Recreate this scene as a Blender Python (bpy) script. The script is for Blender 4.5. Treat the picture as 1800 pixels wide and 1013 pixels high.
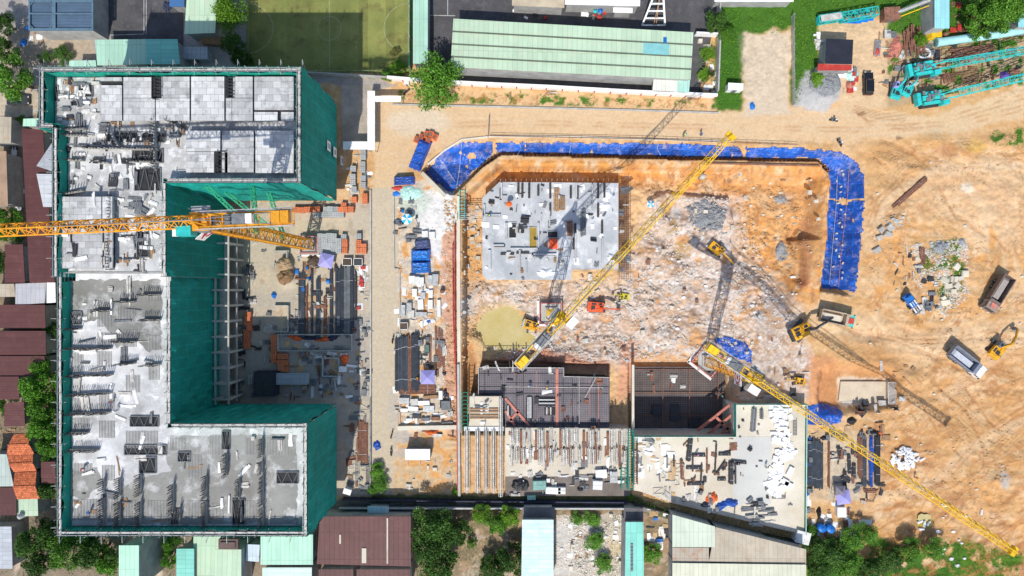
import bpy, math, random
import numpy as np
from mathutils import Vector, Matrix
R = math.radians
for o in list(bpy.data.objects): bpy.data.objects.remove(o)
SC = bpy.context.scene
# ------------------------------------------------------------------ camera, sky, sun, exposure
PX = 0.12            # metres per photograph pixel on the ground
H = 144.0            # the drone's height
CX, CY = 900.0, 506.5
cam = bpy.data.objects.new('camera', bpy.data.cameras.new('camera'))
SC.collection.objects.link(cam); SC.camera = cam
cam.location = (0, 0, H); cam.rotation_euler = (0, 0, 0)
cam.data.sensor_width = 36; cam.data.lens = 36*H/(1800*PX)
cam.data.clip_start = 1; cam.data.clip_end = 6000
SUN = Vector((-0.163, -0.74, 1.0)).normalized()
EL = math.asin(SUN.z)
world = bpy.data.worlds.new("World"); SC.world = world; world.use_nodes = True
nt = world.node_tree
sky = nt.nodes.new('ShaderNodeTexSky'); sky.sky_type = 'NISHITA'; sky.sun_disc = False
sky.sun_elevation = EL; sky.sun_rotation = R(192.4)
bg = nt.nodes['Background']; bg.inputs['Strength'].default_value = 0.15
nt.links.new(sky.outputs['Color'], bg.inputs['Color'])
sun = bpy.data.objects.new('sun', bpy.data.lights.new('sun', 'SUN'))
SC.collection.objects.link(sun); sun.data.energy = 3.9; sun.data.angle = R(0.5)
sun.data.color = (1, 0.955, 0.88)
sun.rotation_euler = (-SUN).to_track_quat('-Z', 'Y').to_euler()
SC.view_settings.view_transform = 'Standard'; SC.view_settings.look = 'None'
SC.view_settings.exposure = 0.08; SC.view_settings.gamma = 1

# ------------------------------------------------------------------ helpers
COL = SC.collection
rng = random.Random(7)
def W(px, py, z=0.0):
    k = PX*(H-z)/H
    return Vector(((px-CX)*k, (CY-py)*k, z))
def link(o, parent=None):
    COL.objects.link(o)
    if parent: o.parent = parent
    return o
def tag(o, label=None, cat=None, group=None, kind=None):
    if label: o['label'] = label
    if cat: o['category'] = cat
    if group: o['group'] = group
    if kind: o['kind'] = kind
    return o
def thing(name, label, cat, loc=(0, 0, 0), rz=0, group=None):
    o = bpy.data.objects.new(name, None); link(o); o.empty_display_size = .5
    o.location = loc; o.rotation_euler = (0, 0, rz)
    return tag(o, label, cat, group)
def dup(root, loc, rz=None, label=None, group=None, scale=None):
    r = root.copy(); COL.objects.link(r); r.location = loc
    if rz is not None: r.rotation_euler = (0, 0, rz)
    if label: r['label'] = label
    if group: r['group'] = group
    if scale: r.scale = scale
    for ch in list(root.children):
        c = ch.copy(); COL.objects.link(c); c.parent = r
        for g in list(ch.children):
            d = g.copy(); COL.objects.link(d); d.parent = c
    return r
ONES = ['first','second','third','fourth','fifth','sixth','seventh','eighth','ninth','tenth','eleventh','twelfth','thirteenth',
        'fourteenth','fifteenth','sixteenth','seventeenth','eighteenth','nineteenth']
TENS = {2:('twentieth','twenty'),3:('thirtieth','thirty'),4:('fortieth','forty'),5:('fiftieth','fifty'),6:('sixtieth','sixty'),
        7:('seventieth','seventy'),8:('eightieth','eighty'),9:('ninetieth','ninety')}
def nth(i):      # 1-based
    if i < 20: return ONES[i-1]
    if i == 100: return 'hundredth'
    t, r = divmod(i, 10)
    return TENS[t][0] if r == 0 else TENS[t][1]+'-'+ONES[r-1]
def order(items, desc, where, axis='x', group=None):
    """give each of a set of look-alikes the label of its place in the row; desc may be a list, one per item"""
    def key(o): return o.location.x if axis == 'x' else -o.location.y
    its = sorted(items, key=key)
    side = 'from the left' if axis == 'x' else 'from the top'
    for i, o in enumerate(its):
        o['label'] = '%s %s, %s %s' % (desc, where, nth(i+1), side) if len(its) > 1 else '%s %s' % (desc, where)
        if group: o['group'] = group

class MB:
    """collects boxes, bars and tubes; build() links them as ONE mesh object"""
    def __init__(s): s.v = []; s.f = []
    def add(s, vs, fs):
        n = len(s.v); s.v += [tuple(q) for q in vs]; s.f += [tuple(i+n for i in f) for f in fs]; return s
    def box(s, c, d, rz=0, top=1.0):
        x, y, z = d[0]/2, d[1]/2, d[2]/2; ca, sa = math.cos(rz), math.sin(rz); vs = []
        for dz, t in ((-z, 1), (z, top)):
            for dx, dy in ((-x, -y), (x, -y), (x, y), (-x, y)):
                dx *= t; dy *= t
                vs.append((c[0]+dx*ca-dy*sa, c[1]+dx*sa+dy*ca, c[2]+dz))
        return s.add(vs, [(3,2,1,0),(4,5,6,7),(0,1,5,4),(1,2,6,5),(2,3,7,6),(3,0,4,7)])
    def bar(s, a, b, w, h=None):
        a = Vector(a); b = Vector(b); d = (b-a)
        if d.length < 1e-6: return s
        d.normalize(); h = h or w
        u = d.cross(Vector((0, 0, 1)))
        if u.length < 1e-3: u = Vector((1, 0, 0))
        u.normalize(); n = u.cross(d).normalized()
        vs = []
        for p in (a, b):
            for i, j in ((-1,-1),(1,-1),(1,1),(-1,1)): vs.append(p+u*(i*w/2)+n*(j*h/2))
        return s.add(vs, [(3,2,1,0),(4,5,6,7),(0,1,5,4),(1,2,6,5),(2,3,7,6),(3,0,4,7)])
    def tube(s, a, b, r, n=8, r2=None):
        a = Vector(a); b = Vector(b); d = (b-a).normalized(); r2 = r if r2 is None else r2
        u = d.cross(Vector((0, 0, 1)))
        if u.length < 1e-3: u = Vector((1, 0, 0))
        u.normalize(); w = u.cross(d); vs = []
        for p, q in ((a, r), (b, r2)):
            for i in range(n):
                t = 2*math.pi*i/n; vs.append(p+(u*math.cos(t)+w*math.sin(t))*q)
        fs = [(i, (i+1) % n, n+(i+1) % n, n+i) for i in range(n)]
        fs += [tuple(range(n))[::-1], tuple(range(n, 2*n))]
        return s.add(vs, fs)
    def prism(s, poly, z0, z1):
        n = len(poly)
        if sum(poly[i][0]*poly[(i+1) % n][1]-poly[(i+1) % n][0]*poly[i][1] for i in range(n)) < 0: poly = poly[::-1]
        vs = [(p[0], p[1], z0) for p in poly]+[(p[0], p[1], z1) for p in poly]
        fs = [tuple(range(n))[::-1], tuple(range(n, 2*n))]+[(i, (i+1) % n, n+(i+1) % n, n+i) for i in range(n)]
        return s.add(vs, fs)
    def profile(s, pts, y0, y1):        # (x,z) outline pulled along y
        n = len(pts)
        vs = [(p[0], y0, p[1]) for p in pts]+[(p[0], y1, p[1]) for p in pts]
        fs = [tuple(range(n)), tuple(range(n, 2*n))[::-1]]+[(i, n+i, n+(i+1) % n, (i+1) % n) for i in range(n)]
        return s.add(vs, fs)
    def lattice(s, p0, p1, w, h, n, c=.16, d=.09, tri=False, up=None):
        """box or three-chord lattice from p0 to p1"""
        p0 = Vector(p0); p1 = Vector(p1); ax = (p1-p0); L = ax.length; ax.normalize()
        up = Vector(up) if up else (Vector((0, 0, 1)) if abs(ax.z) < .7 else Vector((0, 1, 0)))
        u = ax.cross(up).normalized(); v = u.cross(ax).normalized()
        if tri: cs = [(-w/2, 0), (w/2, 0), (0, h)]
        else: cs = [(-w/2, -h/2), (w/2, -h/2), (w/2, h/2), (-w/2, h/2)]
        m = len(cs)
        P = lambda k, t: p0+ax*(L*t)+u*cs[k % m][0]+v*cs[k % m][1]
        for k in range(m): s.bar(P(k, 0), P(k, 1), c)
        for i in range(n):
            t0, t1 = i/n, (i+1)/n
            for k in range(m):
                s.bar(P(k, t0), P(k+1, t0), d)
                if i % 2: s.bar(P(k, t0), P(k+1, t1), d)
                else: s.bar(P(k+1, t0), P(k, t1), d)
        for k in range(m): s.bar(P(k, 1), P(k+1, 1), d)
        return s
    def shift(s, off, rz=0):
        ca, sa = math.cos(rz), math.sin(rz)
        s.v = [(x*ca-y*sa+off[0], x*sa+y*ca+off[1], z+off[2]) for x, y, z in s.v]; return s
    def build(s, name, mt, parent=None, smooth=False, loc=None):
        me = bpy.data.meshes.new(name); me.from_pydata(s.v, [], s.f)
        me.materials.append(mt)
        if smooth: me.polygons.foreach_set('use_smooth', [True]*len(me.polygons))
        o = bpy.data.objects.new(name, me); link(o, parent)
        if loc: o.location = loc
        return o
def solo(name, mb, mt, label, cat, loc=(0, 0, 0), rz=0, group=None, smooth=False):
    o = mb.build(name, mt, None, smooth); o.location = loc; o.rotation_euler = (0, 0, rz)
    return tag(o, label, cat, group)
def smesh(name, me, mt=None, parent=None):
    o = bpy.data.objects.new(name, me); link(o, parent)
    if mt: me.materials.append(mt)
    return o

# ------------------------------------------------------------------ noise in numpy
def _h(ix, iy, s):
    n = (ix.astype(np.int64)*374761393+iy.astype(np.int64)*668265263+s*974634777) & 0x7fffffff
    n = ((n ^ (n >> 13))*1274126177) & 0x7fffffff
    n = n ^ (n >> 16)
    return (n & 0xffff)/65535.0
def vn(x, y, s=0):
    xi = np.floor(x); yi = np.floor(y); fx = x-xi; fy = y-yi
    fx = fx*fx*(3-2*fx); fy = fy*fy*(3-2*fy)
    a = _h(xi, yi, s); b = _h(xi+1, yi, s); c = _h(xi, yi+1, s); d = _h(xi+1, yi+1, s)
    return a+(b-a)*fx+(c-a)*fy+(a-b-c+d)*fx*fy
def fbm(x, y, s=0, o=5, g=.5):
    t = 0; a = 1; n = 0
    for i in range(o):
        t = t+a*vn(x*2**i+i*17.3, y*2**i-i*9.1, s+i); n += a; a *= g
    return t/n
def ridge(x, y, s=0, o=4):
    t = 0; a = 1; n = 0
    for i in range(o):
        t = t+a*(1-np.abs(2*vn(x*2**i+i*7.7, y*2**i, s+i)-1)); n += a; a *= .55
    return t/n
def sdist(x, y, poly):           # signed distance, positive inside
    d2 = np.full(np.shape(x), 1e18); ins = np.zeros(np.shape(x), bool); n = len(poly)
    for i in range(n):
        ax, ay = poly[i]; bx, by = poly[(i+1) % n]
        ex, ey = bx-ax, by-ay; wx, wy = x-ax, y-ay
        t = np.clip((wx*ex+wy*ey)/(ex*ex+ey*ey+1e-9), 0, 1)
        d2 = np.minimum(d2, (wx-ex*t)**2+(wy-ey*t)**2)
        if ay != by:
            c = ((ay > y) != (by > y)) & (x < (bx-ax)*(y-ay)/(by-ay)+ax)
            ins ^= c
    return np.where(ins, 1, -1)*np.sqrt(d2)
def ldist(x, y, pts):
    d2 = np.full(np.shape(x), 1e18)
    for i in range(len(pts)-1):
        ax, ay = pts[i]; bx, by = pts[i+1]; ex, ey = bx-ax, by-ay
        t = np.clip(((x-ax)*ex+(y-ay)*ey)/(ex*ex+ey*ey+1e-9), 0, 1)
        d2 = np.minimum(d2, (x-ax-ex*t)**2+(y-ay-ey*t)**2)
    return np.sqrt(d2)
def sst(a, b, x):
    t = np.clip((x-a)/(b-a), 0, 1); return t*t*(3-2*t)

# ------------------------------------------------------------------ materials
MATS = {}
def mat(name, col, rough=.8, var=.22, sc=.5, col2=None, bump=.15, metal=0.0, obj_rand=.12, spec=.3, fine=6.0, speck=None, speck_amt=.0, map_scale=(1, 1, 1)):
    if name in MATS: return MATS[name]
    m = bpy.data.materials.new(name); m.use_nodes = True; N = m.node_tree.nodes; L = m.node_tree.links
    b = N['Principled BSDF']; b.inputs['Roughness'].default_value = rough; b.inputs['Metallic'].default_value = metal
    b.inputs['Specular IOR Level'].default_value = spec
    g = N.new('ShaderNodeNewGeometry'); mp = N.new('ShaderNodeMapping'); mp.inputs['Scale'].default_value = map_scale
    L.new(g.outputs['Position'], mp.inputs['Vector'])
    n1 = N.new('ShaderNodeTexNoise'); n1.inputs['Scale'].default_value = sc; n1.inputs['Detail'].default_value = 9; n1.inputs['Roughness'].default_value = .65
    L.new(mp.outputs[0], n1.inputs['Vector'])
    r = N.new('ShaderNodeValToRGB'); c1 = [c*(1-var) for c in col]; c2 = [min(1, c*(1+var)) for c in col] if col2 is None else col2
    r.color_ramp.elements[0].position = .32; r.color_ramp.elements[1].position = .68
    r.color_ramp.elements[0].color = (*c1, 1); r.color_ramp.elements[1].color = (*c2, 1)
    L.new(n1.outputs['Fac'], r.inputs['Fac'])
    out = r.outputs['Color']
    n2 = N.new('ShaderNodeTexNoise'); n2.inputs['Scale'].default_value = fine; n2.inputs['Detail'].default_value = 4
    L.new(mp.outputs[0], n2.inputs['Vector'])
    if speck:
        rr = N.new('ShaderNodeValToRGB'); rr.color_ramp.elements[0].position = .52; rr.color_ramp.elements[1].position = .66
        rr.color_ramp.elements[0].color = (0, 0, 0, 1); rr.color_ramp.elements[1].color = (speck_amt,)*3+(1,)
        n3 = N.new('ShaderNodeTexNoise'); n3.inputs['Scale'].default_value = sc*2.3; n3.inputs['Detail'].default_value = 10; n3.inputs['Roughness'].default_value = .7
        L.new(mp.outputs[0], n3.inputs['Vector']); L.new(n3.outputs['Fac'], rr.inputs['Fac'])
        mx = N.new('ShaderNodeMix'); mx.data_type = 'RGBA'; L.new(rr.outputs['Color'], mx.inputs['Factor'])
        L.new(out, mx.inputs['A']); mx.inputs['B'].default_value = (*speck, 1); out = mx.outputs['Result']
    oi = N.new('ShaderNodeObjectInfo')
    mr = N.new('ShaderNodeMapRange'); mr.inputs['To Min'].default_value = 1-obj_rand; mr.inputs['To Max'].default_value = 1+obj_rand
    L.new(oi.outputs['Random'], mr.inputs['Value'])
    f2 = N.new('ShaderNodeMapRange'); f2.inputs['From Min'].default_value = .3; f2.inputs['From Max'].default_value = .7
    f2.inputs['To Min'].default_value = 1-var*.5; f2.inputs['To Max'].default_value = 1+var*.5
    L.new(n2.outputs['Fac'], f2.inputs['Value'])
    mu = N.new('ShaderNodeMath'); mu.operation = 'MULTIPLY'; L.new(mr.outputs[0], mu.inputs[0]); L.new(f2.outputs[0], mu.inputs[1])
    vm = N.new('ShaderNodeVectorMath'); vm.operation = 'SCALE'; L.new(out, vm.inputs[0]); L.new(mu.outputs[0], vm.inputs['Scale'])
    L.new(vm.outputs[0], b.inputs['Base Color'])
    if bump:
        bp = N.new('ShaderNodeBump'); bp.inputs['Strength'].default_value = bump; bp.inputs['Distance'].default_value = .3
        L.new(n2.outputs['Fac'], bp.inputs['Height']); L.new(bp.outputs[0], b.inputs['Normal'])
    m['_out'] = 1; MATS[name] = m
    return m
def brickify(m, axes, bw, bh, mortar=.02, dark=.6, amt=1.0, tint=.15, offset=0.0, rot=0, bumpstr=.4):
    """lay a sheet / panel / seam pattern over a material: axes picks the two world axes"""
    N = m.node_tree.nodes; L = m.node_tree.links; b = N['Principled BSDF']
    src = b.inputs['Base Color'].links[0].from_socket
    g = N.new('ShaderNodeNewGeometry'); rt = N.new('ShaderNodeVectorRotate'); rt.rotation_type = 'Z_AXIS'; rt.inputs['Angle'].default_value = rot
    L.new(g.outputs['Position'], rt.inputs['Vector'])
    sp = N.new('ShaderNodeSeparateXYZ'); L.new(rt.outputs[0], sp.inputs[0]); cb = N.new('ShaderNodeCombineXYZ')
    L.new(sp.outputs['XYZ'.index(axes[0])], cb.inputs[0]); L.new(sp.outputs['XYZ'.index(axes[1])], cb.inputs[1])
    br = N.new('ShaderNodeTexBrick'); br.offset = offset; br.inputs['Scale'].default_value = 1
    br.inputs['Brick Width'].default_value = bw; br.inputs['Row Height'].default_value = bh; br.inputs['Mortar Size'].default_value = mortar
    br.inputs['Color1'].default_value = (1-tint,)*3+(1,); br.inputs['Color2'].default_value = (1+tint,)*3+(1,)
    br.inputs['Mortar'].default_value = (dark,)*3+(1,); br.inputs['Mortar Smooth'].default_value = .3
    L.new(cb.outputs[0], br.inputs['Vector'])
    mx = N.new('ShaderNodeMix'); mx.data_type = 'RGBA'; mx.blend_type = 'MULTIPLY'; mx.inputs['Factor'].default_value = amt
    L.new(src, mx.inputs['A']); L.new(br.outputs['Color'], mx.inputs['B']); L.new(mx.outputs['Result'], b.inputs['Base Color'])
    if bumpstr:
        bp = N.new('ShaderNodeBump'); bp.inputs['Strength'].default_value = bumpstr; bp.inputs['Distance'].default_value = .1; bp.invert = True
        L.new(br.outputs['Fac'], bp.inputs['Height'])
        if b.inputs['Normal'].links: L.new(b.inputs['Normal'].links[0].from_socket, bp.inputs['Normal'])
        L.new(bp.outputs[0], b.inputs['Normal'])
    return m
def corr(name, col, axis='X', pitch=.9, rough=.55, var=.1, rot=0, metal=0, speck=None, speck_amt=0, sheet=5.5):
    if name in MATS: return MATS[name]
    m = mat(name, col, rough=rough, var=var, sc=.25, bump=0, metal=metal, speck=speck, speck_amt=speck_amt)
    brickify(m, ('X', 'Y') if axis == 'X' else ('Y', 'X'), pitch, sheet, .05, .78, tint=.06, rot=rot, bumpstr=.35)
    return m
C = dict(
 steel=mat('galvanised_steel', (.42,.43,.43), .5, .25, 1.5, metal=.3),
 white=mat('white_paint', (.78,.78,.76), .5, .12, .8),
 panel=mat('white_board', (.74,.73,.70), .7, .14, .8),
 grey=mat('grey_steel', (.17,.18,.19), .6, .3, 1.2),
 dark=mat('dark_steel', (.045,.045,.05), .55, .3, 1.2),
 black=mat('black_rubber', (.018,.018,.02), .75, .3, 2),
 glass=mat('dark_glass', (.02,.028,.035), .12, .1, 1, spec=.8, bump=0),
 yellow=mat('crane_yellow', (.80,.50,.02), .45, .12, .8),
 amber=mat('crane_amber', (.72,.32,.02), .5, .2, .8, speck=(.3,.1,.02), speck_amt=.35),
 exyel=mat('digger_yellow', (.75,.38,.02), .45, .2, 1.2, speck=(.25,.13,.06), speck_amt=.5),
 orange=mat('orange_paint', (.72,.11,.035), .5, .2, 1.2, speck=(.3,.12,.06), speck_amt=.4),
 red=mat('red_paint', (.5,.05,.04), .55, .22, 1.5, speck=(.3,.18,.12), speck_amt=.4),
 pink=mat('red_oxide_steel', (.52,.19,.14), .6, .25, 1.2, speck=(.3,.12,.08), speck_amt=.5),
 teal=mat('teal_paint', (.03,.52,.50), .45, .18, 1.2, speck=(.1,.2,.18), speck_amt=.4),
 mint=corr('mint_sheet', (.36,.62,.50), 'X', .9),
 rust=mat('rusty_steel', (.22,.105,.07), .8, .35, 1.0, speck=(.36,.19,.12), speck_amt=.7),
 timber=mat('timber', (.33,.20,.11), .8, .3, 1.5),
 ply=mat('plywood', (.50,.34,.18), .75, .25, .8, speck=(.6,.5,.38), speck_amt=.5),
 brick=mat('orange_block', (.66,.20,.09), .85, .2, 2.5),
 block=mat('grey_block', (.40,.41,.41), .85, .15, 2.5),
 bluetarp=mat('blue_tarpaulin', (.010,.075,.38), .38, .3, .4, spec=.5, bump=.5, fine=2.2),
 bluesheet=mat('bright_blue_sheet', (.01,.16,.55), .4, .25, .8, spec=.5),
 lilac=mat('lilac_canopy', (.34,.32,.66), .7, .08, 1.5),
 conc=mat('concrete', (.42,.41,.38), .85, .2, .35, speck=(.62,.61,.58), speck_amt=.5),
 concp=mat('pale_concrete', (.60,.55,.45), .85, .14, .12, speck=(.50,.40,.28), speck_amt=.55),
 green=mat('green_net', (.012,.33,.24), .75, .22, .35, bump=.2),
 pale=mat('pale_planks', (.52,.50,.46), .8, .3, 1.2),
 navy=mat('navy_sheet', (.03,.035,.07), .55, .3, 1),
 cloth=mat('white_sack', (.76,.76,.76), .8, .12, 2),
)
PIT = -5.0
# ------------------------------------------------------------------ terrain: one sheet out to the horizon
TARP_OUT = [(742,300),(752,285),(775,264),(812,249),(870,245),(1000,248),(1180,250),(1300,255),(1440,260),(1478,265),(1508,284),(1523,315),(1520,400),(1512,470),(1503,522),(1442,512),(1455,420),(1457,305),(1440,284),(1180,280),(880,272),(845,296),(800,342),(790,342)]
PITP = [(812,860),(812,345),(842,318),(876,288),(1440,294),(1452,306),(1450,420),(1418,518),(1395,545),(1380,590),(1392,640),(1400,700),(1300,705),(1290,765),(1115,765),(812,765)]
HOLE = [(1436,650),(1470,634),(1545,640),(1588,662),(1588,716),(1540,726),(1436,728)]
DARKP = [(1113,640),(1292,640),(1292,770),(1113,770)]
WPIT = [(842,640),(1075,645),(1075,760),(842,760)]
FLAT = [[(650,170),(1800,178),(1800,252),(1300,250),(860,240),(760,262),(700,320),(696,880),(400,890),(400,100),(1255,168)],[(-40,-40),(440,-40),(760,-40),(1262,-40),(1262,165),(720,150),(400,140),(-40,200)],
        [(410,700),(700,700),(700,885),(410,885)],[(-40,860),(730,900),(730,1060),(-40,1060)],[(230,190),(610,190),(610,880),(230,880)]]
def height(x, y):
    wx = x+(fbm(x/22, y/22, 3)-.5)*14; wy = y+(fbm(x/22, y/22, 9)-.5)*14
    sx = x+(fbm(x/9, y/9, 3)-.5)*2; sy = y+(fbm(x/9, y/9, 4)-.5)*2
    h = np.zeros_like(x)
    flat = np.zeros_like(x)
    for p in FLAT: flat = np.maximum(flat, sst(-6, 3, sdist(x, y, p)))
    rough = 1-flat
    # rolling, churned earth on the east side
    east = sst(1500, 1580, x)*sst(160, 280, y)
    h += rough*((fbm(x/60, y/60, 31)-.5)*1.0*east + (fbm(x/14, y/14, 32)-.5)*.45 + (fbm(x/4, y/4, 33)-.5)*.18)
    h += east*rough*(ridge(x/30+fbm(x/50, y/50, 5)*2, y/18, 41)-.6)*.5
    # tarpaulin slope
    d = sdist(x, y, TARP_OUT)
    din = sdist(sx, sy, PITP)
    slope = sst(0, 30, ldist(x, y, TARP_OUT[2:15]))*2.6
    h = h-np.where(d > 0, slope, 0)
    # pit
    pw = np.where(x > 1300, 26, 5.0)
    pw = np.where((x > 1340) & (y > 420) & (y < 720), 60, pw)
    pit = sst(0, 1, din/pw)
    ux = x+(fbm(x/20, y/20, 57)-.5)*30; uy = y+(fbm(x/20, y/20, 58)-.5)*30; rn = (ridge((ux+uy*.35)/22, (uy-ux*.2)/12, 50, 5)-.62)*.8+(ridge(ux/8, uy/6, 54, 4)-.6)*.8*sst(.4, .6, fbm(x/40, y/40, 59))+(fbm(x/50, y/50, 52)-.5)*2.0+(fbm(x/3.5, y/3.5, 53)-.5)*.55
    rock = sst(10, 40, din)
    h = h*(1-pit)+pit*(PIT+rn*rock)
    # small knolls and hollows the photo shows
    for cx, cy, r, a in ((1190,370,26,-1.2),(1200,440,34,-1.5),(1168,412,22,-1.3),(1235,455,26,-1.0),(1250,385,40,1.1),(1150,345,30,1.2),(1330,470,30,-1.0),
                         (965,625,22,1.2),(1040,640,60,1.4),(930,600,40,-1.0),(880,575,60,-.9),(1340,560,46,1.4),(1300,520,40,1.0),(1390,610,30,1.2),(1430,600,30,1.5),(1180,600,40,.8),
                         (850,520,30,1.3),(830,600,20,1.5),(1400,360,30,.8),(1290,350,30,-.8)):
        q = ((x-cx)**2+((y-cy)*1.25)**2)/(r*r)
        h = h+a*np.exp(-q*1.6)*pit
    pl_ = sst(0, 5, sdist(wx*.5+x*.5, wy*.5+y*.5, [(1150,345),(1180,330),(1240,340),(1296,345),(1303,380),(1300,442),(1262,452),(1215,440),(1160,400)])); h = h+pl_*1.5*pit
    q = ((x-882)/46)**2+((y-580)/42)**2; q = q+(fbm(x/14, y/14, 66)-.5)*.9; k_ = 1-sst(.55, 1.25, q); h = h*(1-k_)+(-5.95+.12*fbm(x/5, y/5, 67))*k_
    # cut with a vertical face, right of the pit (x ~1415)
    f = sst(1395, 1412, wx)*(1-sst(1416, 1420, wx))*sst(385, 400, y)*(1-sst(488, 505, y)); h -= f*1.8
    f = sst(1296, 1300, wx)*sst(340, 350, y)*(1-sst(440, 460, y))*(1-sst(1300, 1312, wx)); h -= f*1.0
    # ground under the mesh decks and in the deep basement
    for p, z in ((WPIT, -6.0), (DARKP, -8.0)):
        dd = sdist(x, y, p); k = sst(-3, 4, dd); h = h*(1-k)+k*z
    hd = sdist(wx, wy, HOLE); k = sst(-3, 20, hd); h = h*(1-k)+k*(-2.6+.1*h)
    # the strip of bare bank west of the pit
    w = sst(778, 792, x)*(1-sst(803, 806, x))*sst(345, 370, y)*(1-sst(820, 850, y))
    h += w*((fbm(x/5, y/5, 77)-.5)*.9)
    # spoil heaps and tracks
    for cx, cy, rx, ry, a in ((1655,470,26,28,.9),(1610,300,30,10,.5),(1440,170,34,24,1.0),(1690,265,16,22,.9),(1640,250,24,16,.7),(1575,385,18,12,.6),(1760,250,40,14,.8),(1540,590,50,14,-.7),(1620,905,34,20,-.6),
                              (1560,285,30,16,.6),(1600,665,30,18,.7),(1480,580,40,10,-.3),(1750,845,20,16,.7),(1600,960,60,20,.6),(506,470,14,12,1.6),(505,490,15,13,1.7)):
        q = ((x-cx)/rx)**2+((y-cy)/ry)**2; h = h+a*np.exp(-q*1.5)*(.75+.5*fbm(x/6, y/6, 88))
    for pts, n_, dx_, dy_ in SCR:
        for i in range(n_):
            q = ldist(x-dx_*i+(fbm(x/15, y/15, 70+i)-.5)*5, y-dy_*i, pts); h -= .12*np.exp(-(q/1.1)**2)
    for pts, wd, dp in TRACKS:
        for off in (-4.2, 4.2):
            q = ldist(x+fbm(x/40, y/40, 61)*6+off*.6, y+off*.8, pts); h -= dp*np.exp(-(q/wd)**2)*(.2+fbm(x/12, y/12, 90))*sst(.36, .6, fbm(x/25, y/25, 171+int(pts[0][0])))
    return h-flat*.06
TRACKS = [([(1530,270),(1570,300),(1600,350),(1590,420),(1560,480),(1545,530),(1570,570),(1640,600),(1720,590),(1780,530),(1798,470)], 1.6, .22),
          ([(1560,250),(1610,270),(1650,320),(1680,380),(1740,400),(1770,440),(1780,500),(1750,560),(1690,600),(1600,600),(1500,580),(1440,545)], 1.6, .22),
          ([(1530,400),(1550,350),(1590,310),(1660,290),(1740,290),(1800,270)], 1.5, .2),
          ([(1460,560),(1530,600),(1600,610),(1680,640),(1740,690),(1800,700)], 1.6, .22),
          ([(1650,680),(1700,720),(1730,780),(1720,850),(1690,900)], 1.5, .2),([(1700,680),(1750,750),(1800,790)], 1.5, .2),
          ([(1800,720),(1740,760),(1700,800),(1660,850),(1600,880)], 1.4, .18),([(1620,700),(1650,760),(1690,800),(1750,820),(1800,810)], 1.4, .18),
          ([(1540,690),(1600,700),(1620,760),(1610,830)], 1.4, .16),([(700,225),(900,215),(1200,222),(1500,228),(1700,215),(1800,190)], 1.6, .05),
          ([(1500,190),(1530,215),(1600,225),(1700,200),(1800,170)], 1.5, .1),([(1640,880),(1700,930),(1790,960)], 1.4, .15),
          ([(1590,600),(1620,520),(1600,450),(1630,400),(1700,390),(1740,420)], 1.4, .15)]
SCR = [([(1555,335),(1568,300),(1590,280)], 5, 5, 3),([(1662,285),(1672,250)], 7, 3.2, 0),([(1540,262),(1580,275),(1630,310),(1655,345)], 5, 2, -4),([(1690,705),(1730,740),(1790,760)], 6, -3, 5),([(1720,800),(1760,770),(1800,730)], 5, 3, 5),
       ([(1740,620),(1760,650),(1790,660)], 4, -4, 5),([(1630,690),(1650,740),(1700,780)], 5, 5, -3),([(1560,560),(1600,590),(1650,600)], 4, -2, 4),([(1480,600),(1530,612),(1580,630)], 4, 2, 4),([(1600,905),(1640,930),(1700,925)], 4, 0, 5),([(1310,450),(1350,500),(1400,535)], 4, -4, 5),
       ([(1500,195),(1540,208),(1590,212)], 4, 1, -3.5),([(1745,395),(1742,440)], 3, 6, 0),([(1180,540),(1230,560),(1290,570)], 5, 3, 8),([(1000,600),(1060,590),(1120,600)], 5, 0, 7),([(1320,560),(1360,590),(1400,640)], 5, -7, 4),([(1530,420),(1550,380),(1590,350)], 4, 3, 3)]
def lin(*c): return np.array(c)
PAL = dict(soil=(.58,.34,.15), soil2=(.66,.43,.23), pale=(.68,.51,.33), rust=(.42,.19,.075), rock=(.62,.55,.48), rockp=(.56,.38,.29), ash=(.42,.40,.38),
           orange=(.62,.30,.09), brown=(.26,.15,.085), road=(.64,.46,.28), conc=(.54,.45,.33), green=(.06,.15,.02), dry=(.26,.20,.12), grey=(.33,.32,.31), yard=(.30,.24,.18))
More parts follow.
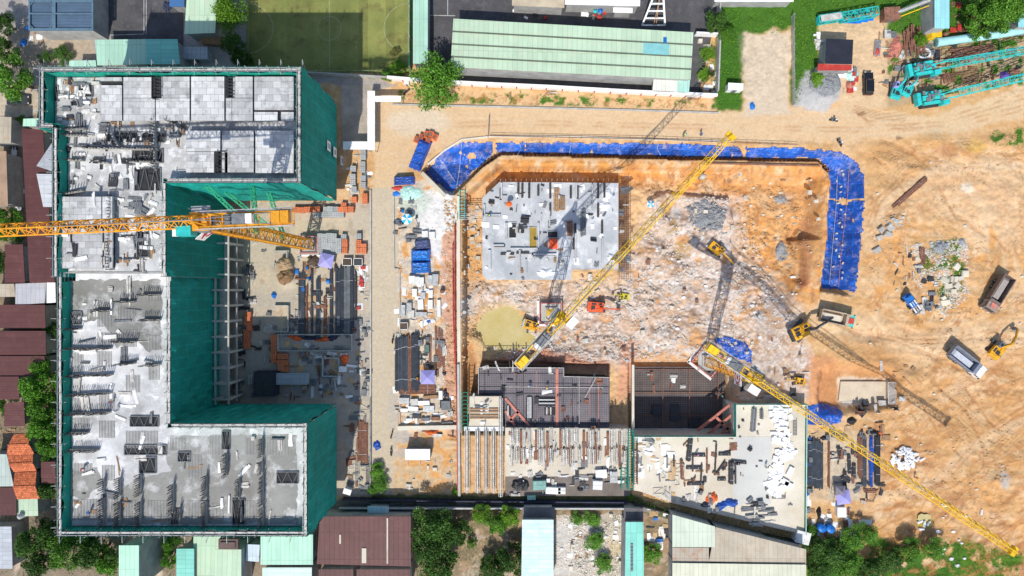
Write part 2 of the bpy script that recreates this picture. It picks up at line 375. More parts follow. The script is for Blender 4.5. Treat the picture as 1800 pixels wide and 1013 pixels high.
def colour(x, y, z):
    """x, y: photograph pixels; z: the height there. Soil colours only - light comes from the sun."""
    sh = x.shape+(3,)
    n1 = fbm(x/45, y/45, 101); n2 = fbm(x/11, y/11, 102); n3 = fbm(x/3.2, y/3.2, 103)
    wx = x+(fbm(x/16, y/16, 104)-.5)*16; wy = y+(fbm(x/16, y/16, 105)-.5)*16
    c = np.empty(sh); c[:] = PAL['soil']
    def mix(k, col):
        nonlocal c
        k = np.clip(k, 0, 1)[..., None]; c = c*(1-k)+np.array(PAL[col] if isinstance(col, str) else col)*k
    def reg(poly, col, soft=3, amt=1, warp=True):
        d = sdist(wx if warp else x, wy if warp else y, poly); mix(sst(-soft, soft, d)*amt, col)
    mix(sst(.40, .66, n1)*.8, 'soil2'); mix(sst(.50, .75, n2)*.35, 'pale')
    # streaks swept round the eastern turning area
    wq = (fbm(x/110, y/110, 160)-.5)*150; wr_ = (fbm(x/90, y/90, 161)-.5)*120; th = np.arctan2(y-480+wq, x-1600+wr_); rr = np.hypot((x-1600+wr_)*.8, y-480+wq)
    st = fbm(rr/5, th*2.2, 111, 4); east = sst(1490, 1540, x)*sst(240, 270, y)
    mix(sst(.52, .68, st)*.35*east, 'rust'); mix(sst(.5, .7, fbm(rr/7+9, th*2.5, 115, 4))*.5*east, 'pale')
    st2 = fbm((x+y*.6)/5, (y-x*.5)/60, 116, 4); mix(sst(.52, .66, st2)*.4*sst(620, 680, y)*sst(1500, 1560, x), 'rust')
    mix(sst(.5,.72,fbm(x/45,y/45,118,3))*.45*east, 'orange')
    # the haul roads
    reg([(655,160),(1000,180),(1260,196),(1500,190),(1640,205),(1800,150),(1800,205),(1700,232),(1500,248),(1300,250),(860,243),(760,262),(715,300),(700,330),(655,330)], 'road', 4, 1)
    k = sst(-4, 4, sdist(x, y, [(655,190),(1800,190),(1800,250),(860,243),(760,262),(655,330)])); mix(k*sst(.45, .65, fbm(x/60, y/4, 120))*.4, 'soil2')
    reg([(1430,530),(1560,560),(1640,590),(1800,560),(1800,600),(1700,640),(1560,615),(1420,580)], 'pale', 10, .5)
    reg([(690,160),(760,150),(1000,165),(1255,178),(1262,196),(1000,184),(700,182)], 'soil2', 2, .9)
    k = sst(-3, 3, sdist(x, y, [(700,158),(1255,178),(1262,192),(700,180)])); mix(k*sst(.52, .62, n2), 'green'); mix(k*sst(.55, .66, fbm(x/8, y/8, 121))*.6, 'rust')
    # concrete haul road and courtyard
    reg([(652,330),(692,330),(700,300),(700,870),(652,870)], 'conc', 1.5, 1, False)
    reg([(400,355),(652,355),(652,872),(400,872)], (.50,.43,.33), 1.5, 1, False)
    k = sst(-2, 2, sdist(x, y, [(400,355),(652,355),(652,872),(400,872)])); mix(k*sst(.5, .7, n1)*.35, 'grey'); mix(k*sst(.5, .7, fbm(x/25, y/40, 137))*.35, 'pale'); mix(k*sst(.6, .75, n2)*.3, 'brown')
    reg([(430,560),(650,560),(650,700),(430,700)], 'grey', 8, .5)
    # materials strip
    reg([(700,320),(795,320),(803,760),(700,760)], (.55,.46,.36), 3, 1)
    k = sst(-2, 2, sdist(x, y, [(700,320),(803,320),(803,760),(700,760)]))
    mix(k*sst(.5, .62, fbm(x/14, y/14, 130)), 'orange'); mix(k*sst(.55, .68, n2)*.7, 'pale')
    reg([(725,345),(800,330),(805,450),(780,470),(735,420)], (.70,.69,.67), 5, .95)
    reg([(692,335),(740,330),(760,350),(730,390),(700,360)], (.48,.56,.47), 5, .7)
    reg([(775,420),(803,400),(803,760),(785,760)], (.58,.33,.22), 4, .95)
    reg([(700,765),(805,765),(805,868),(690,868)], (.58,.42,.26), 3, 1)
    k = sst(-2, 2, sdist(x, y, [(700,765),(812,765),(812,868),(690,868)])); mix(k*sst(.5, .65, n2)*.8, 'orange')
    # the pit
    pit = sst(-3, 3, sdist(x, y, [(806,870),(806,340),(876,280),(1445,286),(1462,300),(1462,420),(1440,530),(1400,560),(1430,620),(1420,720),(1290,720),(1290,770),(806,770)]))
    mix(pit*.9, 'soil2')
    orangez = sst(1150, 1210, x-(y-300)*.2)*(1-sst(470, 560, y)); orangez = np.maximum(orangez, sst(1300, 1330, wx)*(1-sst(510, 560, y)))
    orangez = np.maximum(orangez, 1-sst(318, 336, wy))
    on = fbm((x+y*.4)/18, (y-x*.2)/9, 131)
    mix(pit*orangez*(.55+.45*sst(.40, .58, on)), (.64,.29,.085)); mix(pit*orangez*sst(.54, .68, fbm(x/12, y/12, 133))*.7, 'pale'); mix(pit*sst(.56, .68, fbm(x/7, y/10, 134))*.8*orangez, 'rust')
    rockz = sst(-20, 20, sdist(wx, wy, [(806,500),(1090,500),(1130,400),(1150,350),(1240,345),(1300,350),(1302,440),(1400,540),(1400,600),(1450,620),(1420,700),(1300,700),(1290,640),(1000,640),(930,640),(880,560),(806,560)]))
    rock = sst(.36, .56, fbm((x+y*.5)/20, (y-x*.3)/11, 132))
    rock = np.maximum(rock, .6); mix(pit*rockz*.97*rock, (.68,.62,.56)); mix(pit*rockz*sst(.45, .6, ridge((x+y*.6)/16, (y-x*.2)/7, 139))*.4, 'rockp')
    mix(pit*rockz*sst(.5, .7, fbm((x+y*.5)/9, (y-x*.3)/4.5, 135))*.6, (.72,.70,.68)); mix(pit*rockz*sst(.62, .75, ridge(x/5+n1*4, y/4+n2*3, 136))*.35, 'brown'); mix(pit*rockz*sst(.56, .68, n2)*.7, 'brown')
    mix(sst(1.5, .9, np.hypot((wx-882)/44, (wy-580)/40))*.7, (.52,.40,.20))
    mix(pit*rockz*sst(.56, .70, fbm(x/34, y/26, 141))*.6, (.58,.38,.24)); mix(pit*rockz*sst(.60, .72, fbm(x/26+5, y/20, 142))*.6, 'orange')
    reg([(808,345),(835,335),(840,430),(850,495),(812,500)], 'orange', 5, .6)
    reg([(806,610),(835,600),(842,700),(806,740)], 'rust', 6, .8); reg([(930,610),(985,620),(1075,640),(1075,650),(850,640)], (.48,.21,.13), 7, .85)
    reg([(1090,600),(1125,600),(1120,640),(1115,700),(1085,700)], (.60,.30,.19), 7, .8); reg([(1130,620),(1230,625),(1230,645),(1113,645)], 'orange', 4, .6)
    for px_, py_, r_, cc in ((1240,375,26,'ash'),(1375,445,13,'ash'),(1200,440,17,(.42,.26,.09)),(1180,402,13,(.45,.29,.10)),(1175,372,10,'brown'),(820,540,16,'ash'),(822,380,16,'ash'),(1375,350,14,'ash'),(940,415,12,'ash'),(1190,375,10,'ash')):
        mix(sst(r_*1.2, r_*.6, np.hypot(wx-px_, wy-py_))*.85*(0.35+.65*sst(.42,.55,n3)), cc)
    reg([(1405,390),(1425,385),(1428,500),(1405,510)], (.45,.17,.09), 3, .8)
    reg([(1300,310),(1330,300),(1440,320),(1450,400),(1440,500),(1380,470)], 'soil', 8, .4)
    # south-east of the podium
    reg([(1420,620),(1470,630),(1470,712),(1420,712)], (.62,.28,.13), 8, .8); reg([(1440,636),(1560,636),(1592,662),(1592,672),(1480,660),(1474,714),(1440,714)], (.50,.24,.10), 6, .7)
    reg([(1474,662),(1570,668),(1570,712),(1474,714)], (.66,.54,.40), 2, .95)
    reg([(1420,760),(1550,760),(1550,880),(1420,880)], (.54,.40,.26), 3, .8); reg([(1455,770),(1510,770),(1510,880),(1455,880)], 'conc', 2, .9, False)
    # west and north plots
    reg([(-400,-400),(435,-400),(435,118),(560,118),(700,150),(650,160),(600,200),(600,150),(-400,150)], 'grey', 3, .9)
    reg([(-400,60),(165,60),(165,100),(60,120),(-400,205)], (.42,.34,.25), 4, .9); reg([(-400,150),(70,150),(70,215),(-400,210)], (.48,.40,.30), 3, 1)
    reg([(-400,205),(235,205),(235,900),(-400,905)], (.20,.16,.12), 3, .9); k = sst(-2, 2, sdist(x, y, [(-400,205),(235,205),(235,1013),(-400,1400)])); mix(k*sst(.5, .65, n2)*.8, 'dry')
    reg([(-400,890),(735,875),(735,1400),(-400,1400)], (.24,.20,.15), 3, .9)
    reg([(20,930),(50,940),(40,980),(25,1010)], (.62,.48,.38), 4, .8); reg([(268,940),(283,940),(285,1400),(265,1400)], (.50,.42,.30), 2, .95)
    reg([(730,890),(1100,890),(1185,910),(1185,1400),(730,1400)], 'dry', 3, 1); k = sst(-2, 2, sdist(x, y, [(730,890),(1100,890),(1185,910),(1185,1400),(730,1400)]))
    mix(k*sst(.48, .62, n2)*.6, (.42,.27,.17)); mix(k*sst(.6, .7, fbm(x/8, y/8, 140))*.6, (.5,.42,.32))
    reg([(975,905),(1098,905),(1098,1400),(975,1400)], (.50,.44,.36), 2, .9); reg([(975,915),(1010,915),(1015,1010),(975,1010)], (.56,.54,.50), 5, .9)
    reg([(1065,940),(1095,945),(1095,990),(1065,990)], (.62,.50,.33), 4, .8)
    reg([(650,870),(1110,868),(1180,900),(1420,955),(1420,965),(1180,915),(1100,890),(650,890)], (.10,.12,.05), 2, .9)
    # north-east
    reg([(1257,-400),(1800,-400),(1800,60),(1700,70),(1560,60),(1550,20),(1440,40),(1440,180),(1392,185),(1390,50),(1310,60),(1300,110),(1305,190),(1257,195)], 'green', 4, 1)
    reg([(1298,60),(1388,55),(1388,200),(1310,205)], (.60,.49,.36), 4, .95); reg([(1440,45),(1560,35),(1560,190),(1480,190),(1450,120)], 'road', 4, .9)
    reg([(1415,125),(1480,118),(1475,170),(1450,195),(1395,190)], (.46,.45,.44), 4, .95)
    reg([(1560,60),(1800,70),(1800,130),(1560,190)], (.40,.30,.20), 4, .7); k = sst(-3, 3, sdist(x, y, [(1560,50),(1800,50),(1800,150),(1640,170),(1560,130)])); mix(k*sst(.52, .6, n2), 'green')
    reg([(1258,-60),(1310,-60),(1302,195),(1255,195)], (.05,.14,.018), 4, .9)
    # grass on the rubble island and along the south-east edge
    k = sst(-2, 6, sdist(wx, wy, [(1612,470),(1640,425),(1680,418),(1700,455),(1695,520),(1672,548),(1650,550),(1648,500)])); mix(k*.6, (.50,.38,.25)); mix(k*sst(.46, .52, fbm(x/12, y/12, 150)), 'green')
    k = sst(-2, 6, sdist(wx, wy, [(1738,240),(1800,222),(1800,258),(1750,258)])); mix(k*sst(.42, .5, n2), 'green')
    k = sst(-4, 8, sdist(wx, wy, [(1415,950),(1520,930),(1570,955),(1660,945),(1690,950),(1720,1000),(1800,1080),(1800,1500),(1415,1500)])); mix(k*sst(.36, .46, fbm(x/22, y/22, 151)), 'green')
    k = sst(-4, 8, sdist(wx, wy, [(1685,940),(1740,960),(1800,975),(1800,1500),(1690,1500)])); mix(k*sst(.36, .42, fbm(x/20, y/20, 152)), (.08,.17,.02))
    st3 = ridge(rr/6+n1*3, th*9+rr/40, 117, 3); mix(sst(.68, .82, st3)*.75*east*sst(.45, .6, fbm(x/35, y/35, 119)), 'rust')
    st4 = ridge((x*.5+y)/14+n1*2, (x-y*.5)/70, 122, 3); mix(sst(.70, .84, st4)*.75*east*sst(600, 680, y), 'rust')
    for pts, n_, dx_, dy_ in SCR:
        for i in range(n_):
            q = ldist(x-dx_*i+(fbm(x/15, y/15, 70+i)-.5)*5, y-dy_*i, pts); mix(np.exp(-(q/1.2)**2)*.5, (.36,.20,.09))
    reg([(1560,640),(1640,660),(1700,700),(1800,690),(1800,860),(1700,880),(1640,800),(1580,740)], (.57,.34,.15), 22, .3); reg([(1480,590),(1560,600),(1590,650),(1540,660),(1470,640)], (.50,.27,.11), 12, .55); reg([(1525,255),(1600,262),(1640,300),(1600,330),(1540,360)], (.52,.31,.14), 14, .45); reg([(1660,270),(1800,300),(1800,430),(1720,440),(1680,380),(1620,330)], (.70,.49,.30), 20, .5)
    mix(sst(16, 5, ldist(x, y, [(1660,700),(1720,650),(1790,600)]))*.4, 'pale'); mix(sst(14, 4, ldist(wx, wy, [(1560,880),(1640,850),(1700,790),(1800,740)]))*.45, 'pale'); mix(sst(14, 4, ldist(wx, wy, [(1530,440),(1560,350),(1640,300),(1790,290)]))*.5, 'pale'); mix(sst(18, 5, ldist(wx, wy, [(1720,450),(1740,380),(1700,330)]))*.4, 'pale')
    # wheel tracks, stones and scuffs
    for pts, wd, dp in TRACKS:
        for off in (-4.2, 4.2):
            q = ldist(x+fbm(x/40, y/40, 61)*6+off*.6, y+off*.8, pts); mix(np.exp(-(q/(wd*1.2))**2)*.55*(.3+n2)*sst(.4, .6, fbm(x/25, y/25, 171+int(pts[0][0]))), 'rust')
    for px_, py_, rx_, ry_, cc, a in ((1515,200,9,5,'brown',.8),(1580,243,8,5,'brown',.8),(1575,430,10,14,'orange',.7),(1645,410,3,3,'brown',.6),(1722,455,10,8,'orange',.8),(1745,420,6,26,'orange',.7),(1625,915,16,12,(.50,.38,.06),.9),
                                 (1680,530,20,22,'orange',.8),(708,765,14,14,'ash',.8),(706,795,12,10,'ash',.7),(690,720,10,40,'ash',.4),(735,215,60,26,(.66,.58,.46),.6),(1765,845,9,16,'ash',.8),(1545,510,9,12,'orange',.7),
                                 (500,470,12,12,(.48,.34,.19),.9),(503,490,13,11,(.40,.25,.12),.9),(1668,266,15,18,'rust',.6),(1715,258,20,12,(.58,.36,.10),.7),(1330,700,60,45,'brown',.3),(545,475,14,14,'brown',.7),(1700,330,12,8,(.72,.64,.52),.7),(1240,325,14,10,(.64,.52,.36),.6)):
        mix(sst(1.15, .7, np.hypot((wx-px_)/rx_, (wy-py_)/ry_))*a, cc)
    calm = np.maximum(sst(0, 8, sdist(x, y, [(655,160),(1800,150),(1800,250),(860,243),(700,330),(700,870),(400,870),(400,355),(655,355)])), .6*east)[..., None]; amp = 1-.65*calm
    c = c*(1+(n3[..., None]-.5)*.42*amp)*(1+(n2[..., None]-.5)*.26*amp)
    return np.clip(c, .01, .85)
def ground():
    xs = np.concatenate([-np.geomspace(3200, 118, 24), np.arange(-116, 116.01, .27), np.geomspace(118, 3200, 24)])
    ys = np.concatenate([-np.geomspace(3200, 72, 26), np.arange(-70, 70.01, .27), np.geomspace(72, 3200, 26)])
    X, Y = np.meshgrid(xs, ys); x = X/PX+CX; y = CY-Y/PX
    Z = height(x, y)
    far = np.maximum(np.abs(X)/112, np.abs(Y)/66); Z = Z*(1-sst(1.3, 2.5, far))
    k = H/(H-Z); col = colour(X/PX*k+CX, CY-Y/PX*k, Z)
    ny, nx = X.shape; me = bpy.data.meshes.new('ground')
    me.vertices.add(nx*ny); me.vertices.foreach_set('co', np.stack([X, Y, Z], -1).astype(np.float32).ravel())
    i = (np.arange(ny-1)[:, None]*nx+np.arange(nx-1)[None, :]).ravel()
    q = np.stack([i, i+1, i+nx+1, i+nx], 1).ravel().astype(np.int32)
    me.loops.add(len(q)); me.loops.foreach_set('vertex_index', q)
    me.polygons.add(len(i)); me.polygons.foreach_set('loop_start', np.arange(0, len(q), 4, dtype=np.int32))
    me.update(calc_edges=True)
    a = me.color_attributes.new('soil', 'FLOAT_COLOR', 'POINT')
    a.data.foreach_set('color', np.concatenate([col, np.ones(col.shape[:2]+(1,))], -1).astype(np.float32).ravel())
    return me, xs, ys, Z
GME, GXS, GYS, GZ = ground()
def gz(X, Y):
    i = int(np.clip(np.searchsorted(GXS, X)-1, 0, len(GXS)-2)); j = int(np.clip(np.searchsorted(GYS, Y)-1, 0, len(GYS)-2))
    return float(GZ[j:j+2, i:i+2].mean())
def G(px, py, dz=0.0):           # the point of the terrain seen at that pixel
    z = 0
    for _ in range(4):
        p = W(px, py, z); z = gz(p.x, p.y)
    p = W(px, py, z); p.z = z+dz
    return p
gm = bpy.data.materials.new('earth'); gm.use_nodes = True
def _gm():
    N = gm.node_tree.nodes; L = gm.node_tree.links; b = N['Principled BSDF']; b.inputs['Roughness'].default_value = .95; b.inputs['Specular IOR Level'].default_value = .12
    at = N.new('ShaderNodeAttribute'); at.attribute_name = 'soil'
    g = N.new('ShaderNodeNewGeometry')
    n = N.new('ShaderNodeTexNoise'); n.inputs['Scale'].default_value = 1.6; n.inputs['Detail'].default_value = 12; n.inputs['Roughness'].default_value = .72
    L.new(g.outputs['Position'], n.inputs['Vector'])
    r = N.new('ShaderNodeMapRange'); r.inputs['From Min'].default_value = .3; r.inputs['From Max'].default_value = .7; r.inputs['To Min'].default_value = .86; r.inputs['To Max'].default_value = 1.12
    L.new(n.outputs['Fac'], r.inputs['Value'])
    v = N.new('ShaderNodeTexVoronoi'); v.inputs['Scale'].default_value = 1.1; L.new(g.outputs['Position'], v.inputs['Vector'])
    vm = N.new('ShaderNodeVectorMath'); vm.operation = 'SCALE'; L.new(at.outputs['Color'], vm.inputs[0]); L.new(r.outputs[0], vm.inputs['Scale'])
    L.new(vm.outputs[0], b.inputs['Base Color'])
    bp = N.new('ShaderNodeBump'); bp.inputs['Strength'].default_value = .45; bp.inputs['Distance'].default_value = .35; L.new(n.outputs['Fac'], bp.inputs['Height'])
    L.new(bp.outputs[0], b.inputs['Normal'])
_gm()
tag(smesh('ground', GME, gm), kind='structure')

def sheet(name, polys, z, m):     # a flat sheet laid just above the ground
    mb = MB()
    for p in polys:
        q = [W(a, b, z) for a, b in p]
        if sum(q[i].x*q[(i+1) % len(q)].y-q[(i+1) % len(q)].x*q[i].y for i in range(len(q))) < 0: q = q[::-1]
        mb.add(q, [tuple(range(len(q)))])
    return tag(mb.build(name, m), kind='structure')
asph = mat('asphalt', (.085,.083,.088), .9, .25, .25, speck=(.16,.15,.15), speck_amt=.6)
sheet('asphalt_yard', [[(752,-60),(1258,-60),(1258,30),(1228,172),(752,148)]], .03, asph)
sheet('asphalt_road', [[(178,-60),(322,-60),(322,125),(200,125),(195,60),(178,60)]], .03, asph)
sheet('concrete_yard', [[(600,150),(655,150),(655,262),(600,262)]], .03, mat('yard_concrete', (.36,.31,.25), .9, .25, .3, speck=(.24,.22,.2), speck_amt=.5))
sheet('back_lane', [[(600,884),(1110,884),(1185,903),(1420,953),(1420,960),(1180,912),(1108,893),(600,893)]], .03, mat('lane_concrete', (.22,.21,.20), .9, .3, .5))
turf = mat('turf', (.16,.19,.05), .95, .22, .12, col2=(.25,.25,.075), bump=.4, fine=8, speck=(.10,.075,.03), speck_amt=.6)
def pitch():
    brickify(turf, ('X', 'Y'), 1.9, 400, .0, 1, tint=.16, bumpstr=0)
    sheet('football_pitch', [[(433,-60),(722,-60),(722,128),(433,128)]], .035, turf)
    mb = MB()
    def seg(a, b, w=.16):
        a = W(*a, .04); b = W(*b, .04); d = (b-a).normalized(); n = Vector((-d.y, d.x, 0))*w/2
        mb.add([a-n, b-n, b+n, a+n], [(0, 1, 2, 3)])
    def arc(cx, cy, rx, ry, t0, t1, n=24):
        p = [(cx+rx*math.cos(R(t0+(t1-t0)*i/n)), cy+ry*math.sin(R(t0+(t1-t0)*i/n))) for i in range(n+1)]
        for i in range(n): seg(p[i], p[i+1])
    seg((579,-60), (579,126)); arc(579, 50, 21, 21, 0, 360); arc(722, 50, 47, 44, 92, 268); arc(433, 50, 47, 44, -88, 88)
    seg((436,-60), (436,124)); seg((436,124), (718,124)); seg((718,124), (718,-60))
    tag(mb.build('pitch_markings', mat('field_line', (.31,.33,.17), .9, .3, 1)), kind='structure')
pitch()
pud = mat('muddy_water', (.58,.46,.15), .3, .22, .12, col2=(.55,.47,.26), spec=.35, bump=0)
def puddle(px, py, rx, ry, z, seed):
    p = []
    for i in range(28):
        t = 2*math.pi*i/28; k = 1+.10*math.sin(t*3+seed)+.07*math.sin(t*5+seed*2)+.05*math.sin(t*9)
        p.append((px+rx*k*math.cos(t), py+ry*k*math.sin(t)))
    sheet('muddy_pond', [p], z, pud)
puddle(882, 580, 62, 54, -5.6, 1); puddle(1625, 912, 12, 9, -.25, 3)
# yard markings on the asphalt
mk = MB()
for a, b in (((762,0),(762,27)),((787,0),(787,27)),((752,27),(800,28)),((253,0),(253,60)),((257,0),(257,60)),((195,62),(252,60))):
    a = W(*a, .036); b = W(*b, .036); d = (b-a).normalized(); n = Vector((-d.y, d.x, 0))*.07; mk.add([a-n, b-n, b+n, a+n], [(0,1,2,3)])
tag(mk.build('yard_markings', mat('worn_line', (.4,.4,.38), .9, .3, 1)), kind='structure')

# ------------------------------------------------------------------ the blue tarpaulins over the pit's banks
def tarp(name, poly, label, step=.28, m=None, lift=.10, group=None):
    """a crumpled sheet following the bank, with real thickness"""
    q = [G(a, b) for a, b in poly]; x0 = min(p.x for p in q); x1 = max(p.x for p in q); y0 = min(p.y for p in q); y1 = max(p.y for p in q)
    X, Y = np.meshgrid(np.arange(x0-1, x1+1, step), np.arange(y0-1, y1+1, step)); pl = [(p.x, p.y) for p in q]
    d = sdist(X+(fbm(X/1.2, Y/1.2, 7)-.5)*.9, Y+(fbm(X/1.2, Y/1.2, 8)-.5)*.9, pl)
    gx = np.clip(np.searchsorted(GXS, X)-1, 0, len(GXS)-2); gy = np.clip(np.searchsorted(GYS, Y)-1, 0, len(GYS)-2)
    fx = (X-GXS[gx])/(GXS[gx+1]-GXS[gx]); fy = (Y-GYS[gy])/(GYS[gy+1]-GYS[gy])
    Z = GZ[gy, gx]*(1-fx)*(1-fy)+GZ[gy, gx+1]*fx*(1-fy)+GZ[gy+1, gx]*(1-fx)*fy+GZ[gy+1, gx+1]*fx*fy
    wr = ridge(X/2.6+fbm(X/5, Y/5, 2)*2+Y/9, Y/3.4-X/11, 5, 4); wr2 = ridge(X/.9, Y/1.1+fbm(X/3, Y/3, 3)*2, 15, 2)
    Z = Z+lift+.30*(wr-.55)+.14*(wr2-.5)
    keep = d > 0; idx = -np.ones(X.shape, int)
    cell = keep[:-1, :-1] & keep[1:, :-1] & keep[:-1, 1:] & keep[1:, 1:]
    hole = fbm(X/3.1, Y/3.1, 99)[:-1, :-1] > .80; cell &= ~hole
    used = np.zeros(X.shape, bool); used[:-1, :-1] |= cell; used[1:, :-1] |= cell; used[:-1, 1:] |= cell; used[1:, 1:] |= cell
    idx[used] = np.arange(used.sum()); V = np.stack([X, Y, Z], -1)[used]
    j, i = np.nonzero(cell); F = np.stack([idx[j, i], idx[j, i+1], idx[j+1, i+1], idx[j+1, i]], 1)
    me = bpy.data.meshes.new(name); me.from_pydata(V.tolist(), [], F.tolist())
    o = smesh(name, me, m or C['bluetarp']); s = o.modifiers.new('thick', 'SOLIDIFY'); s.thickness = .03
    return tag(o, label, 'tarpaulin', group)
tm = mat('bank_tarpaulin', (.006,.045,.30), .42, .35, .25, col2=(.010,.12,.55), spec=.5, bump=.6, fine=1.6, speck=(.50,.40,.36), speck_amt=.38)
brickify(tm, ('X','Y'), 4.6, 5.2, .05, 1.7, tint=.22, offset=.4, rot=R(3), bumpstr=.2)
tarp('blue_tarpaulin', [(744,302),(775,266),(812,250),(868,248),(866,274),(838,298),(798,340),(790,340)], 'crumpled blue tarpaulin over the north-west corner bank, muddy patches', m=tm)
tarp('blue_tarpaulin', [(870,250),(1000,250),(1180,252),(1300,257),(1306,279),(1180,277),(874,270)], 'long blue tarpaulin strip along the north bank, beside the haul road', m=tm)
tarp('blue_tarpaulin', [(1308,257),(1440,262),(1478,267),(1508,286),(1521,315),(1518,350),(1458,352),(1455,300),(1438,281),(1308,279)], 'blue tarpaulin wrapped round the rounded north-east corner of the pit', m=tm)
tarp('blue_tarpaulin', [(1458,352),(1519,352),(1516,420),(1510,470),(1503,518),(1490,512),(1442,508),(1449,440)], 'broad blue tarpaulin running down the east bank, torn lower end', m=tm)
tarp('blue_tarpaulin', [(1250,598),(1275,590),(1310,602),(1324,618),(1322,640),(1300,634),(1278,622)], 'blue sheet crumpled on white rock beside the yellow crane with round emblem', m=tm)
tarp('blue_tarpaulin', [(1418,712),(1440,706),(1470,712),(1484,725),(1478,745),(1450,750),(1418,746)], 'dark blue tarpaulin in the hollow below the crane jib, right of podium', m=tm)
# ------------------------------------------------------------------ the netted block on the left: one building, many parts
ZN, ZS, RN, RS = 27.5, 24.0, 24.7, 21.4      # net tops and roof decks, north and south parts
def gp(px, py): return ((px-CX)*PX, (CY-py)*PX)          # ground-plan position from ground pixels
bld = thing('apartment_block', 'U-shaped unfinished concrete block wrapped in dark green scaffold netting', 'building', (*gp(320, 530), 0))
def loc0(o): o.location = (-gp(320, 530)[0], -gp(320, 530)[1], 0); return o
def bpart(name, mb, m, smooth=False): return loc0(mb.build(name, m, bld, smooth))
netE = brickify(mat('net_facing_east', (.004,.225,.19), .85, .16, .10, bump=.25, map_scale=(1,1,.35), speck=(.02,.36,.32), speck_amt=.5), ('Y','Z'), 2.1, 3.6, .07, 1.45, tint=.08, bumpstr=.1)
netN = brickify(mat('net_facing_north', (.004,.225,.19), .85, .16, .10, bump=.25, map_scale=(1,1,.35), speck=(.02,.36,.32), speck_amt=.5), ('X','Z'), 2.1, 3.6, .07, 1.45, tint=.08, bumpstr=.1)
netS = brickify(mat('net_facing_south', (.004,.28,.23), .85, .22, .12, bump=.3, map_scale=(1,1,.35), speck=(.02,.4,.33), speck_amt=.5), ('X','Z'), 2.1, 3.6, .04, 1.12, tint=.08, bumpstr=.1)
roofm = mat('rough_slab', (.34,.34,.33), .9, .2, .22, col2=(.56,.56,.55), speck=(.80,.80,.80), speck_amt=.95, bump=.4)
roofg = mat('dusty_slab', (.40,.40,.39), .9, .12, .16, col2=(.74,.74,.74), speck=(.84,.84,.84), speck_amt=.9, bump=.3); freshm = mat('fresh_slab', (.23,.225,.205), .9, .12, .10, col2=(.33,.33,.31), speck=(.66,.66,.66), speck_amt=.75, bump=.3)
panelm = brickify(mat('formwork_panels', (.50,.50,.49), .85, .12, .3, bump=.2, speck=(.27,.27,.28), speck_amt=.85), ('X','Y'), 1.35, 1.15, .03, .55, tint=.2, offset=.5)
voidm = mat('void_shade', (.035,.036,.038), .9, .3, 1)  # near-black on solid faces puts the shade of voids into the colour
N_OUT = [(227,192),(600,192),(600,357),(408,357),(408,490),(246,490),(246,279),(227,279)]
S_OUT = [(233,490),(400,490),(400,705),(600,705),(600,870),(233,870)]
def inset(poly, d):
    n = len(poly); out = []
    P = [Vector(gp(*p)) for p in poly]
    if sum(P[i].x*P[(i+1) % n].y-P[(i+1) % n].x*P[i].y for i in range(n)) < 0: P = P[::-1]
    for i in range(n):
        a, b, c = P[i-1], P[i], P[(i+1) % n]; e1 = (b-a).normalized(); e2 = (c-b).normalized()
        n1 = Vector((-e1.y, e1.x)); n2 = Vector((-e2.y, e2.x)); out.append(b+(n1+n2)*d/(1+n1.dot(n2)))
    return [(p.x, p.y) for p in out]
IN = 1.0
m = MB()
m.prism(inset(N_OUT, IN), 4.2, RN-.3); bpart('wall', m, mat('raw_wall', (.33,.33,.32), .9, .25, .5))
m = MB(); m.prism(inset(S_OUT, IN), 4.2, RS-.3); bpart('wall', m, MATS['raw_wall'])
m = MB(); m.prism(inset(N_OUT, IN-.05), RN-.3, RN); bpart('roof', m, roofm)
m = MB(); m.prism(inset(S_OUT, IN-.05), RS-.3, RS); bpart('roof', m, roofg)
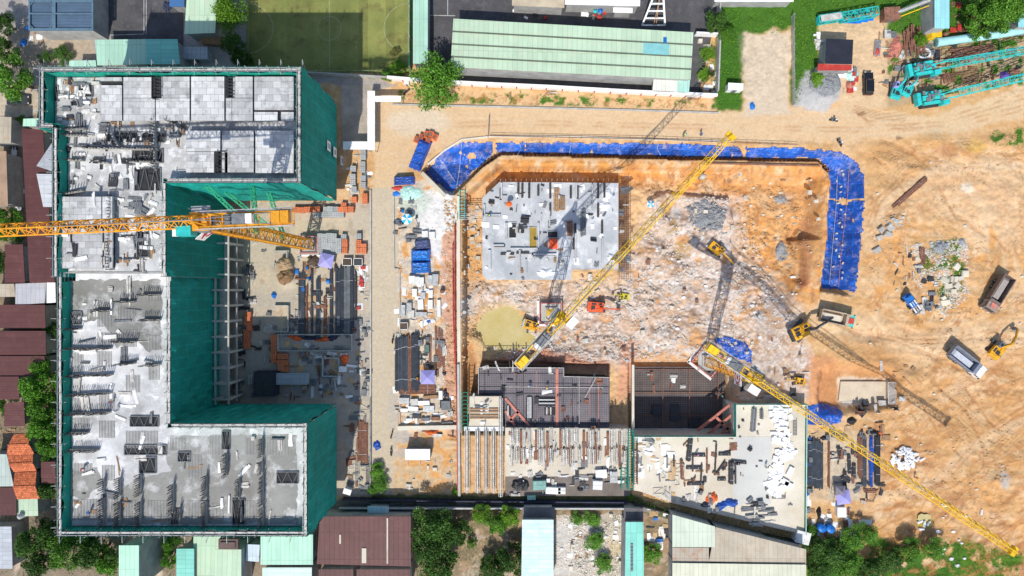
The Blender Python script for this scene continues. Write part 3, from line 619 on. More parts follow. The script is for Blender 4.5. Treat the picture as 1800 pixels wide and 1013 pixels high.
# the scaffold round it: net, standards, ledgers, the planked lift at the top
def scaffold(poly, z0, z1, skip=(), roofz=20, tag_=''):
    P = inset(poly, 0); Pi = inset(poly, .95); n = len(P)
    for i in range(n):
        pl = MB(); pl2 = MB(); po = MB()
        a = Vector((*P[i], 0)); b = Vector((*P[(i+1) % n], 0)); ai = Vector((*Pi[i], 0)); bi = Vector((*Pi[(i+1) % n], 0))
        d = (b-a); L = d.length; d.normalize(); o = Vector((d.y, -d.x, 0))
        if any(abs((a+b).x/2-s[0]) < .6 and abs((a+b).y/2-s[1]) < .6 for s in skip): continue
        face = 'E' if abs(o.x) > .5 else ('N' if o.y > 0 else 'S')
        # billowing net sheet
        k = max(2, int(L/.9)); rows = 16; nb = MB(); vs = []
        for s in range(k+1):
            for r in range(rows+1):
                t = s/k; z = z0+(z1-z0)*r/rows
                w = .10+.22*math.sin(s*1.7+i)*math.sin(r*1.1+s*.3)+.12*rng.random()
                p = a+d*(L*t)+o*(w if 0 < r < rows else .05); vs.append((p.x, p.y, z))
        nb.add(vs, [(s*(rows+1)+r, (s+1)*(rows+1)+r, (s+1)*(rows+1)+r+1, s*(rows+1)+r+1) for s in range(k) for r in range(rows)])
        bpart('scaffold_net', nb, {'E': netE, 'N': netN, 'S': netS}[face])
        # planks in lengths of 3 m, a little out of line
        t = 0
        while t < L-.3:
            l = min(2.6+rng.random()*.5, L-t)
            if True:
                for off, zz, pq in ((.42, z1-.3, pl),):
                    c = a+d*(t+l/2)-o*(off+rng.uniform(-.05, .05)); pq.box((c.x, c.y, zz+rng.uniform(0, .05)), (l-.06, .42, .06), math.atan2(d.y, d.x)+rng.uniform(-.01, .01))
            t += l
        j = 0; t = 0
        while t < L:
            for q, off in ((a, -.14), (a, -.72)):
                p = q+d*t+o*off; po.bar((p.x, p.y, z0), (p.x, p.y, z1+rng.uniform(.3, 1.1)), .09)
            p = a+d*t; e = p+o*1.5; f = p-o*1.1
            out = o.x < -.5 or abs(o.y) > .5 and ((p.y > 30) or (p.y < -40))
            if out and j % 2 == 0: po.bar((e.x, e.y, z1-.7), (f.x, f.y, z1-.7), .075); po.bar((e.x, e.y, z1-.7), (p.x, p.y, z1-2.6), .06)
            t += 1.85; j += 1
        for zz in (z1, z1-1.0, z1-2.0, z1-3.2):
            for off in (-.12, -.72):
                p, q = a+o*off, b+o*off; po.bar((p.x, p.y, zz), (q.x, q.y, zz), .07)
        bpart('scaffold_planks', pl, C['pale']); bpart('scaffold_poles', po, C['steel'])
def mid(a, b): a = gp(*a); b = gp(*b); return ((a[0]+b[0])/2, (a[1]+b[1])/2)
scaffold(N_OUT, 4.0, ZN, skip=[mid((408,490),(246,490))])
scaffold(S_OUT, 4.0, ZS, skip=[mid((233,490),(400,490))])
# the step between the two parts, facing south
m = MB(); a = gp(250, 490); b = gp(404, 490)
m.box(((a[0]+b[0])/2, a[1]+.75, (RS+RN)/2), (b[0]-a[0], .3, RN-RS)); bpart('step_wall', m, MATS['raw_wall'])
m = MB(); a = gp(247, 502); b = gp(392, 478); m.box(((a[0]+b[0])/2, (a[1]+b[1])/2, RS-.16), (b[0]-a[0], b[1]-a[1], .33)); bpart('roof', m, roofg)
q_ = random.Random(5)
for pts in ([(122,492),(284,492),(284,612),(262,618),(240,600),(205,612),(178,560),(150,566),(122,552)],[(300,765),(522,765),(522,922),(200,922),(190,900),(215,860),(240,840),(300,830),(292,800)],[(122,830),(170,822),(180,850),(150,880),(122,872)]):
    pp = []
    for i in range(len(pts)):
        a_ = pts[i]; b_ = pts[(i+1) % len(pts)]; k_ = max(1, int(math.hypot(b_[0]-a_[0], b_[1]-a_[1])/7))
        for j in range(k_): v = W(a_[0]+(b_[0]-a_[0])*j/k_+q_.uniform(-2.5, 2.5), a_[1]+(b_[1]-a_[1])*j/k_+q_.uniform(-2.5, 2.5), RS); pp.append((v.x, v.y))
    m = MB(); m.prism(pp, RS-.1, RS+.015); bpart('fresh_pour', m, freshm)
# inner green sheet hung inside the guard rail (what shows between planks and deck)
g = MB()
for poly, z0, z1 in ((N_OUT, RN, ZN-.5), (S_OUT, RS, ZS-.4)):
    P = inset(poly, .80); n = len(P)
    for i in range(n):
        a, b = P[i], P[(i+1) % n]
        if abs(a[1]-b[1]) < .1 and abs(a[1]-gp(0, 490)[1]) < 1.6: continue
        L = math.hypot(b[0]-a[0], b[1]-a[1]); k = max(1, int(L/1.2)); vs = []
        for s in range(k+1):
            t = s/k; x = a[0]+(b[0]-a[0])*t; y = a[1]+(b[1]-a[1])*t
            vs += [(x, y, z0), (x+rng.uniform(-.15, .15), y+rng.uniform(-.15, .15), z1+rng.uniform(-.3, .3))]
        g.add(vs, [(2*s, 2*s+2, 2*s+3, 2*s+1) for s in range(k)])
o = bpart('guard_net', g, C['green']); o.modifiers.new('t', 'SOLIDIFY').thickness = .02
# open frame of the lower floors on the courtyard side
m = MB(); col = MB()
for gx0, gx1, gy0, gy1 in ((400, 428, 380, 700),):
    for z in (.0, 4.0):
        for py in range(gy0, gy1+1, 26): a = gp(gx0-8, py); b = gp(gx1, py); m.bar((*a, z+3.6), (*b, z+3.6), .35)
        for px in (gx0+6, gx1): a = gp(px, gy0); b = gp(px, gy1); m.bar((*a, z+3.6-.02), (*b, z+3.6-.02), .3)
    for py in range(gy0, gy1+1, 26):
        for px in (gx0+6, gx1): a = gp(px, py); col.box((*a, 3.8), (.42, .42, 7.4))
bpart('beam_frame', m, C['conc']); bpart('column_row', col, C['conc'])
m = MB(); a = gp(404, 540); m.box((*a, 3.9), (3.0, 38, .22)); bpart('gallery_slab', m, C['conc'])
m = MB(); m.prism(inset(N_OUT, 2.4), .1, 4.2); m.prism(inset(S_OUT, 2.4), .1, 4.2); bpart('ground_floor', m, mat('ground_floor_wall', (.24,.24,.23), .9, .25, .6))

# --- what stands on the north deck: raised slabs with panelled tops, shafts, stair and lift cores
def blk(mb, x0, y0, x1, y1, zt, zb):         # rectangle seen at these pixels at height zt, standing from zb
    a = W(x0, y1, zt); b = W(x1, y0, zt); mb.box(((a.x+b.x)/2, (a.y+b.y)/2, (zt+zb)/2), (b.x-a.x, b.y-a.y, zt-zb))
T = 26.3
m = MB()
for r in [(176,150,214,212),(176,136,214,142),(217,136,262,172),(217,173,272,212),(262,136,266,172),(284,135,333,172),(274,173,333,212),(336,135,394,212),(397,172,407,212),(410,135,444,172),(408,173,444,212),
          (447,135,516,193),(447,197,488,212),(494,197,516,212),(327,230,387,266),(327,267,376,303),(390,230,446,303),(396,268,400,303),(449,230,516,304),(106,346,152,394),(152,346,178,394),(180,346,197,394),(106,402,180,472),(183,402,198,472)]:
    m = MB(); blk(m, *r, T, T-.35); bpart('raised_slab', m, panelm)
m = MB()
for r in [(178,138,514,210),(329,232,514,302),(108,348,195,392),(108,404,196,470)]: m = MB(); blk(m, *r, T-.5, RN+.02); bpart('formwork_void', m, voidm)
m = MB()
for r in [(264,135,284,173),(394,135,412,171),(376,266,398,304)]: # scaffold stairs in the shafts
    a = W(r[0], r[3], T+.6); b = W(r[2], r[1], T+.6)
    for k in range(7):
        y = a.y+(b.y-a.y)*k/6; m.bar((a.x+.2, y, T+.2), (b.x-.2, y, T+.2+rng.uniform(-.6, .5)), .1); m.bar((a.x+.3, y, T-1), (a.x+.3, y, T+.7), .09)
    for x in (a.x+.25, b.x-.25): m.bar((x, a.y, T+.6), (x, b.y, T+.6), .1)
bpart('shaft_scaffold', m, C['dark'])
# the jumbled bay between: props, steel, boards, upstand walls, rebar
up = MB(); rb = MB(); cl = MB(); clw = MB(); clg = MB()
def wallrow(x0, y0, x1, y1, z, h=.7, bars=True, bh=2.2, sp=.33):
    a = W(x0, y0, z); b = W(x1, y1, z); u_ = MB(); u_.bar((a.x, a.y, z+h/2), (b.x, b.y, z+h/2), .26, h); bpart('upstand_wall', u_, C['conc']); rb = MB()
    if bars:
        L = (b-a).length; n = int(L/sp); d = (b-a)/max(1, n)
        for k in range(n+1):
            p = a+d*k
            for s in (-.1, .1):
                q = p+Vector((-d.y, d.x, 0)).normalized()*s; hh = bh*rng.uniform(.85, 1.1)
                rb.bar((q.x, q.y, z+h), (q.x+rng.uniform(-.12, .12), q.y+rng.uniform(-.12, .12), z+h+hh), .075)
        bpart('rebar', rb, C['dark'])
for x0, y0, x1, y1 in ((120,578,145,578),(120,612,198,612),(166,546,198,546),(210,530,240,530),(252,518,284,518),(120,660,200,658),(120,694,198,690),(120,727,196,724),(122,760,158,760),(205,600,242,600),(210,640,240,638),(254,562,284,562),(255,642,284,640),(120,790,176,790)):
    wallrow(x0, y0, x1, y1, RS, bh=1.5)
for x, y0, y1 in ((185,873,922),(185,840,862),(213,880,922),(213,838,870),(249,880,922),(249,832,868),(306,850,878),(318,890,915),(364,835,872),(364,880,922),(422,840,875),(426,890,915),(463,835,885),(463,890,922),(400,795,835),(462,770,800),(306,880,900),(462,810,830)):
    wallrow(x, y0, x, y1, RS, bh=1.7)
rb = MB()
for x in range(124, 516, 9):
    a = W(x, 924, RS); rb.bar((a.x, a.y, RS), (a.x+rng.uniform(-.1, .1), a.y-.1, RS+1.4), .05)
bpart('starter_bars', rb, C['dark'])
# shallow formwork ridges in the fresh slab
fr = MB()
for x0, y0, x1, y1 in ((120,548,148,575),(172,550,200,575),(172,585,200,612),(216,505,240,533),(216,580,242,610),(125,620,150,655),(172,618,200,645),(130,700,152,727),(175,690,205,722),(130,735,160,760),(175,740,205,770),(300,770,330,792),(330,800,358,840),(370,765,395,800),(432,770,458,800),(432,880,458,918),(372,885,396,918),(330,880,358,918),(222,880,244,918),(258,880,298,918),(470,770,510,800),(190,875,210,918),(125,878,180,915),(208,540,240,566),(262,640,284,668),(222,660,250,690),(130,815,165,835),(180,818,205,845),(222,758,280,788),(260,502,284,530),(262,590,284,615)):
    n = int((x1-x0)/2.6); fr = MB()
    for k in range(n):
        a = W(x0+k*2.6, y0, RS+.05); b = W(x0+k*2.6, y1, RS+.05); fr.bar(a, b, .1, .12)
    bpart('formwork_ribs', fr, MATS['raw_wall'])
# beam upstands and openings with trusses
m = MB(); v2 = MB()
for x0, y0, x1, y1, z in ((228,732,278,750,RS),(218,783,292,800,RS),(244,804,274,832,RS),(312,795,334,812,RS),(232,262,286,286,RN),(236,295,282,335,RN),(210,232,290,250,RN),(390,758,404,790,RS),(300,895,312,922,RS),(408,878,430,922,RS),(486,830,524,850,RS),(124,550,142,570,RS),(84,150,102,178,RN),(138,147,162,170,RN),(240,405,262,452,RN),(120,548,143,563,RS)):
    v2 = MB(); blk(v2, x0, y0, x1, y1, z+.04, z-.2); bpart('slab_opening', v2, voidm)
    a = W(x0, y1, z+.3); b = W(x1, y0, z+.3)
    m = MB(); m.bar((a.x, a.y, z+.2), (b.x, a.y, z+.2), .14); m.bar((a.x, b.y, z+.2), (b.x, b.y, z+.2), .14); m.bar((a.x, a.y, z+.2), (a.x, b.y, z+.2), .14); m.bar((b.x, a.y, z+.2), (b.x, b.y, z+.2), .14)
    n = max(3, int((b.x-a.x)/.8))
    for k in range(n):
        xa = a.x+(b.x-a.x)*k/n; xb = a.x+(b.x-a.x)*(k+1)/n
        m.bar((xa, a.y if k % 2 else b.y, z+.25), (xb, b.y if k % 2 else a.y, z+.4), .06)
    bpart('opening_edge', m, C['grey'])

def loose(kinds, zone, z, n, where, lens=(.6, 3.2), ang=None):
    """loose pieces lying about: every piece an object of its own"""
    bag = {}
    for k in range(int(n*.57+.6)):
        kind = rng.choice(kinds); nm, desc, mm, w, h = kind; x = rng.uniform(zone[0], zone[2]); y = rng.uniform(zone[1], zone[3])
        if len(zone) > 4 and not zone[4](x, y): continue
        p = W(x, y, z) if z is not None else G(x, y); l = rng.uniform(*lens)*(.75 if z in (RN, T) else 1); ww = rng.uniform(*w); hh = rng.uniform(*h)
        mb = MB()
        if nm in ('timber_plank', 'steel_section', 'steel_channel', 'rusty_girder', 'scaffold_tube') and rng.random() < .6:      # little bundles
            for q in range(rng.randint(2, 5)): mb.box((rng.uniform(-.1, .1), (q-1.5)*ww*1.1, hh/2+rng.choice([0, hh])), (l, ww, hh), rng.uniform(-.04, .04))
        elif nm == 'steel_trestle':
            for s in (-1, 1): mb.bar((-l/2, s*l*.3, .1), (l/2, s*l*.3, .1), .1); mb.bar((s*l/2, -l*.3, .1), (s*l/2, l*.3, .1), .1)
            mb.bar((-l/2, -l*.3, .12), (l/2, l*.3, .12), .07)
        elif nm == 'crate':
            mb.box((0, 0, hh/2), (ww*1.4, ww, hh)); mb.box((0, 0, hh+.03), (ww*1.5, ww*.15, .06)); mb.box((.3*ww, 0, hh+.03), (ww*.15, ww*1.05, .06))
        elif nm == 'rubble_block':
            mb.box((0, 0, hh/2), (l, ww, hh), 0, .8)
        else:
            mb.box((0, 0, hh/2), (l, ww, hh)); mb.box((rng.uniform(-.2, .2)*l, rng.uniform(-.3, .3)*ww, hh+.04), (l*.9, ww*.85, .06), rng.uniform(-.2, .2))
        a = (rng.choice([0, 1.571])+rng.gauss(0, .07) if rng.random() < .8 else rng.uniform(0, 3.14)) if ang is None else ang+rng.uniform(-.08, .08)
        o = mb.build(nm, mm, None, loc=p); o.rotation_euler = (0, 0, a); tag(o, 'x', desc.split()[-1]); bag.setdefault(desc, []).append(o)
    for desc, its in bag.items(): order(its, desc, where, 'x', desc+'s '+where)
K_ = dict(steel=('steel_section', 'grey steel section', C['grey'], (.12,.3), (.12,.3)), board=('formwork_board', 'pale formwork board', C['panel'], (.3,.7), (.04,.3)), white=('white_board', 'white board', C['white'], (.6,1.1), (.04,.15)),
          plank=('timber_plank', 'timber plank', C['timber'], (.12,.25), (.06,.15)), dark=('steel_channel', 'dark steel channel', C['dark'], (.12,.3), (.12,.3)), frame=('steel_trestle', 'pale steel trestle', C['pale'], (.5,1), (.1,.2)),
          rust=('rusty_girder', 'rusty steel beam', C['rust'], (.12,.3), (.12,.3)), crate=('crate', 'dark crate', C['grey'], (.5,.9), (.4,.8)), ply=('plywood_sheet', 'plywood sheet', C['ply'], (.8,1.2), (.03,.2)),
          blue=('crate', 'blue crate', C['bluesheet'], (.4,.7), (.3,.6)), rubble=('rubble_block', 'broken concrete block', C['concp'], (.5,1.1), (.3,.8)), red=('crate', 'red crate', C['red'], (.5,.9), (.4,.8)), pipe=('scaffold_tube', 'pale scaffold tube', C['pale'], (.12,.3), (.12,.3)))
def kk(s): return [K_[q] for q in s.split()]
for zn, n_, wh_ in (((105,140,172,212), 75, 'on the north-west corner deck'),((110,218,210,260), 60, 'on the deck below that corner bay'),((212,218,322,255), 50, 'on the deck between the panelled slabs'),((110,262,280,335), 80, 'on the deck of the north bay'),
                    ((205,340,280,400), 45, 'on the deck right of the upper panelled slab'),((205,402,280,478), 55, 'on the deck right of the lower panelled slab'),((110,350,195,470,), 24, 'on top of the two west panelled slabs')):
    loose(kk('steel board board pipe steel plank dark'), zn, RN if 'top' not in wh_ else T, n_, wh_)
loose(kk('steel board pipe'), (124,498,280,620), RS, 34, 'on the west wing roof, upper part'); loose(kk('steel board pipe'), (124,622,280,760), RS, 34, 'on the west wing roof, lower part')
loose(kk('steel board pipe plank'), (124,765,515,920), RS, 60, 'on the south wing roof')
for x0, y0, x1, y1 in ((125,283,150,283),(178,288,196,288),(112,240,155,240),(100,232,155,228),(150,262,280,264),(200,236,214,262),(276,215,276,300),(300,215,330,232),(232,286,282,286),(110,345,150,336),(150,400,200,398),(202,345,202,395),(200,405,200,475),(112,398,150,398)):
    wallrow(x0, y0, x1, y1, RN, h=1.0, bh=1.4, sp=.5)
# white company panels on the east net
m = MB()
for px, py in ((574.5,257),(585.5,268),(598,283)):
    x, y = gp(600.5, py); z = None
    zz = H*(1-(600.5-CX)/(px-CX-.0)); x = gp(600.5, 0)[0]; yy = (CY-py)*PX*(H-zz)/H
    m = MB(); m.box((x+.38, yy, zz), (.08, 1.9, 2.3)); bpart('sign_panel', m, C['white'])
for px, py in ((574.5,257),(585.5,268),(598,283)):
    m = MB(); zz = H*(1-(600.5-CX)/(px-CX)); yy = (CY-py)*PX*(H-zz)/H
    for dz in (-.5, 0, .5): m.box((gp(600.5, 0)[0]+.44, yy, zz+dz), (.03, 1.1-.3*abs(dz), .2))
    bpart('sign_lettering', m, C['grey'])

# ------------------------------------------------------------------ neighbouring sheds and houses
def shed(name, poly, z, m, label, cat='shed', pitch=0.0, ridge=None, wallm=None, group=None, extra=None, eave=.3):
    """poly: roof corners as seen (pixels, 4, clockwise from top-left); ridge 'h' or 'v' makes a gable"""
    P = [W(a, b, z) for a, b in poly]; c = sum(P, Vector())/4; c.z = 0
    t = thing(name, label, cat, c, 0, group)
    P = [p-c for p in P]; th = Vector((0, 0, .12)); mb = MB()
    if ridge:
        if ridge == 'h': r0 = (P[0]+P[3])/2; r1 = (P[1]+P[2])/2; rise = (P[0]-P[3]).length*pitch/2; A, B, Cc, D = P[0], P[1], P[2], P[3]
        else: r0 = (P[0]+P[1])/2; r1 = (P[3]+P[2])/2; rise = (P[0]-P[1]).length*pitch/2; A, B, Cc, D = P[0], P[3], P[2], P[1]
        r0 = r0+Vector((0, 0, rise)); r1 = r1+Vector((0, 0, rise))
        for q in ((A, B, r1, r0), (D, Cc, r1, r0)):
            q = [Vector(v) for v in q]
            n = (q[1]-q[0]).cross(q[2]-q[1])
            if n.z < 0: q = q[::-1]
            mb.add([v for v in q]+[v-th for v in q], [(0,1,2,3),(7,6,5,4)]+[(i, i+4, (i+1) % 4+4, (i+1) % 4) for i in range(4)])
        gb = MB()
        for e0, e1, rr in ((A, D, r0), (B, Cc, r1)): gb.add([e0-th, e1-th, rr-th], [(0, 1, 2), (2, 1, 0)])
        cap = MB(); cap.bar(r0+Vector((0, 0, .05)), r1+Vector((0, 0, .05)), .35, .08); 
    else:
        q = P[::-1]; q = [Vector(v) for v in q]
        if pitch: q[0].z -= pitch*4; q[1].z -= pitch*4
        mb.add([v for v in q]+[v-th for v in q], [(0,1,2,3),(7,6,5,4)]+[(i, i+4, (i+1) % 4+4, (i+1) % 4) for i in range(4)])
    mb.build('roof', m, t)
    if ridge: cap.build('ridge_cap', m, t)
    ctr = sum(P, Vector())/4; w = MB(); wp = [ctr+(p-ctr)*(1-eave/max(1, (p-ctr).length)*1.4) for p in P]
    w.prism([(p.x, p.y) for p in wp], -.2, z-.16-(pitch*4 if not ridge else 0)); w.build('wall', wallm or MATS['raw_wall'], t)
    if ridge:
        gb.build('gable', wallm or MATS['raw_wall'], t)
    if extra: extra(t, c, z)
    return t
def rect(x0, y0, x1, y1): return [(x0,y0),(x1,y0),(x1,y1),(x0,y1)]
mar = corr('maroon_sheet', (.115,.042,.040), 'Y', 1.0, var=.12, speck=(.17,.075,.07), speck_amt=.4)
mar2 = corr('maroon_sheet_upright', (.105,.038,.036), 'X', 1.0, var=.12, speck=(.17,.075,.07), speck_amt=.4)
cream = corr('cream_green_sheet', (.46,.60,.43), 'X', 1.0, var=.08, rot=R(1.4), speck=(.55,.58,.42), speck_amt=.5, sheet=6)
mintR = corr('mint_roof_sheet', (.40,.64,.50), 'X', .9, var=.08, speck=(.50,.66,.52), speck_amt=.4)
tealR = corr('teal_roof_sheet', (.20,.52,.44), 'Y', .9, var=.08)
paleb = corr('pale_blue_sheet', (.46,.66,.66), 'X', .9, var=.08, speck=(.6,.68,.66), speck_amt=.5)
greyR = corr('grey_sheet', (.40,.42,.45), 'Y', .9, var=.1, speck=(.5,.5,.5), speck_amt=.5)
tan = corr('tan_sheet', (.44,.38,.29), 'X', .9, var=.15, speck=(.36,.24,.14), speck_amt=.5)
slate = corr('slate_blue_sheet', (.075,.12,.18), 'Y', .62, var=.15, rough=.45)
skylight = mat('skylight', (.22,.50,.50), .3, .15, .6)
def wh(t, c, z):
    for k in (.27, .53, .79):
        a = W(797-5*k, 33+85*k, z)-c; b = W(1219-5*k, 57+83*k, z)-c; m = MB(); m.bar(a+Vector((0,0,.1)), b+Vector((0,0,.1)), .22, .16); m.build('roof_joint', mat('joint', (.12,.14,.10), .8, .2, 1), t)
    p = [W(*q, z+.1)-c for q in ((1131,73),(1177,75),(1176,98),(1130,96))]; m = MB(); m.prism([(v.x, v.y) for v in p], z+.02, z+.12); m.build('skylight', skylight, t)
    p = [W(*q, z+.1)-c for q in ((1166,66),(1172,66),(1172,76),(1166,76))]; m = MB(); m.prism([(v.x, v.y) for v in p], z+.02, z+.16); m.build('patch', C['bluesheet'], t)
shed('warehouse', [(797,33),(1219,57),(1214,140),(792,118)], 5.5, cream, 'long pale green warehouse roof with dark joints and a teal skylight', 'warehouse', pitch=0, extra=wh)
shed('lean_to_shed', [(1149,138),(1191,140),(1190,161),(1147,159)], 4.0, corr('off_white_sheet', (.66,.66,.58), 'X', .9), 'off-white lean-to roof at the warehouse south-east corner')
shed('lean_to_shed', [(1191,140),(1213,141),(1211,163),(1190,161)], 4.2, corr('patched_sheet', (.36,.60,.52), 'X', .9, speck=(.5,.25,.12), speck_amt=.8), 'patched mint lean-to with rust stains beside the off-white one')
shed('long_shed', rect(726,-30,752,112), 4.5, mintR, 'narrow pale mint roof between football pitch and asphalt yard', pitch=.0)
def frame(t, c, z):
    m = MB()
    for x in (52, 95, 163): a = W(x, -30, z+.3)-c; b = W(x, 54, z+.3)-c; m.bar(a, b, .7 if x == 95 else .35, .2)
    for y in (2, 24, 52): a = W(52, y, z+.32)-c; b = W(163, y, z+.32)-c; m.bar(a, b, .5 if y != 24 else .25, .2)
    for x, y in ((52,2),(52,52),(93,2),(93,52)):
        sx = 1 if x < 60 else -1; sy = 1 if y < 10 else -1; a = W(x, y+8*sy, z+.4)-c; b = W(x+8*sx, y, z+.4)-c; m.bar(a, b, .16)
    m.build('roof_frame', mat('frame_blue', (.10,.17,.23), .5, .15, 1), t)
shed('steel_shed', [(50,-30),(163,-30),(163,54),(50,54)], 6.0, slate, 'dark slate-blue louvred shed roof with a framed edge', extra=frame)
shed('garden_shed', [(167,70),(257,69),(257,113),(171,115)], 5.0, mintR, 'lighter mint half of the roof north of the netted block')  # two-tone roof: lighter mint sheet left, darker teal sheet right
shed('garden_shed', [(257,69),(312,69),(316,113),(257,113)], 5.0, tealR, 'darker teal roof joined to the mint roof north of the netted block')
shed('garden_shed', [(122,107),(168,106),(170,122),(120,124)], 3.5, mintR, 'small mint lean-to left of the mint roof, under scaffold')
shed('house', [(330,-30),(383,-30),(378,58),(324,60)], 5.0, cream, 'pale cream-green roof beside the bright tree at the top', 'house')
shed('booth', rect(298,-10,324,12), 3.5, corr('blue_slat', (.06,.16,.36), 'Y', .5), 'small blue slatted booth roof at the top edge')
shed('office_block', [(900,-20),(992,-18),(992,14),(900,10)], 4, mat('tan_slab', (.5,.42,.3), .9, .2, .4), 'tan flat-roofed building at the top edge of the asphalt yard', 'building')
shed('office_block', [(993,-20),(1126,-18),(1125,11),(993,8)], 4, C['white'], 'white flat-roofed building at the top edge, above the parasols', 'building')
shed('store_shed', [(1078,12),(1112,13),(1112,23),(1078,22)], 2.8, C['white'], 'small white store south of the white flat-roofed building')
shed('canopy', [(1453,68),(1500,70),(1498,113),(1451,112)], 4.2, mat('black_shade', (.02,.022,.035), .8, .2, .5), 'black shade canopy over the site hut in the north-east', 'canopy')
shed('site_hut', [(1438,112),(1497,114),(1497,124),(1437,124)], 3.0, C['red'], 'red roofed hut edge below the black canopy', 'hut')
shed('store_shed', [(1643,-20),(1669,-20),(1669,50),(1643,50)], 5.0, corr('aqua_sheet', (.32,.66,.70), 'X', .9), 'tall pale aqua roof beside the scrap yard, top right')
shed('store_shed', [(1790,22),(1830,22),(1830,48),(1790,48)], 4.0, corr('aqua_sheet2', (.25,.55,.60), 'X', .9), 'aqua roof cut by the right edge of the view')
shed('store_shed', [(1256,-14),(1395,-14),(1395,3),(1256,3)], 3.0, C['white'], 'white roof strip along the top edge above the grass')
# west
shed('house', [(38,226),(75,228),(96,497),(52,497)], 7.0, mar, 'long dark maroon roof on the left, passing under the crane jib', 'house')
shed('house', [(64,292),(92,250),(102,250),(102,305)], 7.6, greyR, 'blue-grey upper half of a gable beside the long maroon roof', 'house')
shed('house', [(64,306),(102,306),(102,364),(76,364)], 7.6, corr('white_grey_sheet', (.60,.61,.64), 'Y', .9), 'pale grey lower half of the gable beside the long maroon roof', 'house')
shed('house', [(8,430),(40,430),(44,497),(8,497)], 5.5, mar, 'small maroon roof left of the long maroon roof, half shaded by trees', 'house')
shed('house', [(-30,205),(20,206),(19,252),(-30,252)], 5.0, tan, 'tan corrugated roof at the left edge below the parked dark car', 'house')
shed('house', [(-30,264),(11,266),(14,362),(-30,362)], 5.0, mat('clay_board', (.42,.28,.19), .9, .2, .5), 'clay-brown flat roof at the left edge, above the trees', 'house')
shed('porch', [(41,209),(72,208),(74,222),(40,222)], 3.5, mintR, 'pale green porch roof above the long maroon roof')
shed('house', [(-30,500),(25,499),(27,522),(-30,522)], 4.5, tan, 'tan strip roof at the left edge, next to pale sheet roof', 'house')
shed('house', [(27,499),(81,497),(79,533),(27,536)], 4.8, corr('white_grey_sheet2', (.50,.50,.53), 'X', .9, speck=(.4,.34,.3), speck_amt=.4), 'pale grey sheet roof touching the scaffold on the left', 'house')
shed('water_store', [(82,496),(97,496),(98,532),(82,533)], 6.5, C['white'], 'bright white roof box against the west scaffold')
for i, (y0, y1, x1, lb) in enumerate(((536,577,79,'uppermost of the maroon terrace roofs at the left edge'),(582,624,80,'maroon terrace roof with a dark gap above it, left edge'),(626,660,78,'maroon terrace roof third down at the left edge'),(662,702,33,'short maroon terrace roof beside the tall green trees'))):
    shed('terrace_house', [(-30,y0),(x1,y0),(x1+1,y1),(-30,y1)], 5.0, mar, lb, 'house', group='maroon terrace roofs')
shed('terrace_house', [(8,710),(42,706),(44,749),(7,750)], 4.5, mar, 'little maroon roof above the orange tiled house', 'house')
tile = brickify(mat('orange_tiles', (.55,.15,.06), .8, .35, 3.0, speck=(.25,.09,.05), speck_amt=.7), ('X','Y'), .5, .4, .05, .6, tint=.3, offset=.5)
shed('tiled_house', [(24,764),(50,762),(60,798),(12,800)], 5.0, tile, 'orange tiled house roof, upper hipped section', 'house', pitch=.3, ridge='h')
shed('tiled_house', [(14,800),(58,798),(64,828),(24,830)], 5.0, tile, 'orange tiled house roof, middle section', 'house', pitch=.3, ridge='h')
shed('tiled_house', [(26,831),(64,829),(70,877),(30,878)], 4.6, tile, 'orange tiled house roof, lowest section above the small mint roof', 'house', pitch=.3, ridge='h')
shed('house', [(-30,798),(12,799),(24,855),(-30,856)], 4.5, corr('sage_sheet', (.40,.46,.42), 'X', .9), 'sage grey roof at the left edge beside orange tiles', 'house')
shed('house', [(-30,857),(28,857),(29,906),(-30,906)], 4.5, mar2, 'maroon roof at the left edge under the sage one', 'house')
shed('house', [(29,878),(66,877),(67,907),(31,908)], 4.0, cream, 'small pale green roof with a tank below the orange tiles', 'house')
shed('house', [(72,812),(97,812),(98,850),(72,850)], 4.0, mar, 'maroon roof squeezed between orange tiles and scaffold', 'house')
shed('house', [(-30,926),(20,926),(22,1000),(-30,1000)], 4.0, greyR, 'grey roof in the bottom left corner', 'house')
# south
def side(t, c, z):
    m = MB()
    for k, y in enumerate((968, 982, 996)): p = W(246.5, y, z-2)-c; m.box((p.x+.45, p.y, z-2.5), (.06, .8, 1.2))
    m.build('window', C['glass'], t)
shed('tall_house', rect(209,959,244,1040), 10.5, mintR, 'tall narrow mint-roofed house below the netted block, windows on one side', 'house', extra=side)
shed('house', rect(310,965,341,1040), 6, tealR, 'small teal roof between footpath and cream roof', 'house')
shed('house', rect(340,940,388,1040), 5, cream, 'pale cream-green roof under the block south scaffold', 'house')
def dorm(t, c, z):
    p = W(401, 957, z+1)-c; m = MB(); m.box((p.x, p.y, z+.5), (3.9, 2.0, 1.0)); m.box((p.x, p.y-.1, z+1.1), (3.0, 1.2, .3)); m.build('roof_box', mat('brown_box', (.14,.09,.08), .8, .2, 1), t)
shed('house', rect(378,966,424,1040), 6.5, cream, 'pale roof with a dark brown box at its north end', 'house', extra=dorm)
shed('house', [(434,957),(457,958),(455,988),(431,986)], 4, corr('ice_sheet', (.52,.60,.68), 'X', .7), 'small ice-blue roof left of the large mint roof', 'house')
shed('house', rect(458,940,550,993), 6, mintR, 'large mint roof touching the south-east corner of the block', 'house')
shed('house', rect(461,998,548,1045), 6, corr('pale_mint', (.55,.68,.60), 'Y', .9), 'pale roof at the bottom edge below the large mint roof', 'house')
def mroof(t, c, z):
    for x, y0, y1, w in ((598,940,956,.35),(640,964,990,.9),(681,911,991,.3)):
        a = W(x, y0, z+.1)-c; b = W(x, y1, z+.1)-c; m = MB(); m.bar(a, b, w, .12); m.build('roof_strip', C['concp'], t)
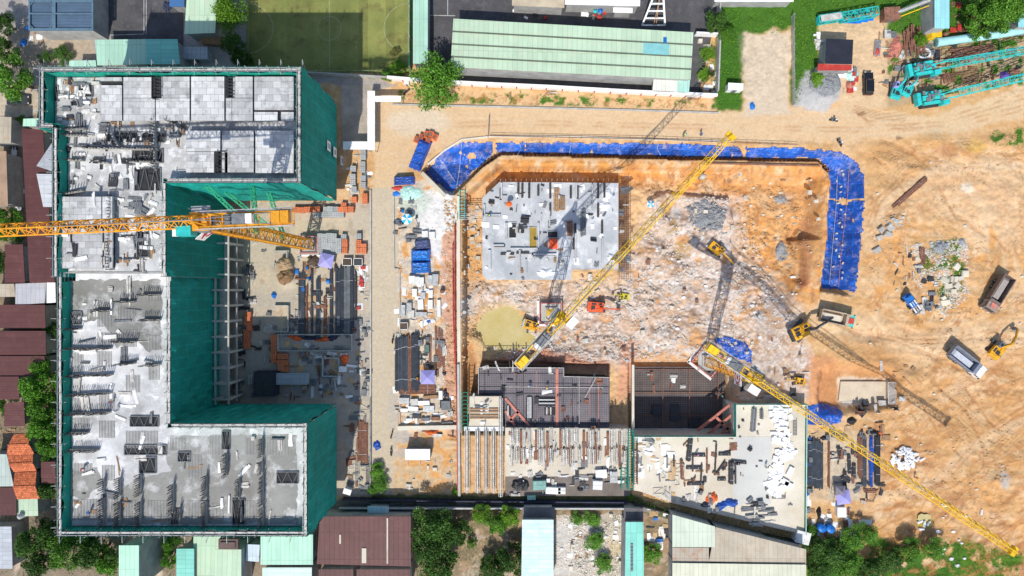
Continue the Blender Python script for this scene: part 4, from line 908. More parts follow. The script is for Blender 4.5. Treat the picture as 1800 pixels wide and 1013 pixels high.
shed('factory', [(562,908),(722,908),(722,996),(557,992)], 5.5, mar2, 'big maroon factory roof with pale strips, south of the wall', 'factory', extra=mroof)
shed('factory', [(560,1001),(621,1001),(621,1050),(560,1050)], 5.2, mar2, 'maroon roof cut by the bottom edge, left of a pipe', 'factory')
shed('factory', [(627,1001),(721,1001),(721,1050),(627,1050)], 5.2, mar2, 'maroon roof cut by the bottom edge, right of a pipe', 'factory')
shed('workshop', [(646,890),(684,891),(683,902),(646,902)], 3, corr('aqua_worn', (.40,.62,.66), 'X', .8, speck=(.7,.7,.7), speck_amt=.8), 'worn pale aqua awning above the maroon factory')
shed('workshop', [(918,914),(973,914),(973,1050),(916,1050)], 6, corr('striped_aqua', (.50,.68,.68), 'Y', .9, speck=(.72,.74,.70), speck_amt=.8), 'pale blue striped workshop roof between scrubland and rubble yard')
def vent(t, c, z):
    for k in range(8):
        p = W(1110.5, 958+k*6.2, z)-c; m = MB(); m.box((p.x, p.y, z+.1), (.5, .55, .12)); m.build('skylight', C['grey'], t)
shed('workshop', [(1100,918),(1131,918),(1132,1050),(1098,1050)], 6, corr('bright_aqua', (.22,.60,.50), 'X', 1.2), 'bright aqua workshop roof with a row of small dark skylights', extra=vent)
shed('workshop', [(1097,893),(1131,894),(1131,916),(1097,916)], 4, mat('dark_slab', (.15,.14,.14), .9, .3, .4), 'dark flat slab roof above the bright aqua workshop')
shed('workshop', [(918,892),(974,892),(974,912),(918,912)], 3.5, MATS['dark_slab'], 'brown-grey flat roof above the pale blue workshop')
shed('hall', [(1182,905),(1257,926),(1257,962),(1182,962)], 5.5, corr('cream_hall', (.56,.62,.50), 'X', .9), 'cream hall roof with slanted top edge, right of the small yard', 'hall')
shed('hall', [(1258,927),(1417,966),(1417,992),(1246,988)], 5.2, tan, 'tan weathered hall roof along the diagonal wall', 'hall')
shed('hall', [(1182,963),(1246,963),(1246,989),(1182,989)], 5.2, corr('mixed_hall', (.42,.36,.28), 'X', .9, speck=(.40,.15,.08), speck_amt=.7), 'brown patched hall roof below the cream one', 'hall')
shed('hall', [(1182,990),(1417,993),(1417,1050),(1182,1050)], 5.6, corr('cream_hall2', (.60,.60,.46), 'X', .9), 'wide cream hall roof along the bottom edge', 'hall')
# covered walkway near the block gate
wk = thing('covered_walkway', 'white roofed covered walkway in an L beside the netted block', 'walkway', W(652, 225, 0))
c = wk.location.copy()
def wkbox(x0, y0, x1, y1, z=3.2):
    a = W(x0, y1, z)-c; b = W(x1, y0, z)-c; m = MB(); m.box(((a.x+b.x)/2, (a.y+b.y)/2, z), (b.x-a.x, b.y-a.y, .15)); m.build('roof', C['white'], wk)
    m = MB()
    for x in (a.x+.15, b.x-.15):
        for y in np.linspace(a.y+.15, b.y-.15, max(2, int((b.y-a.y)/3)+1)): m.box((x, y, z/2), (.1, .1, z-.1))
    m.build('post', C['steel'], wk)
wkbox(646,160,659,264); wkbox(603,249,645.6,263); wkbox(659.4,169,705,179, 3.0)
# walls and fences
def wall(name, pts, h, w, m, label, cat='wall', cap=None, group=None, z=0, post=None, postm=None, rail=None):
    P = [W(a, b, z) for a, b in pts]; c = P[0].copy(); t = thing(name, label, cat, c, 0, group); mb = MB()
    for i in range(len(P)-1): a = P[i]-c; b = P[i+1]-c; mb.bar((a.x, a.y, h/2), (b.x, b.y, h/2), w, h)
    mb.build('panel', m, t)
    if post:
        pb = MB(); pb.box((0, 0, (h+.2)/2), (w+.12, w+.12, h+.2)); po = None
        for i in range(len(P)-1):
            a = P[i]-c; b = P[i+1]-c; n = max(1, int((b-a).length/post))
            for k in range(n+1 if i == len(P)-2 else n):
                if po is None: po = pb.build('post', postm or C['steel'], t); o = po
                else: o = po.copy(); COL.objects.link(o)
                o.location = a+(b-a)*k/n
    if rail:
        pb = MB()
        for i in range(len(P)-1):
            a = P[i]-c; b = P[i+1]-c; pb.bar((a.x, a.y, h+.06), (b.x, b.y, h+.06), rail)
        pb.build('coping', cap or C['white'], t)
    return t
wall('hoarding', [(684,142),(760,148),(830,152),(960,158),(1100,166),(1255,173)], 2.3, .12, C['white'], 'long white hoarding between the warehouse yard and haul road', 'hoarding', post=3, postm=C['red'], rail=.55)
wall('kerb_wall', [(690,184),(900,189),(1100,194),(1262,199)], .3, .3, C['conc'], 'low kerb along the north edge of the haul road', 'kerb')
wall('boundary_wall', [(1260,-30),(1261,60),(1257,165)], 2.2, .25, C['conc'], 'concrete boundary wall between the asphalt yard and grass strip', rail=.3, cap=C['conc'])
wall('boundary_wall', [(1220,63),(1258,65)], 2, .3, C['white'], 'short white wall end joining warehouse to boundary wall')
wall('fence', [(1391,30),(1392,186)], 1.6, .05, C['steel'], 'thin wire fence dividing the grass strips, top right', 'fence', post=3)
wall('boundary_wall', [(436,128),(560,132),(690,140)], 1.8, .2, C['conc'], 'low wall along the bottom of the football pitch')
wall('pitch_fence', [(724,-30),(723,125)], 3.0, .05, C['green'], 'green mesh fence on the right of the football pitch', 'fence', post=3)
wall('gutter_wall', [(604,875),(820,878),(1100,880)], 1.6, .22, C['navy'], 'dark boundary wall running along the south side of the site')
wall('boundary_wall', [(600,888),(1108,889)], 2.0, .2, MATS['lane_concrete'], 'grey wall parallel to the south lane, below the podium', rail=.32, cap=C['conc'])
wall('boundary_wall', [(1112,882),(1180,900),(1300,928),(1410,952)], 2.2, .18, C['dark'], 'dark boundary wall running diagonally past the cream hall')
wall('drain_kerb', [(652,335),(652,868)], .45, .3, C['conc'], 'grey kerb on the left of the concrete haul road', 'kerb')
wall('drain_kerb', [(692,345),(693,470)], .3, .25, C['conc'], 'upper kerb on the right of the concrete haul road', 'kerb')
wall('drain_kerb', [(693,472),(703,474),(703,745)], .3, .25, C['conc'], 'lower stepped kerb on the right of the concrete haul road', 'kerb')
wall('retaining_wall', [(742,305),(782,345)], .9, .8, C['concp'], 'pale concrete capping beam at the pit north-west corner')
wall('retaining_wall', [(806,345),(806,500),(807,620),(808,760)], .35, .7, C['concp'], 'pale capping beam down the west side of the pit')
wall('retaining_wall', [(806,640),(808,870)], 1.0, .5, C['conc'], 'concrete wall on the left of the trussed podium bay')
wall('retaining_wall', [(700,752),(806,750)], .8, .9, C['concp'], 'pale concrete beam closing the materials strip at its bottom')
wall('kerb_wall', [(752,290),(780,266),(812,246),(870,240),(1000,241),(1290,250)], .25, .35, C['concp'], 'pale kerb curving along the top of the blue tarpaulin', 'kerb')
def barrier(pts, label, m, h=1.1, z=0, w=.07, name='guard_rail', lean=0):
    P = [W(a, b, z) for a, b in pts]; c = P[0].copy(); t = thing(name, label, 'railing', c); r = MB(); p_ = MB()
    for i in range(len(P)-1):
        a = P[i]-c; b = P[i+1]-c
        for zz in (.45, h): r.bar((a.x, a.y, zz), (b.x, b.y, zz), w)
    r.build('rail', m, t); p_.bar((0, 0, 0), (0, 0, h+.1), w); po = None
    for i in range(len(P)-1):
        a = P[i]-c; b = P[i+1]-c; n = max(1, int((b-a).length/2.4))
        for k in range(n):
            if po is None: po = p_.build('post', m, t); o = po
            else: o = po.copy(); COL.objects.link(o)
            o.location = a+(b-a)*k/n
    return t
barrier([(800,395),(800,500),(801,620),(803,700),(805,862)], 'long red guard rail down the west side of the pit', C['red'], w=.14)
barrier([(796,430),(797,560),(800,640)], 'second red guard rail just left of the pit edge', C['red'], w=.09)
barrier([(860,205),(858,244)], 'short grey rail crossing the haul road verge near the tarpaulin', C['grey'])
barrier([(862,240),(1000,243),(1150,246),(1290,252),(1400,256)], 'thin rail along the top of the north tarpaulin', C['rust'], w=.06)
barrier([(652,700),(652,860)], 'rail on the right edge of the block yard, lower part', C['grey'])
# ------------------------------------------------------------------ concrete decks and formwork in and beside the pit
def deck(name, pts, ztop, thick, m, label, cat='slab', under=None, z0=None):
    P = [W(a, b, ztop) for a, b in pts]; c = sum(P, Vector())/len(P); c.z = 0; t = thing(name, label, cat, c)
    mb = MB(); mb.prism([(p.x-c.x, p.y-c.y) for p in P], ztop-thick, ztop); mb.build('slab', m, t)
    if z0 is not None:
        q = [(p-c)*.985 for p in P]; mb = MB(); mb.prism([(p.x, p.y) for p in q], z0, ztop-thick); mb.build('lower_wall', under or MATS['raw_wall'], t)
    return t, c
slabm = mat('new_slab', (.38,.40,.42), .88, .12, .14, col2=(.54,.55,.56), speck=(.72,.72,.72), speck_amt=.75, bump=.2)
podm = mat('podium_slab', (.62,.55,.43), .88, .15, .10, col2=(.72,.66,.55), speck=(.60,.46,.29), speck_amt=.4, bump=.2)
podg = mat('podium_slab_grey', (.58,.57,.53), .88, .1, .1, speck=(.58,.57,.55), speck_amt=.4)
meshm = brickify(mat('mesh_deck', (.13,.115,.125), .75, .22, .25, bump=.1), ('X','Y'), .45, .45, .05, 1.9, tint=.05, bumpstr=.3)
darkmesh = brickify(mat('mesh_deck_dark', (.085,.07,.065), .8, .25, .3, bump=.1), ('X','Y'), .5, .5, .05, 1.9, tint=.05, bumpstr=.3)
SL = -1.2
t, c = deck('floor_slab', [(878,320),(1087,322),(1087,474),(1006,474),(1004,492),(856,492),(848,484),(848,348)], SL, .45, slabm, 'grey concrete floor slab with clipped corner, standing in the pit', under=MATS['raw_wall'], z0=-5.6)
# openings and upstands of the slab
def onslab(mb, x0, y0, x1, y1, z, h, inset_=0):
    a = W(x0, y1, z); b = W(x1, y0, z); mb.box(((a.x+b.x)/2-c.x, (a.y+b.y)/2-c.y, z+h/2), (b.x-a.x, b.y-a.y, h))
for x0, y0, x1, y1, mm in ((895,392,907,418,voidm),(931,400,943,437,mat('ochre_water', (.38,.26,.05), .3, .2, .5)),(963,407,980,419,voidm),(965,419,980,438,mat('orange_lid', (.80,.10,.03), .5, .1, 1))):
    mb = MB(); onslab(mb, x0, y0, x1, y1, SL, .03 if mm is not MATS['orange_lid'] else .25); mb.build('opening' if mm is not MATS['orange_lid'] else 'opening_cover', mm, t)
    k = MB()
    for q in ((x0-1,y0-1,x1+1,y0),(x0-1,y1,x1+1,y1+1),(x0-1,y0,x0,y1),(x1,y0,x1+1,y1)): onslab(k, *q, SL, .25)
    k.build('opening_kerb', slabm, t)
for x0, y0, x1, y1 in ((981,344,984,350),(848,377,880,380),(965,371,967,400),(912,440,915,481),(923,456,926,481),(938,446,978,449),(858,440,863,474),(867,430,886,433),(1010,410,1013,462),(1057,418,1060,463),(1011,322,1014,348),(850,360,853,378),(880,322,883,350),(897,436,950,438),(978,440,981,474),(888,392,892,420),(1040,325,1042,372),(945,392,948,440)):
    mb = MB(); onslab(mb, x0, y0, x1, y1, SL, .55); mb.build('upstand', slabm, t)
g = MB()          # starter bars round the east edge and along the south edge
for yy in range(326, 492, 4):
    for xx in range(1088, 1108, 4): p = W(xx, yy, SL-1)-c; g.bar((p.x, p.y, SL-3), (p.x, p.y, SL+.4), .05)
for yy in range(326, 492, 4): a = W(1087, yy, SL-1)-c; b = W(1108, yy, SL-1)-c; g.bar((a.x, a.y, SL-.6), (b.x, b.y, SL-.6), .06)
for xx in range(1088, 1109, 4): a = W(xx, 325, SL-1)-c; b = W(xx, 492, SL-1)-c; g.bar((a.x, a.y, SL-.55), (b.x, b.y, SL-.55), .06)
g.build('rebar_mat', C['rust'], t)
g = MB()
for xx in range(1006, 1100, 3): p = W(xx, 476, SL)-c; g.bar((p.x, p.y, SL-.2), (p.x, p.y-.2, SL+.9), .07)
for xx in range(880, 1086, 9): p = W(xx, 318, SL)-c; g.bar((p.x, p.y, SL-.2), (p.x, p.y+.25, SL+1.0), .06)
g.build('starter_bars', C['pale'], t)
# mesh decks
MZ = -1.0
t, c = deck('mesh_deck', [(841,646),(991,647),(991,662),(1071,664),(1071,751),(888,750),(884,695),(841,693)], MZ, .25, meshm, 'dark grey reinforcing mesh deck with red strips, left of the deep basement', 'deck', z0=-5.9, under=voidm)
mb = MB()
for x in (852, 908, 920, 978, 990, 1006, 1018, 1048): a = W(x, 648 if x < 990 else 665, MZ)-c; b = W(x, 750 if x > 888 else 693, MZ)-c; mb.bar(a+Vector((0,0,.06)), b+Vector((0,0,.06)), .13, .12)
for y in (657, 680, 692, 745): a = W(842, y, MZ)-c; b = W(1070 if y > 663 else 990, y, MZ)-c; a.x = (W(889, y, MZ)-c).x if y > 694 else a.x; mb.bar(a+Vector((0,0,.05)), b+Vector((0,0,.05)), .13, .12)
mb.build('seam_bars', C['dark'], t)
mb = MB()
for x, y0, y1, w in ((979,648,750,.6),(1052,668,748,.12),(1036,668,730,.08),(943,650,690,.08)): a = W(x, y0, MZ)-c; b = W(x, y1, MZ)-c; mb.bar(a+Vector((0,0,.1)), b+Vector((0,0,.1)), w, .08)
mb.build('red_strip', C['pink'], t)
mb = MB()
for x in range(842, 991, 7): p = W(x, 646, MZ)-c; mb.bar((p.x, p.y, MZ), (p.x, p.y+.15, MZ+1.1), .06)
for x0, y0, x1, y1 in ((841,646,991,647),(991,647,991,663),(991,662,1071,664),(841,646,841,693),(1018,664,1018,745),(1028,700,1048,664),(888,680,1060,682)):
    a = W(x0, y0, MZ+1)-c; b = W(x1, y1, MZ+1)-c; mb.bar(a, b, .09)
mb.build('edge_rail', C['pale'], t)
mb = MB()
for x0, y0, x1, y1 in ((925,697,937,736),(946,697,976,714),(957,716,976,730),(890,712,898,732)):
    a = W(x0, y1, MZ)-c; b = W(x1, y0, MZ)-c; mb.box(((a.x+b.x)/2, (a.y+b.y)/2, MZ+.02), (b.x-a.x, b.y-a.y, .12))
mb.build('pit_opening', voidm, t)
mb = MB()
for x0, y0, x1, y1 in ((928,698,928,735),(933,698,933,735),(947,703,975,703),(947,709,975,709),(961,716,961,729),(968,716,968,729),(930,698,930,735),(893,713,893,731)):
    a = W(x0, y0, MZ+.3)-c; b = W(x1, y1, MZ+.3)-c; mb.bar(a, b, .3, .25)
mb.build('falsework', C['steel'], t)
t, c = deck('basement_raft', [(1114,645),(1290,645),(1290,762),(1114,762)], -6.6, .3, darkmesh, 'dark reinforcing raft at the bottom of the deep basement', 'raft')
for x0, y0, x1, y1 in ((1146,712,1166,730),(1178,712,1194,740),(1210,735,1232,755)):
    mb = MB(); a = W(x0, y1, -6.5)-c; b = W(x1, y0, -6.5)-c; mb.box(((a.x+b.x)/2, (a.y+b.y)/2, -6.35), (b.x-a.x, b.y-a.y, .45)); mb.build('lift_pit', C['dark'], t)
mb = MB()
for x in (1114, 1165, 1212, 1262, 1288): a = W(x, 648, -5.6)-c; b = W(x, 760, -6.4)-c; mb.bar(a, b, .14)
for y in (650, 690, 730, 758): a = W(1116, y, -6.3)-c; b = W(1289, y, -6.3)-c; mb.bar(a, b, .12)
mb.build('seam_bars', C['rust'], t)
wall('retaining_wall', [(1112,641),(1112,764)], .6, .5, C['concp'], 'concrete wall on the left side of the deep basement', z=0)
def strut(name, pts, label):
    t = thing(name, label, 'strut', W(*pts[0][0], -1)); c = t.location.copy(); c.z = 0; t.location.z = 0
    for a, b in pts: mb = MB(); mb.bar(W(*a, -1)-c, W(*b, -1)-c, .5, .5); mb.build('beam', C['pink'], t)
strut('steel_strut', [((1282,712),(1226,757)),((1290,726),(1243,765)),((1258,733),(1280,755)),((1290,741),(1268,764))], 'crossed red steel struts bracing the corner of the deep basement')
strut('steel_strut', [((888,700),(930,748)),((888,722),(905,748)),((912,722),(896,740))], 'crossed red steel struts at the left corner of the mesh deck')
# podium decks
PZ = 1.6
t, c = deck('podium_deck', [(1292,710),(1416,710),(1414,940),(1340,923),(1180,884),(1125,864),(1113,862),(1113,766),(1291,766)], PZ, .5, podm, 'large pale concrete podium deck with white boards and timber on it', z0=-6.5, under=C['conc'])
mb = MB(); q = [W(*v, PZ) for v in ((1291,766),(1356,710),(1356,898),(1291,898),(1240,880),(1240,800))]
mb.prism([(p.x-c.x, p.y-c.y) for p in ([W(*v, PZ) for v in ((1292,768),(1356,768),(1356,886),(1292,886),(1288,870),(1288,800))])], PZ, PZ+.03); mb.build('screed_bay', podg, t)
mb = MB()
for pts in (((1113,766),(1291,766)),((1291,766),(1291,710)),((1291,710),(1416,710)),((1416,710),(1414,938))):
    a = W(*pts[0], PZ)-c; b = W(*pts[1], PZ)-c; mb.bar((a.x, a.y, PZ+.5), (b.x, b.y, PZ+.5), .06, 1.1)
mb.build('edge_net', C['green'], t)
mb = MB()
for pts in (((1113,767),(1290,767)),((1292,765),(1292,711)),((1293,711),(1415,711)),((1414.5,712),(1412.5,936))):
    a = W(*pts[0], PZ)-c; b = W(*pts[1], PZ)-c; mb.bar((a.x, a.y, PZ+1.15), (b.x, b.y, PZ+1.15), .1)
mb.build('guard_rail', C['white'], t)
t, c = deck('podium_deck', [(888,752),(1108,754),(1108,872),(888,872)], .5, .4, podm, 'pale formwork deck under the rows of trusses, bottom middle', z0=-5.5, under=C['conc'])
mb = MB(); p0 = W(888, 872, .5)-c; p1 = W(1108, 838, .5)-c; mb.box(((p0.x+p1.x)/2, (p0.y+p1.y)/2, .52), (p1.x-p0.x, p1.y-p0.y, .05)); mb.build('dark_strip', mat('dark_brown_slab', (.21,.175,.15), .9, .25, .4), t)  # darker brown band along the bottom of the formwork deck
t, c = deck('podium_deck', [(824,697),(882,697),(882,752),(824,752)], .5, .4, podm, 'small pale deck with brown beams, above the long trusses', z0=-5.5, under=C['conc'])
mb = MB()
for y in (719, 724, 730, 735): a = W(826, y, .6)-c; b = W(880, y, .6)-c; mb.bar(a, b, .3, .3)
mb.build('beam', C['timber'], t)
t, c = deck('podium_deck', [(815,753),(886,753),(886,872),(815,872)], -1.6, .3, mat('green_grey_slab', (.15,.19,.13), .85, .25, .2, col2=(.22,.26,.20), speck=(.12,.12,.13), speck_amt=.6), 'sunken green-grey bay under the long white trusses', z0=-5.5, under=C['conc'])  # dull green-grey floor colour with darker flecks
wall('retaining_wall', [(816,753),(886,753)], .7, .9, C['white'], 'white capping beam above the long trusses')
# trusses: ladder-like, one thing each, parts chord/rungs
def truss_mesh(L, w=.85, n=None):
    a = MB(); b = MB(); n = n or int(L/.42)
    a.bar((-w/2, 0, 0), (-w/2, L, 0), .11); a.bar((w/2, 0, 0), (w/2, L, 0), .11); a.bar((0, 0, .5), (0, L, .5), .26, .12)
    for k in range(n+1):
        y = L*k/n; b.bar((-w/2, y, 0), (w/2, y, 0), .06)
        if k % 3 == 0: b.bar((-w/2, y, 0), (0, y, .5), .05); b.bar((w/2, y, 0), (0, y, .5), .05)
    return a, b
TR = []
def truss(px, y0, y1, z, w=.85, jog=0):
    p = W(px, y1, z); q = W(px, y0, z); L = (q-p).length; t = thing('formwork_truss', '', 'truss', p, jog)
    a, b = truss_mesh(L, w); a.build('chord', C['pale'], t); b.build('rung', C['steel'], t); return t
g1 = [truss(x, 756, 866, .9, .9) for x in (821, 839.5, 854.5, 867.5)]+[truss(880, 700, 873, 1.6, .8)]
order(g1, 'long white ladder-like truss', 'over the sunken green bay', 'x', 'long trusses')
g2 = []
for k, x in enumerate((902,909,921,930,948,953,968,991,997,1005,1014,1037,1042,1052,1074,1080,1093,1101)):
    g2.append(truss(x, 753+rng.uniform(-2, 3), 783+rng.uniform(-2, 3), 1.2, rng.choice([.6, .8]), rng.uniform(-.03, .03)))
order(g2, 'short white truss', 'in the upper row on the pale formwork deck', 'x', 'short trusses, upper row')
g2 = []
for k, x in enumerate((899,908,921,932,948,955,969,990,996,1006,1018,1036,1043,1053,1076,1084,1096)):
    g2.append(truss(x, 789+rng.uniform(-2, 3), 816+rng.uniform(-5, 4), 1.2, rng.choice([.6, .8]), rng.uniform(-.06, .06)))
order(g2, 'short white truss', 'in the lower row on the pale formwork deck', 'x', 'short trusses, lower row')
g2 = []
for x, y0, y1 in ((916,756,815),(942,758,808),(962,760,820),(985,756,800),(1000,760,815),(1026,758,812),(1047,762,815),(1068,760,800),(1089,760,820)):
    p = W(x, y1, .6); L = (W(x, y0, .6)-p).length; mb = MB(); mb.box((0, L/2, .2), (.5, L, .35)); mb.box((.7, L/2+.3, .1), (.3, L*.8, .2)); g2.append(solo('formwork_beam', mb, C['rust'], '', 'beam', p))
order(g2, 'dark rusty formwork beam', 'between the short white trusses', 'x', 'beams between trusses')
def bars_net(pts, z, label, m, name='scaffold_bay', n=10, cat='scaffold'):
    (x0, y0), (x1, y1) = pts; a = W(x0, y1, z); b = W(x1, y0, z); t = thing(name, label, cat, (a.x, a.y, 0)); g = MB(); p = MB(); L = b.y-a.y; Wd = b.x-a.x
    for k in range(n+1):
        y = L*k/n; g.bar((0, y, z), (Wd, y, z), .08); 
        for x in (0, Wd): p.bar((x, y, -.5), (x, y, z+.8), .09)
    for x in (0, Wd): g.bar((x, 0, z), (x, L, z), .09); g.bar((x, 0, z+.7), (x, L, z+.7), .07)
    g.build('ledger', m, t); p.build('standards', m, t); return t
bars_net(((1104,757),(1113,860)), 2.4, 'green-netted scaffold tower between the two podium decks', C['green'], n=22)
bars_net(((1114,780),(1120,850)), 2.8, 'rusty scaffold bay at the left edge of the large podium', C['rust'], n=22)
bars_net(((1092,822),(1103,858)), 1.8, 'small green scaffold frame near the bottom of the truss deck', C['green'], n=6)
bars_net(((812,690),(822,752)), 1.6, 'green-netted stair scaffold at the left end of the mesh deck', C['green'], n=9)
t = bars_net(((808,335),(817,385)), .4, 'teal stair tower beside the pit north-west corner', C['teal'], n=8)
bars_net(((804,376),(848,386)), .3, 'grey footbridge scaffold from the pit edge to the floor slab', C['pale'], n=3)
# sheet piles: a corrugated steel wall with a waler
def sheetpile(pts, label, z0=-5.5, z1=-1.5, n_=None):
    P = [G(a, b) for a, b in pts]; c = P[0].copy(); c.z = 0; t = thing('sheet_pile_wall', label, 'retaining wall', c); mb = MB(); wb = MB(); w2 = MB()
    for i in range(len(P)-1):
        a = P[i]-c; b = P[i+1]-c; a.z = b.z = 0; d = b-a; L = d.length; d.normalize(); nn = Vector((-d.y, d.x, 0)); n = max(2, int(L/.42)*2)
        for k in range(n):
            p = a+d*(L*k/n)+nn*(.0 if k % 4 < 2 else .4); q = a+d*(L*(k+1)/n)+nn*(.0 if (k+1) % 4 < 2 else .4)
            h = .12*math.sin(k*1.3+i); mb.bar((p.x, p.y, (z0+z1+h)/2), (q.x, q.y, (z0+z1+h)/2), .10, z1-z0+h)
        for off, zz in ((1.0, z1-.9), (1.7, z1-.9)):
            p = a+nn*off; q = b+nn*off; wb.bar((p.x, p.y, zz), (q.x, q.y, zz), .28, .35)
        k = int(L/2.2)
        for j in range(k): p = a+d*(L*j/k)+nn*.3; q = p+nn*1.6; w2.bar((p.x, p.y, z1-.7), (q.x, q.y, z1-.75), .16)
    mb.build('sheet_piles', C['rust'], t); wb.build('waler', C['pink'], t); w2.build('bracket', C['timber'], t); return t
sheetpile([(1456,302),(1440,281),(1180,276),(876,269)], 'long brown corrugated sheet-pile wall under the north tarpaulin')
sheetpile([(874,270),(843,296),(801,344)], 'diagonal brown sheet-pile wall at the pit north-west corner')
w = thing('steel_waler', 'stepped rusty steel beams at the pit north-east corner', 'beam', G(1452, 300))
for k in range(9): mb = MB(); mb.bar((-1.6+.25*k, 1.9-.6*k, -1.2), (1.4+.25*k, .9-.6*k, -1.2), .34, .5); mb.build('beam', C['rust'], w)
wall('steel_fence', [(1240,287),(1240,287.5),(1440,292)], .5, .25, C['rust'], 'rusty steel edge rail along the pit north side, right half', 'rail')
# the slab in the hollow to the south-east
t, c = deck('raft_slab', [(1478,671),(1562,671),(1562,709),(1510,713),(1474,705)], -2.1, .4, mat('sandy_slab', (.60,.50,.37), .9, .15, .2, speck=(.5,.38,.25), speck_amt=.5), 'sandy concrete slab in the hollow right of the podium')
mb = MB()
for k in range(13): mb.bar((-1+.16*k, -2.2, .05), (-1+.16*k, 2.2, .05), .06)
for k in range(15): mb.bar((-1, -2.2+.31*k, .1), (1, -2.2+.31*k, .1), .06)
mb.bar((-1.1,-2.3,.15),(1.1,-2.3,.15),.12); mb.bar((-1.1,2.3,.15),(1.1,2.3,.15),.12); mb.bar((-1.1,-2.3,.15),(-1.1,2.3,.15),.12); mb.bar((1.1,-2.3,.15),(1.1,2.3,.15),.12)
solo('steel_grid', mb, C['pale'], 'pale steel grid frame at the right end of the sandy slab', 'frame', W(1570, 691, -1))
# ------------------------------------------------------------------ tower cranes
def tower_crane(label, base, pivot, tip, tail, z, zb, mastw, m_mast, m_jib, sections, sign, cabside=1, jibw=1.5, apexh=5.5, thick=.17, sroof=None, cabpx=None):
    zp = z
    B = W(*base, zb); Pv = W(*pivot, z); Tp = W(*tip, z); Tl = W(*tail, z); Pv.x, Pv.y = B.x+(Pv.x-B.x), B.y+(Pv.y-B.y)
    P = Vector((B.x, B.y, z))            # the mast is plumb
    t = thing('tower_crane', label, 'tower crane', B); c = B.copy()
    mb = MB(); mb.box((0, 0, .3), (4.2, 4.2, .6)); mb.box((0, 0, .8), (2.6, 2.6, .5)); mb.build('base', C['conc'], t)
    mb = MB(); mb.lattice((0, 0, .6), (0, 0, z-zb-1.6), mastw, mastw, sections, thick, thick*.62); mb.build('mast', m_mast, t)
    mb = MB(); n = max(2, int((z-zb)/3))
    for k in range(n): mb.bar((.35, -.3, 1+k*3), (.35, -.3, 3.9+k*3), .06); mb.bar((-.1, -.3, 1+k*3), (-.1, -.3, 3.9+k*3), .06)
    for k in range(int((z-zb-3)/.6)): mb.bar((-.1, -.3, 1.2+k*.6), (.35, -.3, 1.2+k*.6), .05)
    mb.build('ladder', C['steel'], t)
    p = P-c; zt = p.z
    mb = MB(); mb.tube((0, 0, zt-1.7), (0, 0, zt-1.0), mastw*.75, 20); mb.tube((0, 0, zt-1.0), (0, 0, zt-.5), mastw*.6, 20); mb.build('slewing_ring', C['grey'], t)
    d = (Tp-Pv); Lj = (Vector((Tp.x, Tp.y, 0))-Vector((B.x, B.y, 0))).length; d.z = 0; d.normalize(); dt = d*-1; Lt = (Tl-Pv).length
    s = Vector((-d.y, d.x, 0))
    mb = MB(); mb.box((0, 0, zt-.2), (mastw*1.25, mastw*1.25, .5), math.atan2(d.y, d.x)); mb.build('turntable', m_jib, t)
    j0 = Vector((0, 0, zt)); j1 = d*Lj+Vector((0, 0, zt)); n = max(10, int(Lj/1.35))
    j = MB(); j.lattice(j0, j1, jibw, 1.5, n, thick*.9, thick*.5, tri=True); j.build('jib', m_jib, t)
    mb = MB(); mb.box(tuple(j1+Vector((0, 0, .3))), (.8, jibw+.5, .9), math.atan2(d.y, d.x)); mb.build('jib_head', m_jib, t)
    k0 = Vector((0, 0, zt+.2)); k1 = dt*Lt+Vector((0, 0, zt+.2)); w = jibw*.5
    mb = MB()
    for sg in (-1, 1): mb.bar(k0+s*sg*w, k1+s*sg*w, .3, .4)
    for i in range(9): q = k0+(k1-k0)*i/8; mb.bar(q-s*w, q+s*w, .14)
    mb.build('counter_jib', m_jib, t)
    mb = MB()
    for sg in (-1, 1):
        for hh in (.6, 1.1): mb.bar(k0+s*sg*(w+.38)+Vector((0, 0, hh)), k1+s*sg*(w+.38)+Vector((0, 0, hh)), .06)
        for i in range(9): q = k0+(k1-k0)*i/8+s*sg*(w+.38); mb.bar(q, q+Vector((0, 0, 1.1)), .06)
    mb.bar(k1-s*(w+.38)+Vector((0, 0, 1.1)), k1+s*(w+.38)+Vector((0, 0, 1.1)), .06)
    for sg in (-1, 1): mb.bar(k0+s*sg*(w+.22)+dt*.3, k1+s*sg*(w+.22), .22, .05)
    mb.build('walkway_rail', C['steel'], t)
    ang = math.atan2(d.y, d.x)
    for i, f in enumerate((.93, .84)):
        mb = MB(); q = k0+dt*Lt*f; mb.box((q.x, q.y, q.z+.5), (Lt*.085, w*1.9, 1.8), ang); mb.build('counterweight', m_jib if i < 3 else C['conc'], t)
    mb = MB(); q = k0+dt*Lt*.45; mb.box((q.x, q.y, q.z+.7), (1.7, 1.4, 1.1), ang); q2 = k0+dt*Lt*.33; mb.tube(q2-s*.7+Vector((0,0,.7)), q2+s*.7+Vector((0,0,.7)), .45, 12); mb.build('winch', C['grey'], t)
    mb = MB(); q = k0+dt*Lt*.55; mb.box((q.x, q.y, q.z+.6), (.9, 1.3, 1.0), ang); mb.build('switch_cabinet', C['white'], t)
    ap = Vector((0, 0, zt+apexh)); mb = MB()
    for sg in (-1, 1):
        mb.bar(s*sg*w+Vector((0, 0, zt)), ap+s*sg*.2, .24); mb.bar(s*sg*w+dt*1.6+Vector((0, 0, zt)), ap+s*sg*.2, .18)
    for i in range(1, 5): f = i/5; mb.bar(s*w*(1-f)+Vector((0, 0, zt+apexh*f)), s*-w*(1-f)+Vector((0, 0, zt+apexh*f)), .12)
    mb.build('apex_frame', m_jib, t)
    mb = MB(); top = 1.5
    for f in (.30, .66): mb.bar(ap, j0+(j1-j0)*f+Vector((0, 0, top)), .10)
